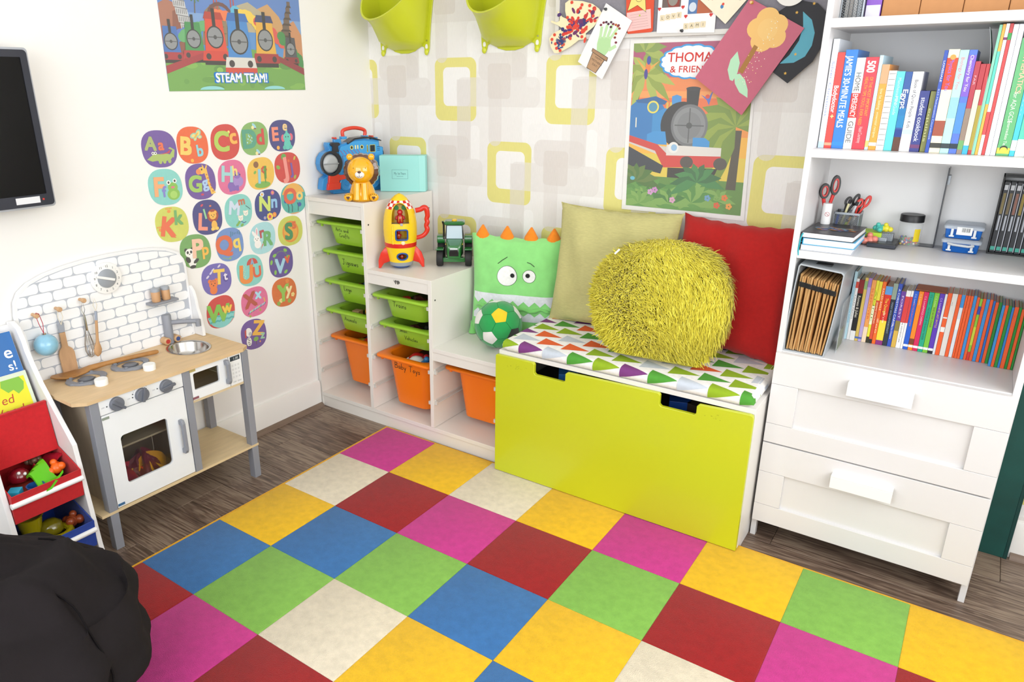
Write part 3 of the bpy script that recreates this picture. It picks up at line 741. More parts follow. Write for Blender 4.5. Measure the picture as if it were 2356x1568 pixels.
# tap
b = W(kt, GREY).lathe([(.0155, .511), (.0155, .613), (.0135, .6165)], 20, (.028, -1.138, 0)).tube([(.028, -1.138, .586), (.060, -1.085, .583), (.085, -1.050, .580)], .0085, 10)
b.lathe([(.010, .562), (.010, .586)], 14, (.083, -1.053, 0))
tp = b.build('tap', KP, kt, smooth=40)
for (y, cc) in ((-1.158, '#b8372e'), (-1.118, '#3a4f86')):
    k = W(kt, '#c9a277').lathe([(.013, .022), (.013, .048), (.011, .050)], 18, (0, y, .5255), 'x').build('tap_knob', BEECH, kt, smooth=40); k.parent = tp
    W(kt, cc).lathe([(.008, .0500), (.008, .0507)], 14, (0, y, .5255), 'x').build('knob_dot', PAINT, kt).parent = k
# hob rings and white hob knobs
for (x, y) in ((.118, -1.488), (.118, -1.343)):
    b = W(kt, '#82868f')
    po = []
    for k in range(48):
        a = 2*math.pi*k/48; r = .056+(.0045 if abs(((math.degrees(a)+45) % 90)-45) < 16 else 0); po.append((x+r*math.cos(a)*1.0, y+r*math.sin(a)))
    pi = ell(x, y, .040, .040, 48)
    b.ring(po, pi, 'z', .511, .518)
    hr = b.build('hob_ring', KP, kt, bevel=.001)
    W(kt, '#6d7078').lathe([(.021, .5112), (.021, .5155), (.018, .517)], 24, (x, y, 0)).build('burner', KP, kt, smooth=40).parent = hr
    p = Pr(wl(kt, x, y, .511), (1, 0, 0), (0, 1, 0))
    p.poly(star(0, 0, .030, .024, 14), '#5f626a'); p.build('flame_print', PRINT, kt).parent = hr
    for k in range(4):
        a = math.radians(45+90*k); W(kt, '#82868f').cb(x+.047*math.cos(a), y+.047*math.sin(a), .5195, .010, .010, .004).build('pan_rest', KP, kt, bevel=.001).parent = hr
for (x, y) in ((.196, -1.483), (.203, -1.327)):
    W(kt, '#f2f1ee').lathe([(.019, .511), (.0195, .528), (.018, .5305)], 26, (x, y, 0)).build('hob_knob', KP, kt, smooth=40)
# things on the kitchen
for y in (-1.171, -1.133):
    s = thing('wooden_shaker', 'wooden spice shaker with grey cap, '+('left' if y < -1.15 else 'right')+' of the pair on the kitchen shelf', 'shaker', (.037, y, .6735), group='spice shakers')
    MB('#c99c72').lathe([(.0135, 0), (.0145, .003), (.0145, .034), (.014, .035)], 18).build('body', BEECH, s, smooth=40)
    MB('#9da1a8').lathe([(.0148, .0352), (.0148, .043), (.011, .0475), (.004, .049)], 18).build('cap', KP, s, smooth=40)
sp = thing('wooden_spoon', 'long carved wooden spoon lying along the back of the worktop', 'spoon', (.075, -1.40, .5115), rot=(0, 0, math.radians(90-8)))
b = MB('#b07d45'); L = []
for t, w, h, dz in ((-.165, .004, .004, .016), (-.155, .020, .006, .014), (-.130, .031, .008, .010), (-.100, .033, .009, .009), (-.072, .024, .010, .011), (-.050, .012, .010, .013), (0, .0085, .0075, .015), (.10, .0085, .0075, .013), (.165, .0085, .0075, .010), (.172, .006, .005, .010)):
    L.append([(t, w*math.cos(a), dz+h*math.sin(a)*(1 if math.sin(a) < 0 else (.15 if t < -.06 else 1))) for a in [2*math.pi*k/14 for k in range(14)]])
b.loft(L); b.build('spoon_body', BEECH, sp, smooth=60)
MB('#a06d38').ball((-.112, 0, .0105), .040, .025, .0035, 18, 6).build('bowl_hollow', BEECH, sp, smooth=60)
# hanging things
def cord(t, pts, c, r=.0012): return MB(c).tube(pts, r, 6).build('cord', PAINT, t, smooth=60)
sl = thing('spatula', 'flat wooden spatula with grey handle end hanging from a peg', 'spatula', (.026, -1.493, .520))
out = [(-.021, .0), (.026, .0), (.025, .060), (.020, .073), (.009, .083), (.008, .130), (.010, .158), (.006, .166), (-.006, .166), (-.010, .158), (-.009, .130), (-.010, .085), (-.020, .073), (-.023, .060)]
MB('#c29a74').ext([p_ for p_ in out if p_[1] < .131], 'x', 0, .006).build('blade', BEECH, sl, bevel=.001)
MB('#9ba0ab').ext([(-.009, .1305), (.008, .1305), (.010, .158), (.006, .166), (-.006, .166), (-.010, .158)], 'x', -.0001, .0061).build('handle_end', KP, sl, bevel=.001)
cord(sl, [(.007, .0, .156), (.010, .008, .180), (.011, .004, .205), (.010, -.004, .205), (.008, -.006, .180), (.007, .0, .156)], '#e5dccb')
wk = thing('wire_whisk', 'small metal wire whisk hanging from the highest peg', 'whisk', (.030, -1.418, .540))
b = MB('#d8d6d2')
for k in range(5):
    a = math.pi*k/5; ca, sa = math.cos(a), math.sin(a)
    b.tube([(.0+ca*w, sa*w, z_) for w, z_ in ((.003, .10), (.006, .085), (.013, .05), (.014, .028), (.008, .010), (0, .004), (-.008, .010), (-.014, .028), (-.013, .05), (-.006, .085), (-.003, .10))], .0008, 5)
b.build('wires', STEEL, wk, smooth=60)
MB().lathe([(.0045, .095), (.0045, .135), (.003, .150)], 12).build('grip', STEEL, wk, smooth=60)
MB().tube([(0, 0, .15), (.004, .004, .165), (.002, .002, .197), (-.001, -.004, .165), (0, 0, .15)], .001, 6).build('hanging_loop', STEEL, wk, smooth=60)
ws = thing('small_wooden_spoon', 'small wooden spoon with grey handle tip hanging beside the whisk', 'spoon', (.040, -1.402, .545), rot=(math.radians(-7), 0, 0))
b = MB('#c69a6e'); L = []
for z_, w, h in ((0, .003, .003), (.008, .011, .005), (.022, .014, .0055), (.036, .010, .005), (.048, .0055, .0045), (.06, .0045, .0042), (.120, .0042, .0042)):
    L.append([(h*math.cos(a), w*math.sin(a), z_) for a in [2*math.pi*k/12 for k in range(12)]])
b.loft(L).build('spoon_body', BEECH, ws, smooth=60)
MB('#9ba3b3').tube([(0, 0, .1202), (0, 0, .150)], .0044, 12).build('handle_tip', KP, ws, smooth=40)
cord(ws, [(0, 0, .150), (.004, .003, .170), (.003, -.004, .192), (.0, -.008, .170), (0, 0, .150)], '#e5dccb')
ba = thing('hanging_bauble', 'round pale blue bauble on a red cord hanging from a kitchen peg', 'bauble', (.052, -1.556, .598))
MB('#8fc4de').ball((0, 0, .034), .034, .034, .034, 28, 18).build('ball', mat('bauble_gloss', .2, noise=.18, nscale=28, coat=.4), ba, smooth=80)
MB('#b9c4cc').lathe([(.006, .067), (.006, .072)], 12).build('cap', STEEL, ba)
cord(ba, [(0, 0, .072), (-.004, -.006, .10), (-.006, -.010, .130), (-.008, -.006, .136), (-.006, .000, .132), (-.002, .004, .10), (0, 0, .072)], '#b51f3c', .001)
# contents of the oven
random.seed(21)
for i, (cc, y, z) in enumerate((('#c9244a', -1.46, .18), ('#ee5020', -1.42, .168), ('#f8b01a', -1.39, .186), ('#d8632a', -1.44, .150), ('#7a1533', -1.40, .195))):
    t = thing('play_cloth', ['crimson', 'orange-red', 'golden yellow', 'burnt orange', 'dark maroon'][i]+' crumpled play cloth behind the oven window', 'cloth', (.195, y, .1348), group='play cloths in the toy oven')
    b = MB(cc); n, m_ = 30, 16; R0 = .066; L = []
    ph = [random.uniform(0, 6.28) for _ in range(6)]
    for j in range(m_+1):
        th = math.pi*.5*j/m_
        L.append([((R0*.8)*max(math.cos(th), .03)*math.cos(a)*(1+.25*math.sin(3*a+ph[0])+.18*math.sin(7*a+ph[1]+3*th)), R0*max(math.cos(th), .03)*math.sin(a)*(1+.25*math.sin(2*a+ph[2])+.18*math.sin(6*a+ph[3]+4*th)), .0008+(z-.128)*1.3*math.sin(th)*(1+.25*math.sin(4*a+ph[4])+.15*math.sin(9*a+ph[5]))) for a in [2*math.pi*k/n for k in range(n)]])
    b.loft(L).build('cloth', mat('satin_cloth', .45, sheen=.3), t, smooth=80)
t = thing('dark_toy_figure', 'small dark knobbly toy on the upper rack inside the oven', 'toy', (.205, -1.490, .3012))
b = MB('#1e2b33')
for q in ((0, 0, .012, .012), (.004, .016, .012, .011), (0, .028, .024, .010), (.002, -.008, .026, .009), (0, .010, .034, .008)): b.ball(q[:3], q[3], n=10, m=8)
b.build('body', PLAS, t, smooth=60)
# ================================================================ fabric-bin organiser at the left edge
og = thing('toy_organiser', 'white wooden organiser with sling pockets and fabric bins left of the toy kitchen', 'organiser', (.16, -1.72, 0))
prof = [(.004, 0), (.312, 0), (.300, .06), (.264, .385), (.200, .465), (.135, .548), (.105, .600), (.085, .640), (.078, .670), (.060, .706), (.030, .722), (.004, .718)]
for y0 in (-1.632, -1.842):
    W(og, '#efeeee').ext(prof, 'y', y0, y0+.014).build('side_panel', KP, og, bevel=.0015)
W(og, '#efeeee').box(.006, -1.828, .03, .014, -1.632, .71).build('back_panel', KP, og, bevel=0)
def dowel(x, z): return W(og, '#f4f4f4').tube([(x, -1.829, z), (x, -1.632, z)], .0085, 14).build('dowel', KP, og, smooth=40)
for x, z in ((.287, .288), (.305, .118)): dowel(x, z)
def fab_bin(name, cc, xf, xb, zt, zb, hang, ztf):
    """soft open bin hung between the panels"""
    b = W(og, cc); t = .003
    y0, y1 = -1.826, -1.634
    b.ext([(xf, ztf), (xf-t, ztf), (xf-t-.012, zb+t), (xb+t, zb+t), (xb+t, zt), (xb, zt), (xb, zb), (xf-.012, zb)], 'y', y0, y1)
    for ya in (y0, y1-t): b.ext([(xf-t, ztf), (xf-t-.012, zb+t), (xb+t, zb+t), (xb+t, zt)], 'y', ya, ya+t)
    o = b.build(name, FAB, og, bevel=0); return o
fab_bin('fabric_bin', '#c3141d', .291, .09, .392, .228, 0, .318)
fab_bin('fabric_bin', '#1c3f9e', .309, .05, .235, .06, 0, .150)
# red sling pocket
b = W(og, '#c5161f'); b.ext([(.172, .352), (.178, .352), (.158, .500), (.151, .500)], 'y', -1.826, -1.634)
b.ext([(.172, .352), (.177, .352), (.08, .44), (.075, .44)], 'y', -1.826, -1.634)
b.build('sling_pocket', FAB, og, bevel=.001)
b = W(og, '#c5161f'); b.ext([(.147, .492), (.160, .496), (.160, .5035), (.147, .5035)], 'y', -1.827, -1.633); b.build('pocket_hem', FAB, og, bevel=.002)
# books in the organiser pockets
def sling_book(label, cc, x, z, h, rows_, ang=.32, page='#f2efe8'):
    t = thing('picture_book', label, 'book', (x, -1.735, z), group='picture books in the organiser')
    t.rotation_euler = (0, -ang, 0)
    MB(cc).box(-.010, -.0925, 0, 0, .0925, h).build('cover', mat('book_cover', .35, noise=.02, nscale=30), t, bevel=.0012)
    MB(page).box(-.0085, -.091, .002, -.0015, .0930, h+.0008).build('pages', PAPER, t)
    p = Pr((0, 0, 0), (0, 1, 0), (0, 0, 1))
    rows_(p, h); p.build('cover_print', PRINT, t); return t
def blue_rows(p, h):
    p.text('e', .078, h-.075, .036, '#f2f4f5', 'r', bold=.015); p.text('s!', .078, h-.112, .028, '#f2f4f5', 'r', bold=.01); p.text('edler', .080, h-.140, .014, '#dfeaf2', 'r')
def lime_rows(p, h):
    p.rect(-.092, 0, .083, h-.012, '#e2dc1c'); p.poly([(.02, h-.012), (.015, h-.03), (.03, h-.05), (.045, h-.045), (.055, h-.06), (.072, h-.05), (.078, h-.03), (.070, h-.012)], '#7fb93a')
    p.text('ooks', .010, h-.040, .011, '#f4f3d8', 'r'); p.text('ed', .040, h-.080, .026, '#b5391d', 'r', shear=.15); p.text('Wood', .058, h-.115, .026, '#b5391d', 'r', shear=.15)
sling_book('blue picture book with white lettering in the top organiser pocket', '#1465ad', .098, .528, .180, blue_rows)
sling_book('lime green picture book with red lettering above the red pocket', '#cfdcc4', .142, .425, .170, lime_rows)
# toys in the organiser bins
def toy_lump(name, label, cc, loc, kind, s=1.0, m=None, grp=None):
    t = thing(name, label, 'toy', loc, group=grp, rot=(0, 0, random.uniform(0, 6)))
    b = MB(cc)
    if kind == 'dome': b.lathe([(.032*s, 0), (.034*s, .006*s), (.030*s, .024*s), (.016*s, .036*s), (.002, .039*s)], 18)
    elif kind == 'ring': 
        b.tube([(.028*s*math.cos(a), .028*s*math.sin(a), .009*s) for a in [2*math.pi*k/20 for k in range(21)]], .009*s, 8)
    elif kind == 'cup': b.lathe([(.020*s, 0), (.027*s, .045*s), (.030*s, .047*s), (.026*s, .047*s), (.019*s, .003)], 18)
    elif kind == 'blob':
        for q in ((0, 0, .016, .017), (.018, .006, .016, .013), (-.016, .010, .014, .012), (.002, -.014, .022, .012), (.004, .006, .034, .010)): b.ball(tuple(v*s for v in q[:3]), q[3]*s, n=12, m=8)
    elif kind == 'brick':
        b.box(-.024*s, -.012*s, 0, .024*s, .012*s, .018*s)
        for i in range(3): b.lathe([(.0055*s, .018*s), (.0055*s, .022*s)], 10, ((i-1)*.016*s, 0, 0))
    elif kind == 'car':
        b.ext([(-.032*s, .006*s), (.032*s, .006*s), (.032*s, .016*s), (.018*s, .019*s), (.010*s, .030*s), (-.014*s, .030*s), (-.022*s, .019*s), (-.032*s, .018*s)], 'y', -.013*s, .013*s)
        for x in (-.02, .02):
            for y in (-.014, .011): b.lathe([(.008*s, y*s), (.008*s, (y+.004)*s)], 12, (x*s, 0, .008*s), 'y')
    elif kind == 'block': b.box(-.017*s, -.017*s, 0, .017*s, .017*s, .034*s)
    elif kind == 'wave':
        L = []
        for k in range(9):
            u = k/8; L.append([((u-.5)*.075*s, v*.02*s, .012*s+.014*s*math.sin(u*6+v)+.004*s*v) for v in (-1, -.4, .3, 1)]+[((u-.5)*.075*s, v*.02*s, .006*s+.014*s*math.sin(u*6+v)+.004*s*v) for v in (1, .3, -.4, -1)])
        b.loft(L)
    b.build('body', m or PLAS, t, smooth=40, bevel=.0008 if kind in ('brick', 'block', 'car') else 0)
    return t
random.seed(31)
G_ = 'toys in the red fabric bin'
for lab, cc, loc, k, s in (('bright green floppy toy on the pile in the red fabric bin', '#63c81e', (.235, -1.715, .300), 'wave', 1.5),
    ('maroon round toy with white dots for eyes in the red fabric bin', '#7c1220', (.180, -1.755, .306), 'dome', .85),
    ('orange lumpy toy at the right of the red fabric bin', '#ef6a1d', (.215, -1.668, .296), 'blob', 1.0),
    ('blue cup-shaped toy at the front of the red fabric bin', '#1b4f92', (.258, -1.748, .272), 'cup', .8),
    ('turquoise toy piece at the left of the red fabric bin', '#31b4d8', (.240, -1.795, .280), 'block', .9),
    ('pale pink toy piece at the front left of the red fabric bin', '#e7a3b0', (.270, -1.790, .262), 'blob', .6),
    ('brown beaded toy at the back of the red fabric bin', '#6b4a3b', (.150, -1.700, .318), 'blob', .8),
    ('dark red flat toy at the back right of the red fabric bin', '#a3182a', (.170, -1.665, .310), 'wave', 1.2)):
    t = toy_lump('bin_toy', lab, cc, loc, k, s, GLOSS if k in ('dome',) else PLAS, G_)
    if k == 'dome':
        MB('#f4f4f2').ball((.012, -.018, .028), .005, n=8, m=6).build('eye', GLOSS, t, smooth=60); MB('#f4f4f2').ball((.024, -.010, .022), .005, n=8, m=6).build('eye', GLOSS, t, smooth=60)
bed = W(og, '#7c2a1e').ball((.195, -1.73, .252), .085, .088, .05, 16, 8).build('toy_bed', PLAS, og, smooth=60); tag(bed, kind='stuff')
bed = W(og, '#2a2b1a').ball((.19, -1.73, .075), .10, .088, .06, 16, 8).build('toy_bed', PLAS, og, smooth=60); tag(bed, kind='stuff')
YC = mat('yellow_clear_plastic', .12, base='#a89a12', alpha=.7)
for lab, cc, loc, k, s, mm in (('translucent yellow cup in the blue fabric bin', '#b8a712', (.205, -1.765, .135), 'cup', 1.3, YC), ('translucent yellow ring in the blue fabric bin', '#b8a712', (.250, -1.715, .120), 'ring', 1.2, YC),
    ('teal toy piece at the left of the blue fabric bin', '#1d6f78', (.245, -1.790, .110), 'blob', 1.0, PLAS), ('brown-orange toy at the right of the blue fabric bin', '#8a3d1c', (.235, -1.665, .120), 'blob', 1.1, PLAS), ('olive toy dome in the middle of the blue fabric bin', '#6d6411', (.225, -1.72, .130), 'dome', 1.0, GLOSS)):
    toy_lump('bin_toy', lab, cc, loc, k, s, mm, 'toys in the blue fabric bin')
# ================================================================ wall-mounted screen
tv = thing('wall_screen', 'black flat screen with silver edge mounted on the white wall', 'screen', (.05, -1.75, 1.05))
W(tv, '#101113').box(.045, -2.10, 1.050, .082, -1.466, 1.470).build('housing', BLACKP, tv, bevel=.006, seg=3)
W(tv, '#b9bcc2').ring(rr(-2.106, 1.045, -1.460, 1.475, .010, 4), rr(-2.098, 1.053, -1.468, 1.467, .008, 4), 'x', .050, .079).build('edge_trim', mat('silver_trim', .3, metal=.6, base='#aeb2b9'), tv)
W(tv, '#2a2c36').ring(rr(-2.100, 1.051, -1.466, 1.469, .010, 4), rr(-2.082, 1.083, -1.484, 1.450, .002, 4), 'x', .080, .086).build('bezel', mat('bezel_gloss', .25, base='#272a35'), tv)
W(tv).box(.081, -2.084, 1.081, .0835, -1.482, 1.452).build('display', mat('dark_display', .18, base='#060607', spec=.25), tv)
W(tv, '#dfe0e4').box(.0861, -1.57, 1.060, .0866, -1.505, 1.078).build('maker_label', PAINT, tv)
W(tv, '#c52d22').box(.0861, -1.498, 1.066, .0868, -1.493, 1.071).build('power_light', PAINT, tv)
W(tv, '#202124').box(.0, -1.85, 1.20, .045, -1.70, 1.32).build('wall_bracket', BLACKP, tv, bevel=.003)
# ================================================================ things on the walls
def sheet(name, label, cat, pts, y, c, th=.0008, m=PAPER, group=None):
    """paper sheet hanging parallel to the back wall; pts are (x, z) in the room, y its front face"""
    cx = sum(p[0] for p in pts)/len(pts); cz = min(p[1] for p in pts)
    t = thing(name, label, cat, (cx, y, cz), group=group)
    MB(c).ext([(p[0]-cx, p[1]-cz) for p in pts], 'y', 0, th).build('sheet', m, t, smooth=0)
    p = Pr((-cx, 0, -cz), (1, 0, 0), (0, 0, 1)); return t, p
# ---- letter stickers
LET = {'A':(-1.056,1.174), 'B':(-.927,1.178), 'C':(-.791,1.180), 'D':(-.658,1.185), 'E':(-.523,1.188), 'F':(-1.053,1.047), 'G':(-.913,1.051), 'H':(-.778,1.053), 'I':(-.644,1.054), 'J':(-.510,1.064),
 'K':(-1.048,.918), 'L':(-.903,.922), 'M':(-.766,.926), 'N':(-.624,.930), 'O':(-.492,.939), 'P':(-.970,.808), 'Q':(-.821,.807), 'R':(-.666,.806), 'S':(-.523,.812), 'T':(-.897,.688), 'U':(-.742,.690), 'V':(-.585,.694), 'W':(-.896,.560), 'X':(-.736,.561), 'Y':(-.583,.565), 'Z':(-.757,.430)}
# background, capital (colour, x, y, height, tilt), small (text, colour, x, y, height, tilt), what is drawn
PUR, ORG, RED, GRN, NAVY, AQUA, PNK, YEL, LIME, SKY, BLU = '#6a4a9c', '#e8622a', '#cf3a34', '#86b464', '#3a3a80', '#84d0c8', '#df6a98', '#eec04a', '#cdd25c', '#a9dbe2', '#6c90cc'
DEC = {
 'A': (PUR, ('#a5b36c', -.52, -.02, .62, 6), ('a', '#e4683f', .1, -.05, .5, 0), 'crocodile'), 'B': (ORG, ('#eecb62', -.5, -.45, .85, 8), ('b', '#8fd0dc', .42, -.6, .55, -4), 'butterfly'),
 'C': (RED, ('#b2cc55', -.28, -.45, .98, 4), ('c', '#f1b24a', .58, -.1, .75, -4), 'bees'), 'D': (GRN, ('#4c9e82', -.38, -.5, .95, 0), ('d', '#cf3f38', .42, -.35, .8, 0), 'birds'),
 'E': (NAVY, ('#ee8a72', -.55, -.25, .72, 0), ('e', '#f0cd90', .22, .32, .5, 8), 'elephant'), 'F': (AQUA, ('#eca871', -.42, -.42, .9, 4), ('f', '#7f7ccb', -.12, -.5, .5, 0), 'frog'),
 'G': (PUR, ('#9fc65a', -.42, -.5, .8, 6), ('g', '#a9c9ee', .28, -.35, .55, -8), 'giraffe'), 'H': (PNK, ('#9ed2d4', -.38, -.2, .8, 8), ('h', '#f1d884', .22, .1, .5, 0), 'hippo'),
 'I': (YEL, ('#8fcbe0', -.18, -.55, .75, 4), ('i', '#57963a', .3, -.3, .7, 4), 'flower'), 'J': (RED, ('#f0958b', -.2, -.7, 1.05, -6), ('J', '#7350a4', .3, -.4, .6, -6), 'leaves'),
 'K': (LIME, ('#e4673c', -.32, -.6, .95, 14), ('k', '#6bab62', .42, -.05, .7, 4), 'paws'), 'L': (NAVY, ('#f0927c', -.42, -.65, .85, 10), ('l', '#94d09a', -.12, -.05, .5, -10), 'lion'),
 'M': (AQUA, ('#cfdcf0', -.36, -.15, .7, 12), ('m', '#c86a48', .28, .35, .42, -4), 'monkeys'), 'N': ('#2b3a86', ('#cde06c', -.3, -.3, .8, 6), ('n', '#8fc4ec', .45, -.2, .7, 4), 'daisies'),
 'O': ('#46b0a4', ('#dc5a32', -.28, -.25, .85, 0), ('o', '#f0cc6c', .5, -.1, .65, 0), 'sea'), 'P': ('#6fa55a', ('#f2c4a8', .12, -.35, .95, 4), ('p', '#f0b842', .62, -.3, .6, 0), 'panda'),
 'Q': (BLU, ('#de6434', -.38, -.45, .95, -4), ('q', '#f0d25e', .48, -.25, .7, -4), 'ferns'), 'R': (SKY, ('#69b068', .38, -.5, .8, 4), ('r', '#b64a50', -.02, .05, .6, -4), 'rabbit'),
 'S': (LIME, ('#3f8d56', -.18, -.5, .95, 4), ('s', '#e0662e', .32, .12, .6, 0), 'disc'), 'T': ('#6c60b4', ('#f0c952', .12, -.3, .8, 6), ('t', '#e9e2f2', .62, -.15, .45, 0), 'tiger'),
 'U': (AQUA, ('#ec8a2e', -.38, -.7, 1.0, 6), ('U', '#e0582e', .5, -.5, .6, 0), 'umbrella'), 'V': ('#5c4596', ('#a5d3ea', -.18, -.7, .85, 6), ('v', '#e0552e', .5, -.15, .6, 0), 'vine'),
 'W': (RED, ('#7fc141', -.25, -.55, .95, 6), ('w', '#f2c83e', .42, -.15, .6, 4), 'waves'), 'X': (PNK, ('#b4472e', -.3, -.25, .85, -6), ('x', '#aadcf0', .28, .15, .6, 6), 'xylophone'),
 'Y': ('#d96a1e', ('#93c24a', -.15, -.55, 1.0, 4), ('y', '#f6e2a6', .35, -.2, .7, 6), 'blossom'), 'Z': (PUR, ('#f0b73c', .28, -.1, .85, 14), ('z', '#9ad0ae', .62, -.45, .5, 10), 'zebra')}
DNAME = {PUR: 'purple', ORG: 'orange', RED: 'red', GRN: 'green', NAVY: 'navy', AQUA: 'aqua', PNK: 'pink', YEL: 'yellow', LIME: 'lime', SKY: 'pale blue', BLU: 'blue'}
def face(p, x, y, r, c, ear=None, eye='#33231c'):
    if ear: p.el(x-r*.75, y+r*.7, r*.4, r*.4, ear); p.el(x+r*.75, y+r*.7, r*.4, r*.4, ear)
    p.el(x, y, r, r*.92, c)
    for s in (-1, 1): p.el(x+s*r*.38, y+r*.12, r*.12, r*.14, eye, 10)
    p.el(x, y-r*.28, r*.16, r*.11, eye, 10)
def picture(p, kind):
    E_, P_ = p.el, p.poly
    if kind == 'crocodile':
        E_(.15, -.45, .55, .2, '#a7bd62'); P_([(-.8, -.5), (-.35, -.22), (.2, -.3), (.2, -.55), (-.5, -.62)], '#a7bd62'); P_([(.5, -.4), (.75, -.1), (.5, 0), (.62, .06), (.88, -.1), (.78, -.5)], '#a7bd62')
        P_([(-.1, -.3), (.55, -.25), (.65, -.05), (.4, -.2)], '#c2334c')
        for x in (-.05, .2, .5): E_(x, -.66, .1, .12, '#a7bd62')
        for x in (-.42, -.28): E_(x, -.2, .08, .08, '#f3f3ee'); E_(x, -.2, .04, .04, '#333')
    elif kind == 'butterfly':
        for q in ((.1, .5, .22, .14, 20), (.42, .62, .24, .15, 60), (.2, .35, .14, .1, 70), (.5, .42, .14, .1, 0)): E_(*q[:4], '#8fcfb6', rot=q[4]); E_(q[0], q[1], q[2]*.6, q[3]*.6, '#f0d680', rot=q[4])
        E_(.28, .5, .06, .2, '#e9b63c', rot=-40); E_(-.15, -.82, .1, .1, '#f2b33c')
    elif kind == 'bees':
        for x, y in ((.3, .55), (-.1, -.42)): E_(x-.1, y-.03, .1, .05, '#b39ac6'); E_(x, y, .08, .08, '#f3e37c')
    elif kind == 'birds':
        for x, y in ((.05, .72), (.18, -.78)): E_(x, y, .2, .09, '#9fd4e4', rot=-50); E_(x-.12, y-.08, .1, .1, '#efe3a0'); E_(x+.05, y-.15, .08, .04, '#8a4638')
        for i in range(14): E_(-.62+.42*abs(math.sin(i*1.1)), -.4+.065*i, .045, .05, '#a5dde6', 8)
    elif kind == 'elephant':
        E_(.05, -.15, .16, .22, '#e0607a'); E_(.68, -.1, .16, .22, '#e0607a'); E_(.36, -.12, .3, .28, '#5cc8b8'); P_([(.26, .1), (.3, .42), (.4, .42), (.46, .1)], '#5cc8b8'); E_(.36, -.55, .28, .32, '#5cc8b8')
        for x in (.1, .62): E_(x, -.72, .13, .13, '#52bcae')
        for x in (.26, .46): E_(x, -.08, .04, .05, '#2a3350', 8)
        E_(-.4, -.7, .12, .12, '#f0b04a')
    elif kind == 'frog':
        E_(.42, -.42, .38, .32, '#84bc48'); E_(.42, -.05, .3, .26, '#84bc48'); E_(.42, -.45, .22, .2, '#a4d062'); E_(.42, -.05, .12, .06, '#d87080')
        for x in (.2, .58): E_(x, .22+.06*(x > .3), .12, .12, '#f4f4ee'); E_(x, .22+.06*(x > .3), .06, .07, '#2c2c2c')
    elif kind == 'giraffe':
        P_([(.25, .62), (.45, .75), (.62, -.3), (.9, -.72), (.6, -.78), (.45, -.2)], '#f0bf4c'); E_(.12, .6, .24, .2, '#f0bf4c'); E_(-.08, .55, .16, .16, '#ee8c4a'); P_([(.2, .7), (.18, .95), (.3, .78)], '#f0bf4c'); P_([(.35, .7), (.5, .95), (.5, .75)], '#f0bf4c')
        for i in range(6): E_(.42+.06*i, .35-.19*i, .05, .05, '#c9762a', 8)
        E_(.14, .66, .05, .06, '#33231c', 8); E_(0, -.72, .1, .06, '#cc3c56')
    elif kind == 'hippo':
        E_(.02, -.5, .4, .3, '#8060b4'); E_(.4, -.28, .36, .32, '#a586cc'); E_(.36, .08, .24, .2, '#8a68bc')
        for x in (.25, .55): E_(x, .1, .04, .05, '#33231c', 8)
        for x in (-.2, .3): P_([(x-.1, -.82), (x+.1, -.82), (x+.1, -.5), (x-.1, -.5)], '#8060b4')
    elif kind == 'flower':
        E_(.05, -.68, .6, .2, '#76b24a'); P_([(.26, -.6), (.34, -.6), (.3, .1), (.22, .1)], '#5c9a3e')
        for k in range(7): E_(.25+.14*math.cos(k*.9), .2+.14*math.sin(k*.9), .09, .09, '#cc4a34')
        E_(.25, .2, .09, .09, '#8fb45a'); E_(-.32, .55, .19, .19, '#8a5a34'); E_(-.45, .1, .12, .08, '#76b24a', rot=40)
    elif kind == 'leaves':
        E_(-.25, .68, .2, .2, '#5ea646'); E_(-.75, .08, .16, .12, '#88b244', rot=-30); E_(.55, -.62, .14, .09, '#a6b040', rot=60); E_(.62, .55, .14, .07, '#c4bc44', rot=60); E_(.12, .42, .09, .09, '#e0662e')
    elif kind == 'paws':
        for x, y in ((-.1, .78), (-.75, -.15)):
            E_(x, y-.05, .11, .09, '#e8913c')
            for k in range(4): E_(x-.15+.1*k, y+.1, .04, .05, '#e8913c', 8)
    elif kind == 'lion':
        E_(.35, .05, .38, .38, '#a4402a'); face(p, .35, .05, .24, '#f0b84c', '#f0b84c'); E_(.38, -.52, .2, .28, '#f0b84c'); E_(.25, -.72, .12, .1, '#f2cc5e'); E_(.55, -.72, .12, .1, '#f2cc5e'); E_(-.3, .72, .1, .06, '#d0405a', rot=30); E_(.25, .62, .08, .05, '#e07a4a')
    elif kind == 'monkeys':
        for x, y in ((.1, -.45), (.5, -.2)): face(p, x, y, .17, '#f3efe2', '#e9e0cc', '#3a4a78')
        p.line([(.1, -.62), (.3, -.75), (.45, -.7)], .05, '#3a5a9a'); p.line([(.55, .25), (.75, .1), (.85, 0)], .04, '#3c5a66')
        for x, y in ((-.05, -.68), (.15, -.86), (-.18, -.8)): E_(x, y, .12, .08, '#7cb04a', rot=30)
    elif kind == 'daisies':
        for x, y, r, c in ((-.4, .7, .16, '#dfe6f0'), (.42, .72, .14, '#d46a9a'), (.05, -.72, .24, '#f0d24a'), (.42, -.65, .16, '#ee8c3a'), (-.35, -.75, .11, '#7a90e0')):
            for k in range(8): E_(x+r*.7*math.cos(k*.785), y+r*.7*math.sin(k*.785), r*.36, r*.36, c, 8)
            E_(x, y, r*.45, r*.45, '#d2345a' if r > .2 else '#f0b03c')
    elif kind == 'sea':
        P_(ell(0, 0, .98, .98, 20, 20, 160), '#eab04a'); P_(ell(0, 0, .98, .98, 12, 245, 295), '#d9a06a')
        for x in (-.5, -.2, .3): p.line([(x, -.8), (x+.04, -.5), (x-.02, -.3)], .07, '#1f5a5c')
        E_(-.7, -.1, .12, .12, '#2a5aa8'); E_(.45, -.42, .16, .14, '#244c9c')
    elif kind == 'panda':
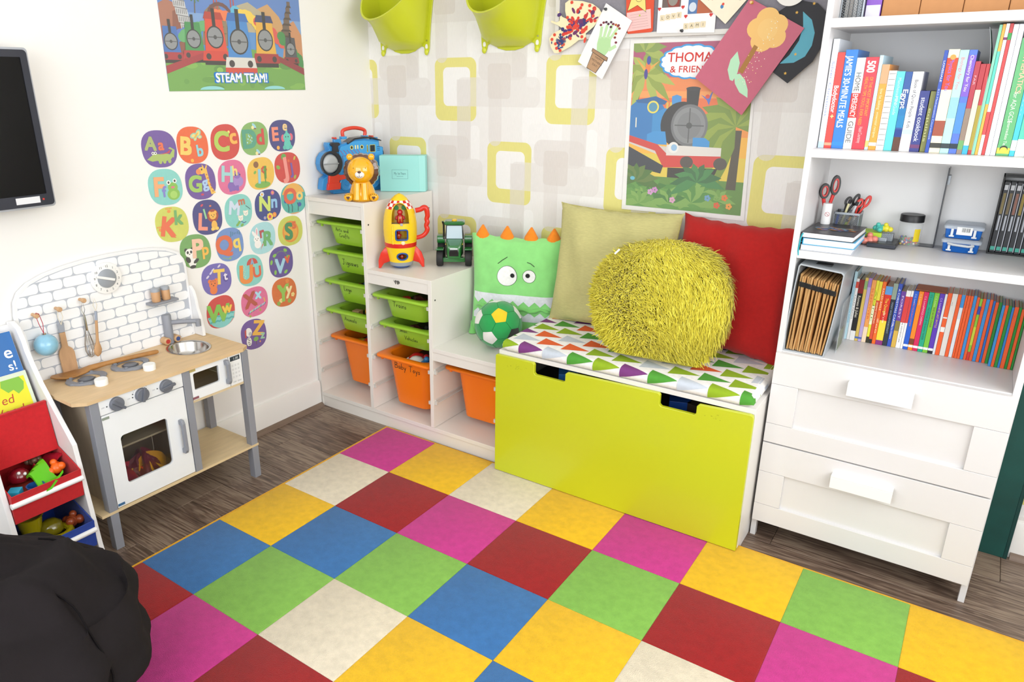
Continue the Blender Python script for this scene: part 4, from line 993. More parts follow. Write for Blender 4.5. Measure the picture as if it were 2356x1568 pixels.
        E_(-.3, -.55, .26, .34, '#f3f2ee'); E_(-.55, -.4, .14, .2, '#2c2c2e', rot=30); E_(-.05, -.55, .2, .1, '#2c2c2e', rot=30); E_(-.3, -.85, .2, .1, '#2c2c2e'); face(p, -.42, -.02, .27, '#f5f4f0', '#2c2c2e')
        for s in (-1, 1): E_(-.42+s*.11, .02, .07, .09, '#2c2c2e', 10)
    elif kind == 'ferns':
        for k in range(6): p.line([(.1+.13*k, .45+.06*k), (.15+.12*k, .75-.05*k)], .05, '#3f7a94')
        p.line([(-.6, -.7), (-.2, -.85), (0, -.75)], .03, '#8fbc4a'); E_(-.1, -.82, .07, .05, '#8fbc4a')
    elif kind == 'rabbit':
        E_(-.42, .45, .1, .28, '#f4f0ee', rot=-5); E_(-.62, .32, .1, .26, '#f4f0ee', rot=35); E_(-.42, .45, .05, .2, '#e9a9b8', rot=-5); E_(-.42, -.32, .26, .26, '#f6f3f0'); face(p, -.46, 0, .24, '#f8f5f2'); P_([(-.1, -.4), (.06, -.3), (-.25, -.72)], '#e0622e'); E_(.04, -.26, .08, .06, '#6fae48', rot=50)
    elif kind == 'disc':
        E_(0, -.05, .68, .7, '#e8902c'); E_(0, -.05, .55, .58, '#eeaa3c')
    elif kind == 'tiger':
        E_(-.3, -.6, .26, .26, '#e8762c'); face(p, -.28, -.25, .3, '#e8762c', '#e8762c')
        for x in (-.42, -.28, -.14): P_([(x-.03, -.02), (x+.03, -.02), (x, -.14)], '#7a3414')
        for x, y in ((-.6, .25), (-.2, .6), (.25, .75), (-.35, .45)): E_(x, y, .13, .06, '#d8d0e6', rot=35)
        E_(.62, -.02, .2, .26, '#4f3e9a')
    elif kind == 'umbrella':
        P_(ell(.2, .35, .42, .4, 12, 0, 180), '#c8453a'); P_([(.05, .35), (.35, .35), (.22, .75)], '#8aa8c8'); p.line([(.2, .4), (.12, -.1), (.05, -.12)], .04, '#3c4a5a')
        for i in range(10): E_(-.5+.05*(i % 3), -.5+.1*i, .03, .03, '#f6d8a0', 6)
    elif kind == 'vine':
        p.line(ell(0, .1, .55, .6, 16, 20, 200), .03, '#7a9a4a')
        for x, y, a in ((-.5, .5, 20), (.4, .7, -30), (-.8, .1, 70), (-.55, -.6, 80), (.6, .25, 0), (.3, -.7, 30)): E_(x, y, .16, .1, '#86c04a', rot=a)
    elif kind == 'waves':
        P_(ell(0, 0, .985, .985, 20, 190, 350), '#7fd0cc')
        for y in (-.25, -.55):
            p.line([(-.85+.17*k, y+.06*(k % 2)) for k in range(11)], .1, '#4bb0b0')
    elif kind == 'xylophone':
        P_([(-.65, -.72), (.75, -.35), (.85, -.2), (-.5, -.55)], '#5a4a6a')
        for k in range(9): P_([(-.52+.14*k, -.66+.037*k), (-.42+.14*k, -.63+.037*k), (-.33+.14*k, -.48+.037*k), (-.43+.14*k, -.51+.037*k)], ['#b8d8e8', '#e8e0a0', '#9ab8d8', '#d8c8e0'][k % 4])
        for x, y in ((-.45, -.85), (.35, -.62)): E_(x, y, .08, .08, '#a6a83c')
        p.line([(.72, .1), (.78, -.15)], .08, '#eeb04a')
    elif kind == 'blossom':
        for x, y, c in ((-.35, -.5, '#f2dc8c'), (.68, -.3, '#f2dc8c'), (.35, -.65, '#88b244'), (-.55, -.65, '#88b244'), (.3, .7, '#e88a30')):
            for k in range(5): E_(x+.09*math.cos(k*1.257), y+.09*math.sin(k*1.257), .07, .07, c, 8)
    elif kind == 'zebra':
        E_(-.42, -.4, .2, .3, '#f2f0ec'); E_(-.38, .22, .24, .3, '#f4f2ee', rot=15); E_(-.28, .1, .13, .12, '#b9bcc4'); P_([(-.68, .4), (-.55, .45), (-.6, -.1), (-.7, -.05)], '#c23a3a')
        for k in range(5): E_(-.45+.05*(k % 2), -.2-.12*k, .1, .025, '#2c2c2e', 8)
        P_([(.1, -.72), (.14, -.72), (.14, -.45), (.1, -.45)], '#6a4a34'); E_(.12, -.35, .2, .15, '#7cb04a'); E_(.42, -.6, .06, .06, '#f0a33c', 8)
STK = mat('vinyl_sticker', .45, noise=.04, nscale=60, wash=.08)
def blob_outline(r, tilt):
    out = []
    for k in range(40):
        a = 2*math.pi*k/40; c, s = math.cos(a), math.sin(a)
        e = (abs(c)**2.5+abs(s)**2.5)**(-1/2.5); e *= 1+.03*math.sin(2*a+tilt)
        out.append((r*e*c, r*.97*e*s))
    return out
for L_, (y, z) in LET.items():
    bgc, cap_, sm_, kind = DEC[L_]
    t = thing('letter_sticker', 'wall sticker showing the letter '+L_+' with '+{'crocodile': 'a crocodile', 'butterfly': 'a butterfly', 'bees': 'little bees', 'birds': 'two birds', 'elephant': 'an elephant', 'frog': 'a frog', 'giraffe': 'a giraffe', 'hippo': 'a hippo', 'flower': 'a flower', 'leaves': 'leaves', 'paws': 'paw prints', 'lion': 'a lion', 'monkeys': 'monkeys', 'daisies': 'daisies', 'sea': 'a seabed', 'panda': 'a panda', 'ferns': 'ferns', 'rabbit': 'a rabbit', 'disc': 'an orange disc', 'tiger': 'a tiger', 'umbrella': 'an umbrella', 'vine': 'a vine', 'waves': 'waves', 'xylophone': 'a xylophone', 'blossom': 'blossom', 'zebra': 'a zebra'}[kind], 'wall sticker', (0, y, z), group='alphabet wall stickers')
    R_ = .0632
    MB(bgc).ext(blob_outline(R_, ord(L_)*1.3), 'x', .0002, .0012).build('backing', STK, t, smooth=0)
    p = Pr((.0012, 0, 0), (0, 1, 0), (0, 0, 1), lift=.0002, scale=R_)
    picture(p, kind); tag(p.build('picture', WASHED, t), kind='stuff')
    p = Pr((.0012, 0, 0), (0, 1, 0), (0, 0, 1), lift=.0009, scale=R_)
    c, x, yy, h, a = cap_; h *= 1.12; yy = max(yy, -.5) if L_ == 'J' else yy; p.text(L_, x, yy, h, c, rot=-a, bold=.05); p.build('capital_letter', WASHED, t)
    p = Pr((.0012, 0, 0), (0, 1, 0), (0, 0, 1), lift=.0010, scale=R_)
    s_, c, x, yy, h, a = sm_; p.text(s_, x, yy, h*1.15, c, rot=-a, bold=.04); p.build('small_letter', WASHED, t)
# ---- landscape poster (scenery with plain engines)
po = thing('landscape_poster', 'landscape poster of steam engines and landmarks on the white wall', 'poster', (.0002, -.69, 1.357))
MB('#6f9bd0').box(0, -.3, 0, .0006, .305, .42).build('sheet', PAPER, po, smooth=0)
p = Pr((.0006, -.3, 0), (0, 1, 0), (0, 0, 1), lift=.0002, step=.000005)
p.fn = lambda u, v, h: Vector((.0006+h, -.3+min(max(u, 0), .605), v))
p.rect(0, .25, .605, .42, '#5b83c4'); p.rect(0, .2, .605, .25, '#7ba0d2')
p.poly([(0, .08), (0, .27), (.03, .285), (.06, .275), (.09, .23), (.12, .16), (.14, .08)], '#a9705a'); p.poly([(.03, .1), (.05, .25), (.08, .26), (.11, .2), (.13, .1)], '#8a5443')
p.poly([(.35, .2), (.40, .28), (.45, .3), (.5, .26), (.53, .2)], '#c99b66'); p.poly([(.5, .1), (.53, .23), (.57, .25), (.605, .2), (.605, .06)], '#c98d62'); p.poly([(.26, .2), (.31, .285), (.36, .30), (.42, .27), (.44, .2)], '#b3a98d')
p.poly([(.15, .15), (.175, .26), (.2, .28), (.235, .28), (.26, .23), (.27, .15)], '#8b7a62')
for k in range(5): p.line([(.165+.008*k, .19+.022*k), (.255-.008*k, .19+.022*k)], .003, '#6b5c48')
# leaning tower
for k in range(8):
    a = k/8; x = .105-.055*a; z_ = .17+.19*a; p.poly([(x-.022, z_), (x+.025, z_-.004), (x+.022, z_+.018), (x-.024, z_+.022)], '#c3c4c6'); p.line([(x-.024, z_+.022), (x+.022, z_+.018)], .003, '#77797c')
    for j in range(6): p.line([(x-.018+.007*j, z_+.003), (x-.018+.007*j, z_+.016)], .0022, '#5d6064')
# pagoda
for k in range(6):
    w = .030-.0035*k; x = .525+.005*k; z_ = .19+.021*k; p.poly([(x-w, z_), (x+w, z_), (x+w*.7, z_+.007), (x-w*.7, z_+.007)], '#4b3c34'); p.rect(x-w*.62, z_+.007, x+w*.62, z_+.021, '#6d5a4c')
# palm and red bridge
p.line([(.135, .25), (.14, .30)], .004, '#6b5a3c')
for k in range(8): a = k*.785; p.line([(.14, .30), (.14+.02*math.cos(a), .30+.018*math.sin(a))], .005, '#4c7a4a')
for x in (.215, .285): p.line([(x, .26), (x, .36)], .005, '#b8504a'); p.line([(x+.012, .26), (x+.012, .36)], .005, '#b8504a')
p.line([(.235+.05*math.cos(a), .235+.05*math.sin(a)) for a in [math.pi*k/10 for k in range(11)]], .012, '#6d4640')
# meadow
p.poly([(0, 0), (.605, 0), (.605, .09)]+[(.605*(1-k/14), .09+.055*math.sin(math.pi*k/14)) for k in range(15)]+[(0, .09)], '#6fa54c')
random.seed(8)
for k in range(26): x = random.uniform(.02, .58); z_ = random.uniform(.01, .1); p.el(x, z_, random.uniform(.01, .04), random.uniform(.006, .016), random.choice(['#7fb350', '#5d9147', '#8dbd58', '#659a46']), 12)
# smoke plumes
for pts, c in (([(.005, .13), (.05, .17), (.10, .19)], '#5576c2'), ([(.075, .17), (.12, .20), (.17, .215)], '#62ab6e'), ([(.19, .225), (.215, .25), (.26, .25)], '#ea7a48'), ([(.30, .215), (.298, .24), (.30, .265)], '#5ab6d8'), ([(.32, .26), (.36, .255), (.40, .225)], '#edcb4e'), ([(.40, .24), (.45, .215), (.50, .17)], '#d8564e'), ([(.50, .19), (.55, .15), (.59, .10)], '#3f8a4a')):
    for i in range(9):
        t_ = i/8*(len(pts)-1); j = min(int(t_), len(pts)-2); f_ = t_-j; x = pts[j][0]*(1-f_)+pts[j+1][0]*f_; z_ = pts[j][1]*(1-f_)+pts[j+1][1]*f_
        p.el(x+random.uniform(-.004, .004), z_+random.uniform(-.004, .004), .02, .017, c, 12)
# plain engines seen end-on: body, dark round boiler door, buffer beam
def engine(x, z_, s, body, beam, roof=None):
    p.poly([(x-.040*s, z_), (x+.040*s, z_), (x+.030*s, z_+.10*s), (x-.030*s, z_+.10*s)], body)
    if roof: p.poly([(x-.036*s, z_+.095*s), (x+.036*s, z_+.095*s), (x+.028*s, z_+.115*s), (x-.028*s, z_+.115*s)], roof)
    p.rect(x-.006*s, z_+.06*s, x+.006*s, z_+.125*s, '#26282c')
    p.el(x, z_+.045*s, .030*s, .032*s, '#2b2d31'); p.el(x, z_+.045*s, .026*s, .028*s, '#8b8f93'); p.line([(x-.024*s, z_+.045*s), (x+.024*s, z_+.045*s)], .003*s, '#55585c'); p.el(x, z_+.045*s, .006*s, .006*s, '#45484c')
    p.poly([(x-.052*s, z_-.022*s), (x+.052*s, z_-.022*s), (x+.046*s, z_+.006*s), (x-.046*s, z_+.006*s)], beam)
    for q in (-.03, .03): p.el(x+q*s, z_-.010*s, .009*s, .009*s, '#3a3134')
    p.rect(x-.045*s, z_-.034*s, x+.045*s, z_-.022*s, '#2e2a2b')
engine(.030, .118, .85, '#3f6fb4', '#a8323a'); engine(.118, .125, .95, '#3f8f4f', '#b4363c'); p.poly([(.0, .055), (.15, .105), (.15, .125), (.0, .08)], '#a23038')
engine(.545, .115, .75, '#4a4c55', '#8a2f36'); p.poly([(.46, .11), (.605, .055), (.605, .08), (.46, .13)], '#8e3039')
engine(.205, .125, 1.15, '#d9482f', '#cf3d2e', '#b2372b'); engine(.425, .122, 1.2, '#e0ab3c', '#a62f33', '#33406e'); engine(.305, .105, 1.35, '#3f87cc', '#d8d6cf', '#2e6bb4'); p.rect(.235, .058, .375, .078, '#cf4433')
p.el(.17, .004, .05, .012, '#8fd5d8', 16, 0, 180); p.el(.45, .004, .05, .012, '#8fd5d8', 16, 0, 180)
p.build('picture', WASHED, po); hp_ = p.h
p = Pr((.0006, -.3, 0), (0, 1, 0), (0, 0, 1), lift=.008)
p.h = hp_+.0001
p.text('STEAM TEAM!', .303, .0285, .033, '#2f7fd6', w=.236, bold=.09); p.text('STEAM TEAM!', .303, .0295, .031, '#f4f6f8', w=.226, bold=.035)
p.build('lettering', PRINT, po)
# ---- portrait poster (sunset jungle with a plain blue engine)
tp_, p = sheet('portrait_poster', 'white-edged portrait poster of a blue steam engine in a sunset jungle', 'poster', [(1.220, .944), (1.662, .944), (1.640, 1.517), (1.212, 1.521)], -.003, '#efedea')
p.st = .000005
def q2(u, v): # picture area (0..1, 0..1) -> wall
    x0 = 1.236-.010*v; x1 = 1.648-.014*v; return (x0+(x1-x0)*u, .960+.548*v)
def qp(pts, c): p.poly([q2(min(1, max(0, a[0])), min(1, max(0, a[1]))) for a in pts], c)
def qe(u, v, ru, rv, c, n=36, a0=0, a1=360, rot=0): qp(ell(u, v, ru, rv, n, a0, a1, rot), c)
for v0, v1, c in ((0, .2, '#5d8a3c'), (.2, .34, '#dfc64a'), (.34, .46, '#efb43e'), (.46, .58, '#ec9440'), (.58, .68, '#e2703c'), (.68, .72, '#ec9a52'), (.72, .80, '#e58548'), (.80, .88, '#c85e62'), (.88, 1.0, '#a8476c')): qp([(0, v0), (1, v0), (1, v1+.003), (0, v1+.003)], c)
def palm(u, v, R, n, c1, c2, a0, a1):
    for k in range(n):
        a = math.radians(a0+(a1-a0)*k/(n-1)); du, dv = math.cos(a), math.sin(a)
        L = [(u, v)]; m_ = [(u+R*du*t, v+R*.75*dv*t-.16*R*t*t*1.6) for t in (.33, .66, 1)]
        wdt = R*.13
        qp([(u, v), (m_[0][0]-wdt*dv, m_[0][1]+wdt*du), (m_[1][0]-wdt*.8*dv, m_[1][1]+wdt*.8*du), m_[2], (m_[1][0]+wdt*.8*dv, m_[1][1]-wdt*.8*du), (m_[0][0]+wdt*dv, m_[0][1]-wdt*du)], c1 if k % 2 else c2)
qp([(0, .58), (.03, .58), (.12, .80), (.08, .80)], '#4a4238'); palm(.12, .82, .26, 11, '#8a9c3c', '#a5b352', -60, 240); palm(.10, .95, .22, 7, '#9bab4c', '#7c9440', -30, 150)
qp([(.86, .15), (.94, .15), (.95, .50), (.90, .50)], '#4b4636'); palm(.90, .52, .40, 13, '#8ea23c', '#748f36', 20, 250)
# parrot-coloured birds and butterflies
qp([(.02, .92), (.10, .84), (.17, .85), (.24, .90), (.17, .87), (.11, .86)], '#e0a23c'); qe(.135, .86, .022, .035, '#e07a2e'); qe(.14, .90, .018, .025, '#2e3f9c'); qe(.12, .82, .016, .03, '#3a2f8c')
qp([(.60, .70), (.66, .68), (.70, .73), (.68, .67), (.67, .64), (.65, .67)], '#4a6cc0'); qe(.655, .69, .018, .012, '#d8452e')
qe(.63, .47, .025, .012, '#4f9ab4'); qe(.77, .36, .018, .012, '#8a5a34')
# plain blue engine, dark round boiler door
qp([(0, .42), (0, .63), (.06, .665), (.26, .665), (.30, .62), (.33, .60), (.33, .42)], '#2476b8'); qp([(.04, .665), (.22, .69), (.32, .66), (.30, .64), (.06, .65)], '#1d5f98')
qe(.20, .625, .052, .038, '#e3d556'); qe(.20, .625, .038, .028, '#4d8fae'); qp([(.36, .60), (.44, .60), (.44, .69), (.40, .70), (.36, .69)], '#3a8fd0')
for u in (.315, .345): qp([(u, .60), (u+.018, .60), (u+.018, .655), (u, .655)], '#d8b548')
qp([(.20, .44), (.46, .44), (.46, .60), (.30, .62), (.20, .58)], '#2f8ac8')
qe(.46, .52, .185, .14, '#26282e'); qp([(.49, .62), (.58, .62), (.59, .73), (.48, .73)], '#26282d'); qe(.535, .735, .06, .012, '#303238')
qe(.52, .52, .155, .125, '#6d7074'); qe(.52, .52, .135, .108, '#85888b'); qe(.52, .52, .10, .08, '#7a7d80'); p.line([q2(.40, .52), q2(.64, .52)], .004, '#55585c'); p.line([q2(.52, .42), q2(.52, .62)], .004, '#55585c'); qe(.52, .52, .025, .018, '#4a4d50')
qp([(.16, .40), (.16, .46), (.22, .48), (.32, .48), (.34, .40)], '#3590d0'); qp([(.56, .38), (.70, .38), (.70, .43), (.66, .45), (.56, .45)], '#3590d0')
qp([(0, .43), (.30, .39), (.80, .38), (.80, .30), (.34, .32), (0, .40)], '#cfc9c2'); qp([(0, .41), (.24, .36), (.32, .26), (.80, .28), (.80, .345), (.36, .335), (.26, .40), (0, .45)], '#cc3b34')
qp([(.34, .335), (.80, .345), (.80, .395), (.34, .40)], '#ddd8d2'); qp([(.34, .27), (.80, .285), (.80, .345), (.34, .335)], '#cf3a33')
for u in (.52, .80): qe(u, .30, .055, .036, '#4c4540')
qe(.40, .385, .045, .034, '#e8e6e2'); qe(.405, .385, .026, .020, '#8fb9dc')
qp([(.36, .20), (.75, .20), (.78, .27), (.36, .26)], '#2a2826'); qp([(0, .26), (.30, .22), (.32, .27), (0, .38)], '#2d3440')
qp([(.05, .50), (.06, .50), (.06, .56), (.05, .56)], '#e6e2cf')
# leafy foreground
random.seed(14)
for i in range(15):
    u = random.uniform(.0, 1.0); v = random.uniform(.0, .12); palm(u, v, random.uniform(.14, .26), 7, random.choice(['#4f8a3a', '#3f7a34', '#6b9c44']), random.choice(['#2f5f2c', '#5c9440', '#7ca850']), 15, 165)
palm(.62, .18, .24, 9, '#2f6a3a', '#3f8446', 10, 190); palm(.08, .16, .24, 9, '#5f7a3a', '#48702f', 10, 170)
for u, v, c in ((.22, .10, '#cf9ac8'), (.26, .115, '#c888c4'), (.42, .06, '#d8a0c0'), (.86, .10, '#e0742e'), (.80, .05, '#d85a2c'), (.90, .05, '#e89a3c'), (.72, .09, '#6a9ac0')):
    for k in range(5): qe(u+.016*math.cos(k*1.26), v+.012*math.sin(k*1.26), .012, .009, c, 8)
qe(.05, .18, .022, .012, '#5fb4cc')
p.build('picture', WASHED, tp_)
_, p2 = None, Pr((-tp_.location.x, 0, -tp_.location.z), (1, 0, 0), (0, 0, 1), lift=.016)
p2.h = max(p.h, .0004)+.0003; p = p2
cl = []
for k in range(64):
    a = 2*math.pi*k/64; r_ = 1+.07*abs(math.sin(8*a)); cl.append((1.432+.104*r_*math.cos(a), 1.447+.052*r_*math.sin(a)))
p.poly(cl, '#4a9fdc'); p.poly([(1.432+(x-1.432)*.935, 1.447+(z-1.447)*.90) for x, z in cl], '#f3f2f2')
p.text('THOMAS', 1.435, 1.447, .030, '#cf3028', w=.168, bold=.012); p.text('& FRIENDS', 1.437, 1.414, .021, '#cf3028', w=.150, bold=.012)
p.build('title_panel', PRINT, tp_)
# ---- pinboard
pb = thing('pinboard', 'grey felt pinboard with a pale frame above the portrait poster', 'pinboard', (1.41, -.001, 1.53))
FELT = mat('grey_felt', .95, base='#8d8a92', noise=.1, nscale=120, bump=.3, bscale=900)
W(pb).box(.935, -.012, 1.540, 1.886, -.001, 1.93).build('felt', FELT, pb)
W(pb, '#d9d5cf').ring(rr(.922, 1.526, 1.899, 1.944, .004, 2), rr(.938, 1.542, 1.883, 1.928, .002, 2), 'y', -.016, -.001).build('frame', LACQ, pb, bevel=.001)
# butterfly
BF = [(.963,1.647),(.978,1.656),(1.03,1.65),(1.07,1.639),(1.095,1.623),(1.107,1.608),(1.099,1.59),(1.079,1.566),(1.049,1.545),(1.05,1.526),(1.023,1.525),(.992,1.505),(.942,1.483),(.926,1.484),(.91,1.505),(.902,1.533),(.916,1.549),(.943,1.56),(.962,1.567),(.948,1.569),(.936,1.577),(.929,1.579),(.907,1.588),(.910,1.593),(.931,1.586),(.942,1.59),(.944,1.601),(.932,1.621),(.937,1.623),(.953,1.603),(.972,1.596),(.964,1.621)]
t, p = sheet('butterfly_painting', 'cream paper butterfly dabbed with red and blue paint', 'child painting', BF, -.020, '#f3e6bd', .001)
random.seed(4)
for i in range(70):
    a = random.gauss(0, 1); b_ = random.gauss(0, 1); x = 1.015+.028*a; z_ = 1.577+.020*b_+.35*(x-1.015)
    p.el(x, z_, random.uniform(.005, .014), random.uniform(.003, .008), random.choice(['#d8382c', '#e0452f', '#c8302c', '#4a2a70', '#6a2a62', '#33306e']), 8, rot=random.uniform(0, 180))
for i in range(26):
    x = .952+random.gauss(0, .013); z_ = 1.525+random.gauss(0, .012); p.el(x, z_, random.uniform(.003, .008), random.uniform(.002, .006), random.choice(['#28407c', '#2c4a8a', '#d8522c', '#2a3a74']), 8, rot=random.uniform(0, 180))
for x, z_ in ((.99, 1.648), (1.03, 1.638), (1.06, 1.634), (1.08, 1.622), (1.075, 1.60), (1.083, 1.585), (1.025, 1.628), (.975, 1.60), (.985, 1.588), (.925, 1.545), (.915, 1.53), (.935, 1.50), (.95, 1.492), (.93, 1.515), (1.035, 1.535), (1.05, 1.56)): p.el(x, z_, .006, .0055, '#dc4630', 10)
for i in range(8): a = random.uniform(0, 3.1); p.line([(.952-.02*math.cos(a), 1.525-.016*math.sin(a)), (.952+.02*math.cos(a), 1.525+.016*math.sin(a))], .002, '#2a3a74')
tag(p.build('paint_dabs', PRINT, t), kind='stuff')
# handprint card
t, p = sheet('handprint_card', 'white card with a green handprint growing from a brown pot', 'greeting card', [(1.123,1.638),(1.222,1.578),(1.123,1.393),(1.025,1.453)], -.024, '#f3f1f0', .0015)
p.poly([(1.103,1.534),(1.126,1.530),(1.150,1.532),(1.148,1.51),(1.150,1.495),(1.128,1.470),(1.097,1.489),(1.097,1.51)], '#b4dba0')
for a, b_, w_ in (((1.108,1.53),(1.112,1.562),.010), ((1.122,1.53),(1.132,1.567),.010), ((1.136,1.53),(1.150,1.566),.010), ((1.146,1.525),(1.170,1.556),.009), ((1.146,1.49),(1.166,1.500),.011)): p.line([a, b_], w_, '#bfe0ac')
for x, z_ in ((1.108,1.570),(1.118,1.577),(1.128,1.578),(1.136,1.572),(1.146,1.577),(1.154,1.571),(1.164,1.568),(1.172,1.563),(1.178,1.556),(1.146,1.562),(1.166,1.540),(1.163,1.528),(1.168,1.512),(1.174,1.566)): p.el(x, z_, .005, .004, random.choice(['#4a2038', '#7a2a3a', '#b8602a', '#8a3a30']), 10)
p.poly([(1.081,1.497),(1.142,1.464),(1.138,1.451),(1.129,1.455),(1.097,1.413),(1.060,1.432),(1.081,1.483),(1.077,1.487)], '#3e332c'); p.poly([(1.082,1.495),(1.140,1.463),(1.136,1.4535),(1.079,1.486)], '#a88462'); p.poly([(1.083,1.482),(1.127,1.456),(1.0955,1.4145),(1.062,1.4335)], '#b8926e')
for s_, x, z_ in (('HAPPY', 1.1035, 1.4585), ("MOTHER'S", 1.0975, 1.4475), ('DAY!', 1.0905, 1.4375)): p.text(s_, x, z_, .0072, '#3e332c', rot=-31)
tag(p.build('handprint', PRINT, t), kind='stuff')
# red star card
t, p = sheet('star_card', 'orange-red card with a yellow smiling star and a pink note', 'greeting card', [(1.187,1.735),(1.290,1.735),(1.296,1.546),(1.290,1.541),(1.207,1.538),(1.200,1.56)], -.0185, '#dc4f2e', .0008)
p.poly([(1.199,1.604),(1.283,1.612),(1.289,1.553),(1.206,1.545)], '#f0c0bc')
for k in range(6): p.line([(1.212+.002*k, 1.596-.008*k), (1.270+.002*k, 1.601-.008*k)], .0009, '#b98f90')
p.poly(star(1.238, 1.652, .058, .027, 5, 85), '#2e2a26'); p.poly(star(1.238, 1.652, .055, .026, 5, 85), '#f3da7c'); p.line(ell(1.240, 1.645, .011, .009, 10, 190, 350), .0012, '#5a4a2c'); p.el(1.246, 1.594, .003, .003, '#b6c84a', 10)
tag(p.build('star_print', PRINT, t), kind='stuff')
# love card
t, p = sheet('photo_card', 'white photo card with letter tiles reading LOVE SAMI', 'photo card', [(1.307,1.735),(1.500,1.735),(1.503,1.532),(1.310,1.537)], -.0190, '#f4f2f2', .0008)
p.rect(1.322, 1.613, 1.385, 1.72, '#6a5a56'); p.poly([(1.330,1.66),(1.345,1.613),(1.380,1.613),(1.383,1.68)], '#8c3b30'); p.el(1.358, 1.635, .016, .018, '#8f8a80'); p.el(1.37, 1.66, .018, .02, '#433a46')
p.rect(1.410, 1.590, 1.490, 1.70, '#4e74a8'); p.poly([(1.44,1.59),(1.49,1.59),(1.49,1.64),(1.465,1.66),(1.44,1.63)], '#b4603a'); p.el(1.425, 1.61, .012, .014, '#cfd8e4')
for x, z_ in ((1.314, 1.609), (1.393, 1.611), (1.405, 1.583), (1.487, 1.584)):
    p.el(x-.0025, z_+.002, .0034, .0034, '#d02f2c', 10); p.el(x+.0025, z_+.002, .0034, .0034, '#d02f2c', 10); p.poly([(x-.0055, z_+.001), (x+.0055, z_+.001), (x, z_-.006)], '#d02f2c')
for i, ch in enumerate('LOVE'): p.rrect(1.318+.0185*i, 1.573+.0022*i, 1.335+.0185*i, 1.591+.0022*i, .002, '#e4d5b4'); p.text(ch, 1.3265+.0185*i, 1.5775+.0022*i, .0092, '#3a322a')
for i, ch in enumerate('SAMI'): p.rrect(1.400+.0185*i, 1.545+.0012*i, 1.417+.0185*i, 1.563+.0012*i, .002, '#e4d5b4'); p.text(ch, 1.4085+.0185*i, 1.5495+.0012*i, .0092, '#3a322a')
tag(p.build('photo_print', PRINT, t), kind='stuff')
# cream drawing
t, p = sheet('cream_drawing', 'cream card hung cornerwise with a scribbled drawing', 'child drawing', [(1.440,1.636),(1.536,1.555),(1.600,1.628),(1.52,1.70)], -.0225, '#f1e8cf', .001)
p.line([(1.475,1.628),(1.483,1.633),(1.478,1.638),(1.488,1.627)], .003, '#c8392e'); p.el(1.520, 1.606, .005, .006, '#3a7ab4'); p.el(1.523, 1.613, .004, .004, '#d8432e'); p.line([(1.525,1.63),(1.545,1.637),(1.57,1.632)], .004, '#8fae3a'); p.line(ell(1.575, 1.629, .007, .007, 12, 60, 330), .002, '#3a3a44')
tag(p.build('scribble', PRINT, t), kind='stuff')
# black moon card and paper plate, pink flower painting
t, p = sheet('moon_card', 'black card with a blue crescent and gold dots partly behind the pink painting', 'child painting', [(1.680,1.575),(1.738,1.613),(1.800,1.600),(1.858,1.545),(1.808,1.440),(1.745,1.379),(1.690,1.417)], -.0215, '#1f1f25', .001)
p.poly([(1.762,1.580),(1.790,1.556),(1.803,1.52),(1.800,1.485),(1.785,1.455),(1.755,1.438),(1.715,1.436),(1.74,1.46),(1.762,1.50),(1.768,1.54)], '#4fa3b8')
for x, z_ in ((1.745,1.578),(1.757,1.462),(1.735,1.408),(1.79,1.60)): p.poly(star(x, z_, .005, .0025), '#d8a83c')
tag(p.build('moon_print', PRINT, t), kind='stuff')
t = thing('paper_plate', 'white fluted paper plate pinned at the top right of the board', 'paper plate', (1.722, -.0232, 1.643))
b = MB('#f2efe9'); L = []
for r_, y_ in ((.002, .002), (.030, .002), (.034, 0), (.046, -.0035), (.047, -.0030), (.035, .001), (.030, .0035), (.002, .0035)): L.append([(r_*(1+(.012 if k % 2 and r_ > .04 else 0))*math.cos(2*math.pi*k/48), y_, r_*math.sin(2*math.pi*k/48)) for k in range(48)])
b.loft(L).build('plate', PAPER, t, smooth=30)
t, p = sheet('flower_painting', 'pink card with a yellow glitter flower on a brown stem, hung at a slant', 'child painting', [(1.605,1.625),(1.773,1.534),(1.620,1.283),(1.457,1.397)], -.027, '#c4667c', .0012)
for q in ((1.665,1.565),(1.692,1.545),(1.690,1.512),(1.655,1.502),(1.640,1.538)): p.el(*q, .034, .031, '#f0c070')
p.el(1.668, 1.535, .03, .03, '#f2c678')
p.poly([(1.634,1.492),(1.646,1.485),(1.608,1.407),(1.594,1.415)], '#a5722a')
p.poly([(1.585,1.474),(1.566,1.45),(1.560,1.42),(1.570,1.39),(1.580,1.386),(1.592,1.41),(1.596,1.44)], '#b4e0bc'); p.poly([(1.582,1.405),(1.600,1.408),(1.618,1.39),(1.630,1.36),(1.632,1.336),(1.605,1.352),(1.588,1.378)], '#b4e0bc')
random.seed(2)
for i in range(60):
    a = random.random(); x = 1.69-.08*a+random.gauss(0, .012); z_ = 1.56-.19*a+random.gauss(0, .012); p.el(x, z_, .0014, .0014, random.choice(['#f8f0d8', '#fdf6e4', '#f4d890']), 6)
tag(p.build('flower', PRINT, t), kind='stuff')
# push pins
for i, (x, y, z, c) in enumerate(((1.124, -.0242, 1.619, '#2f3438'), (1.397, -.0192, 1.541, '#2a2a2d'), (1.612, -.0272, 1.612, '#d8a31c'))):
    t = thing('push_pin', ['dark push pin in the handprint card', 'black push pin in the photo card', 'yellow push pin in the pink flower painting'][i], 'push pin', (x, y, z))
    MB(c).lathe([(.005, 0), (.005, -.002), (.0025, -.003), (.0025, -.008), (.004, -.010), (.004, -.012)], 12, (0, 0, 0), 'y').build('head', GLOSS, t, smooth=40)
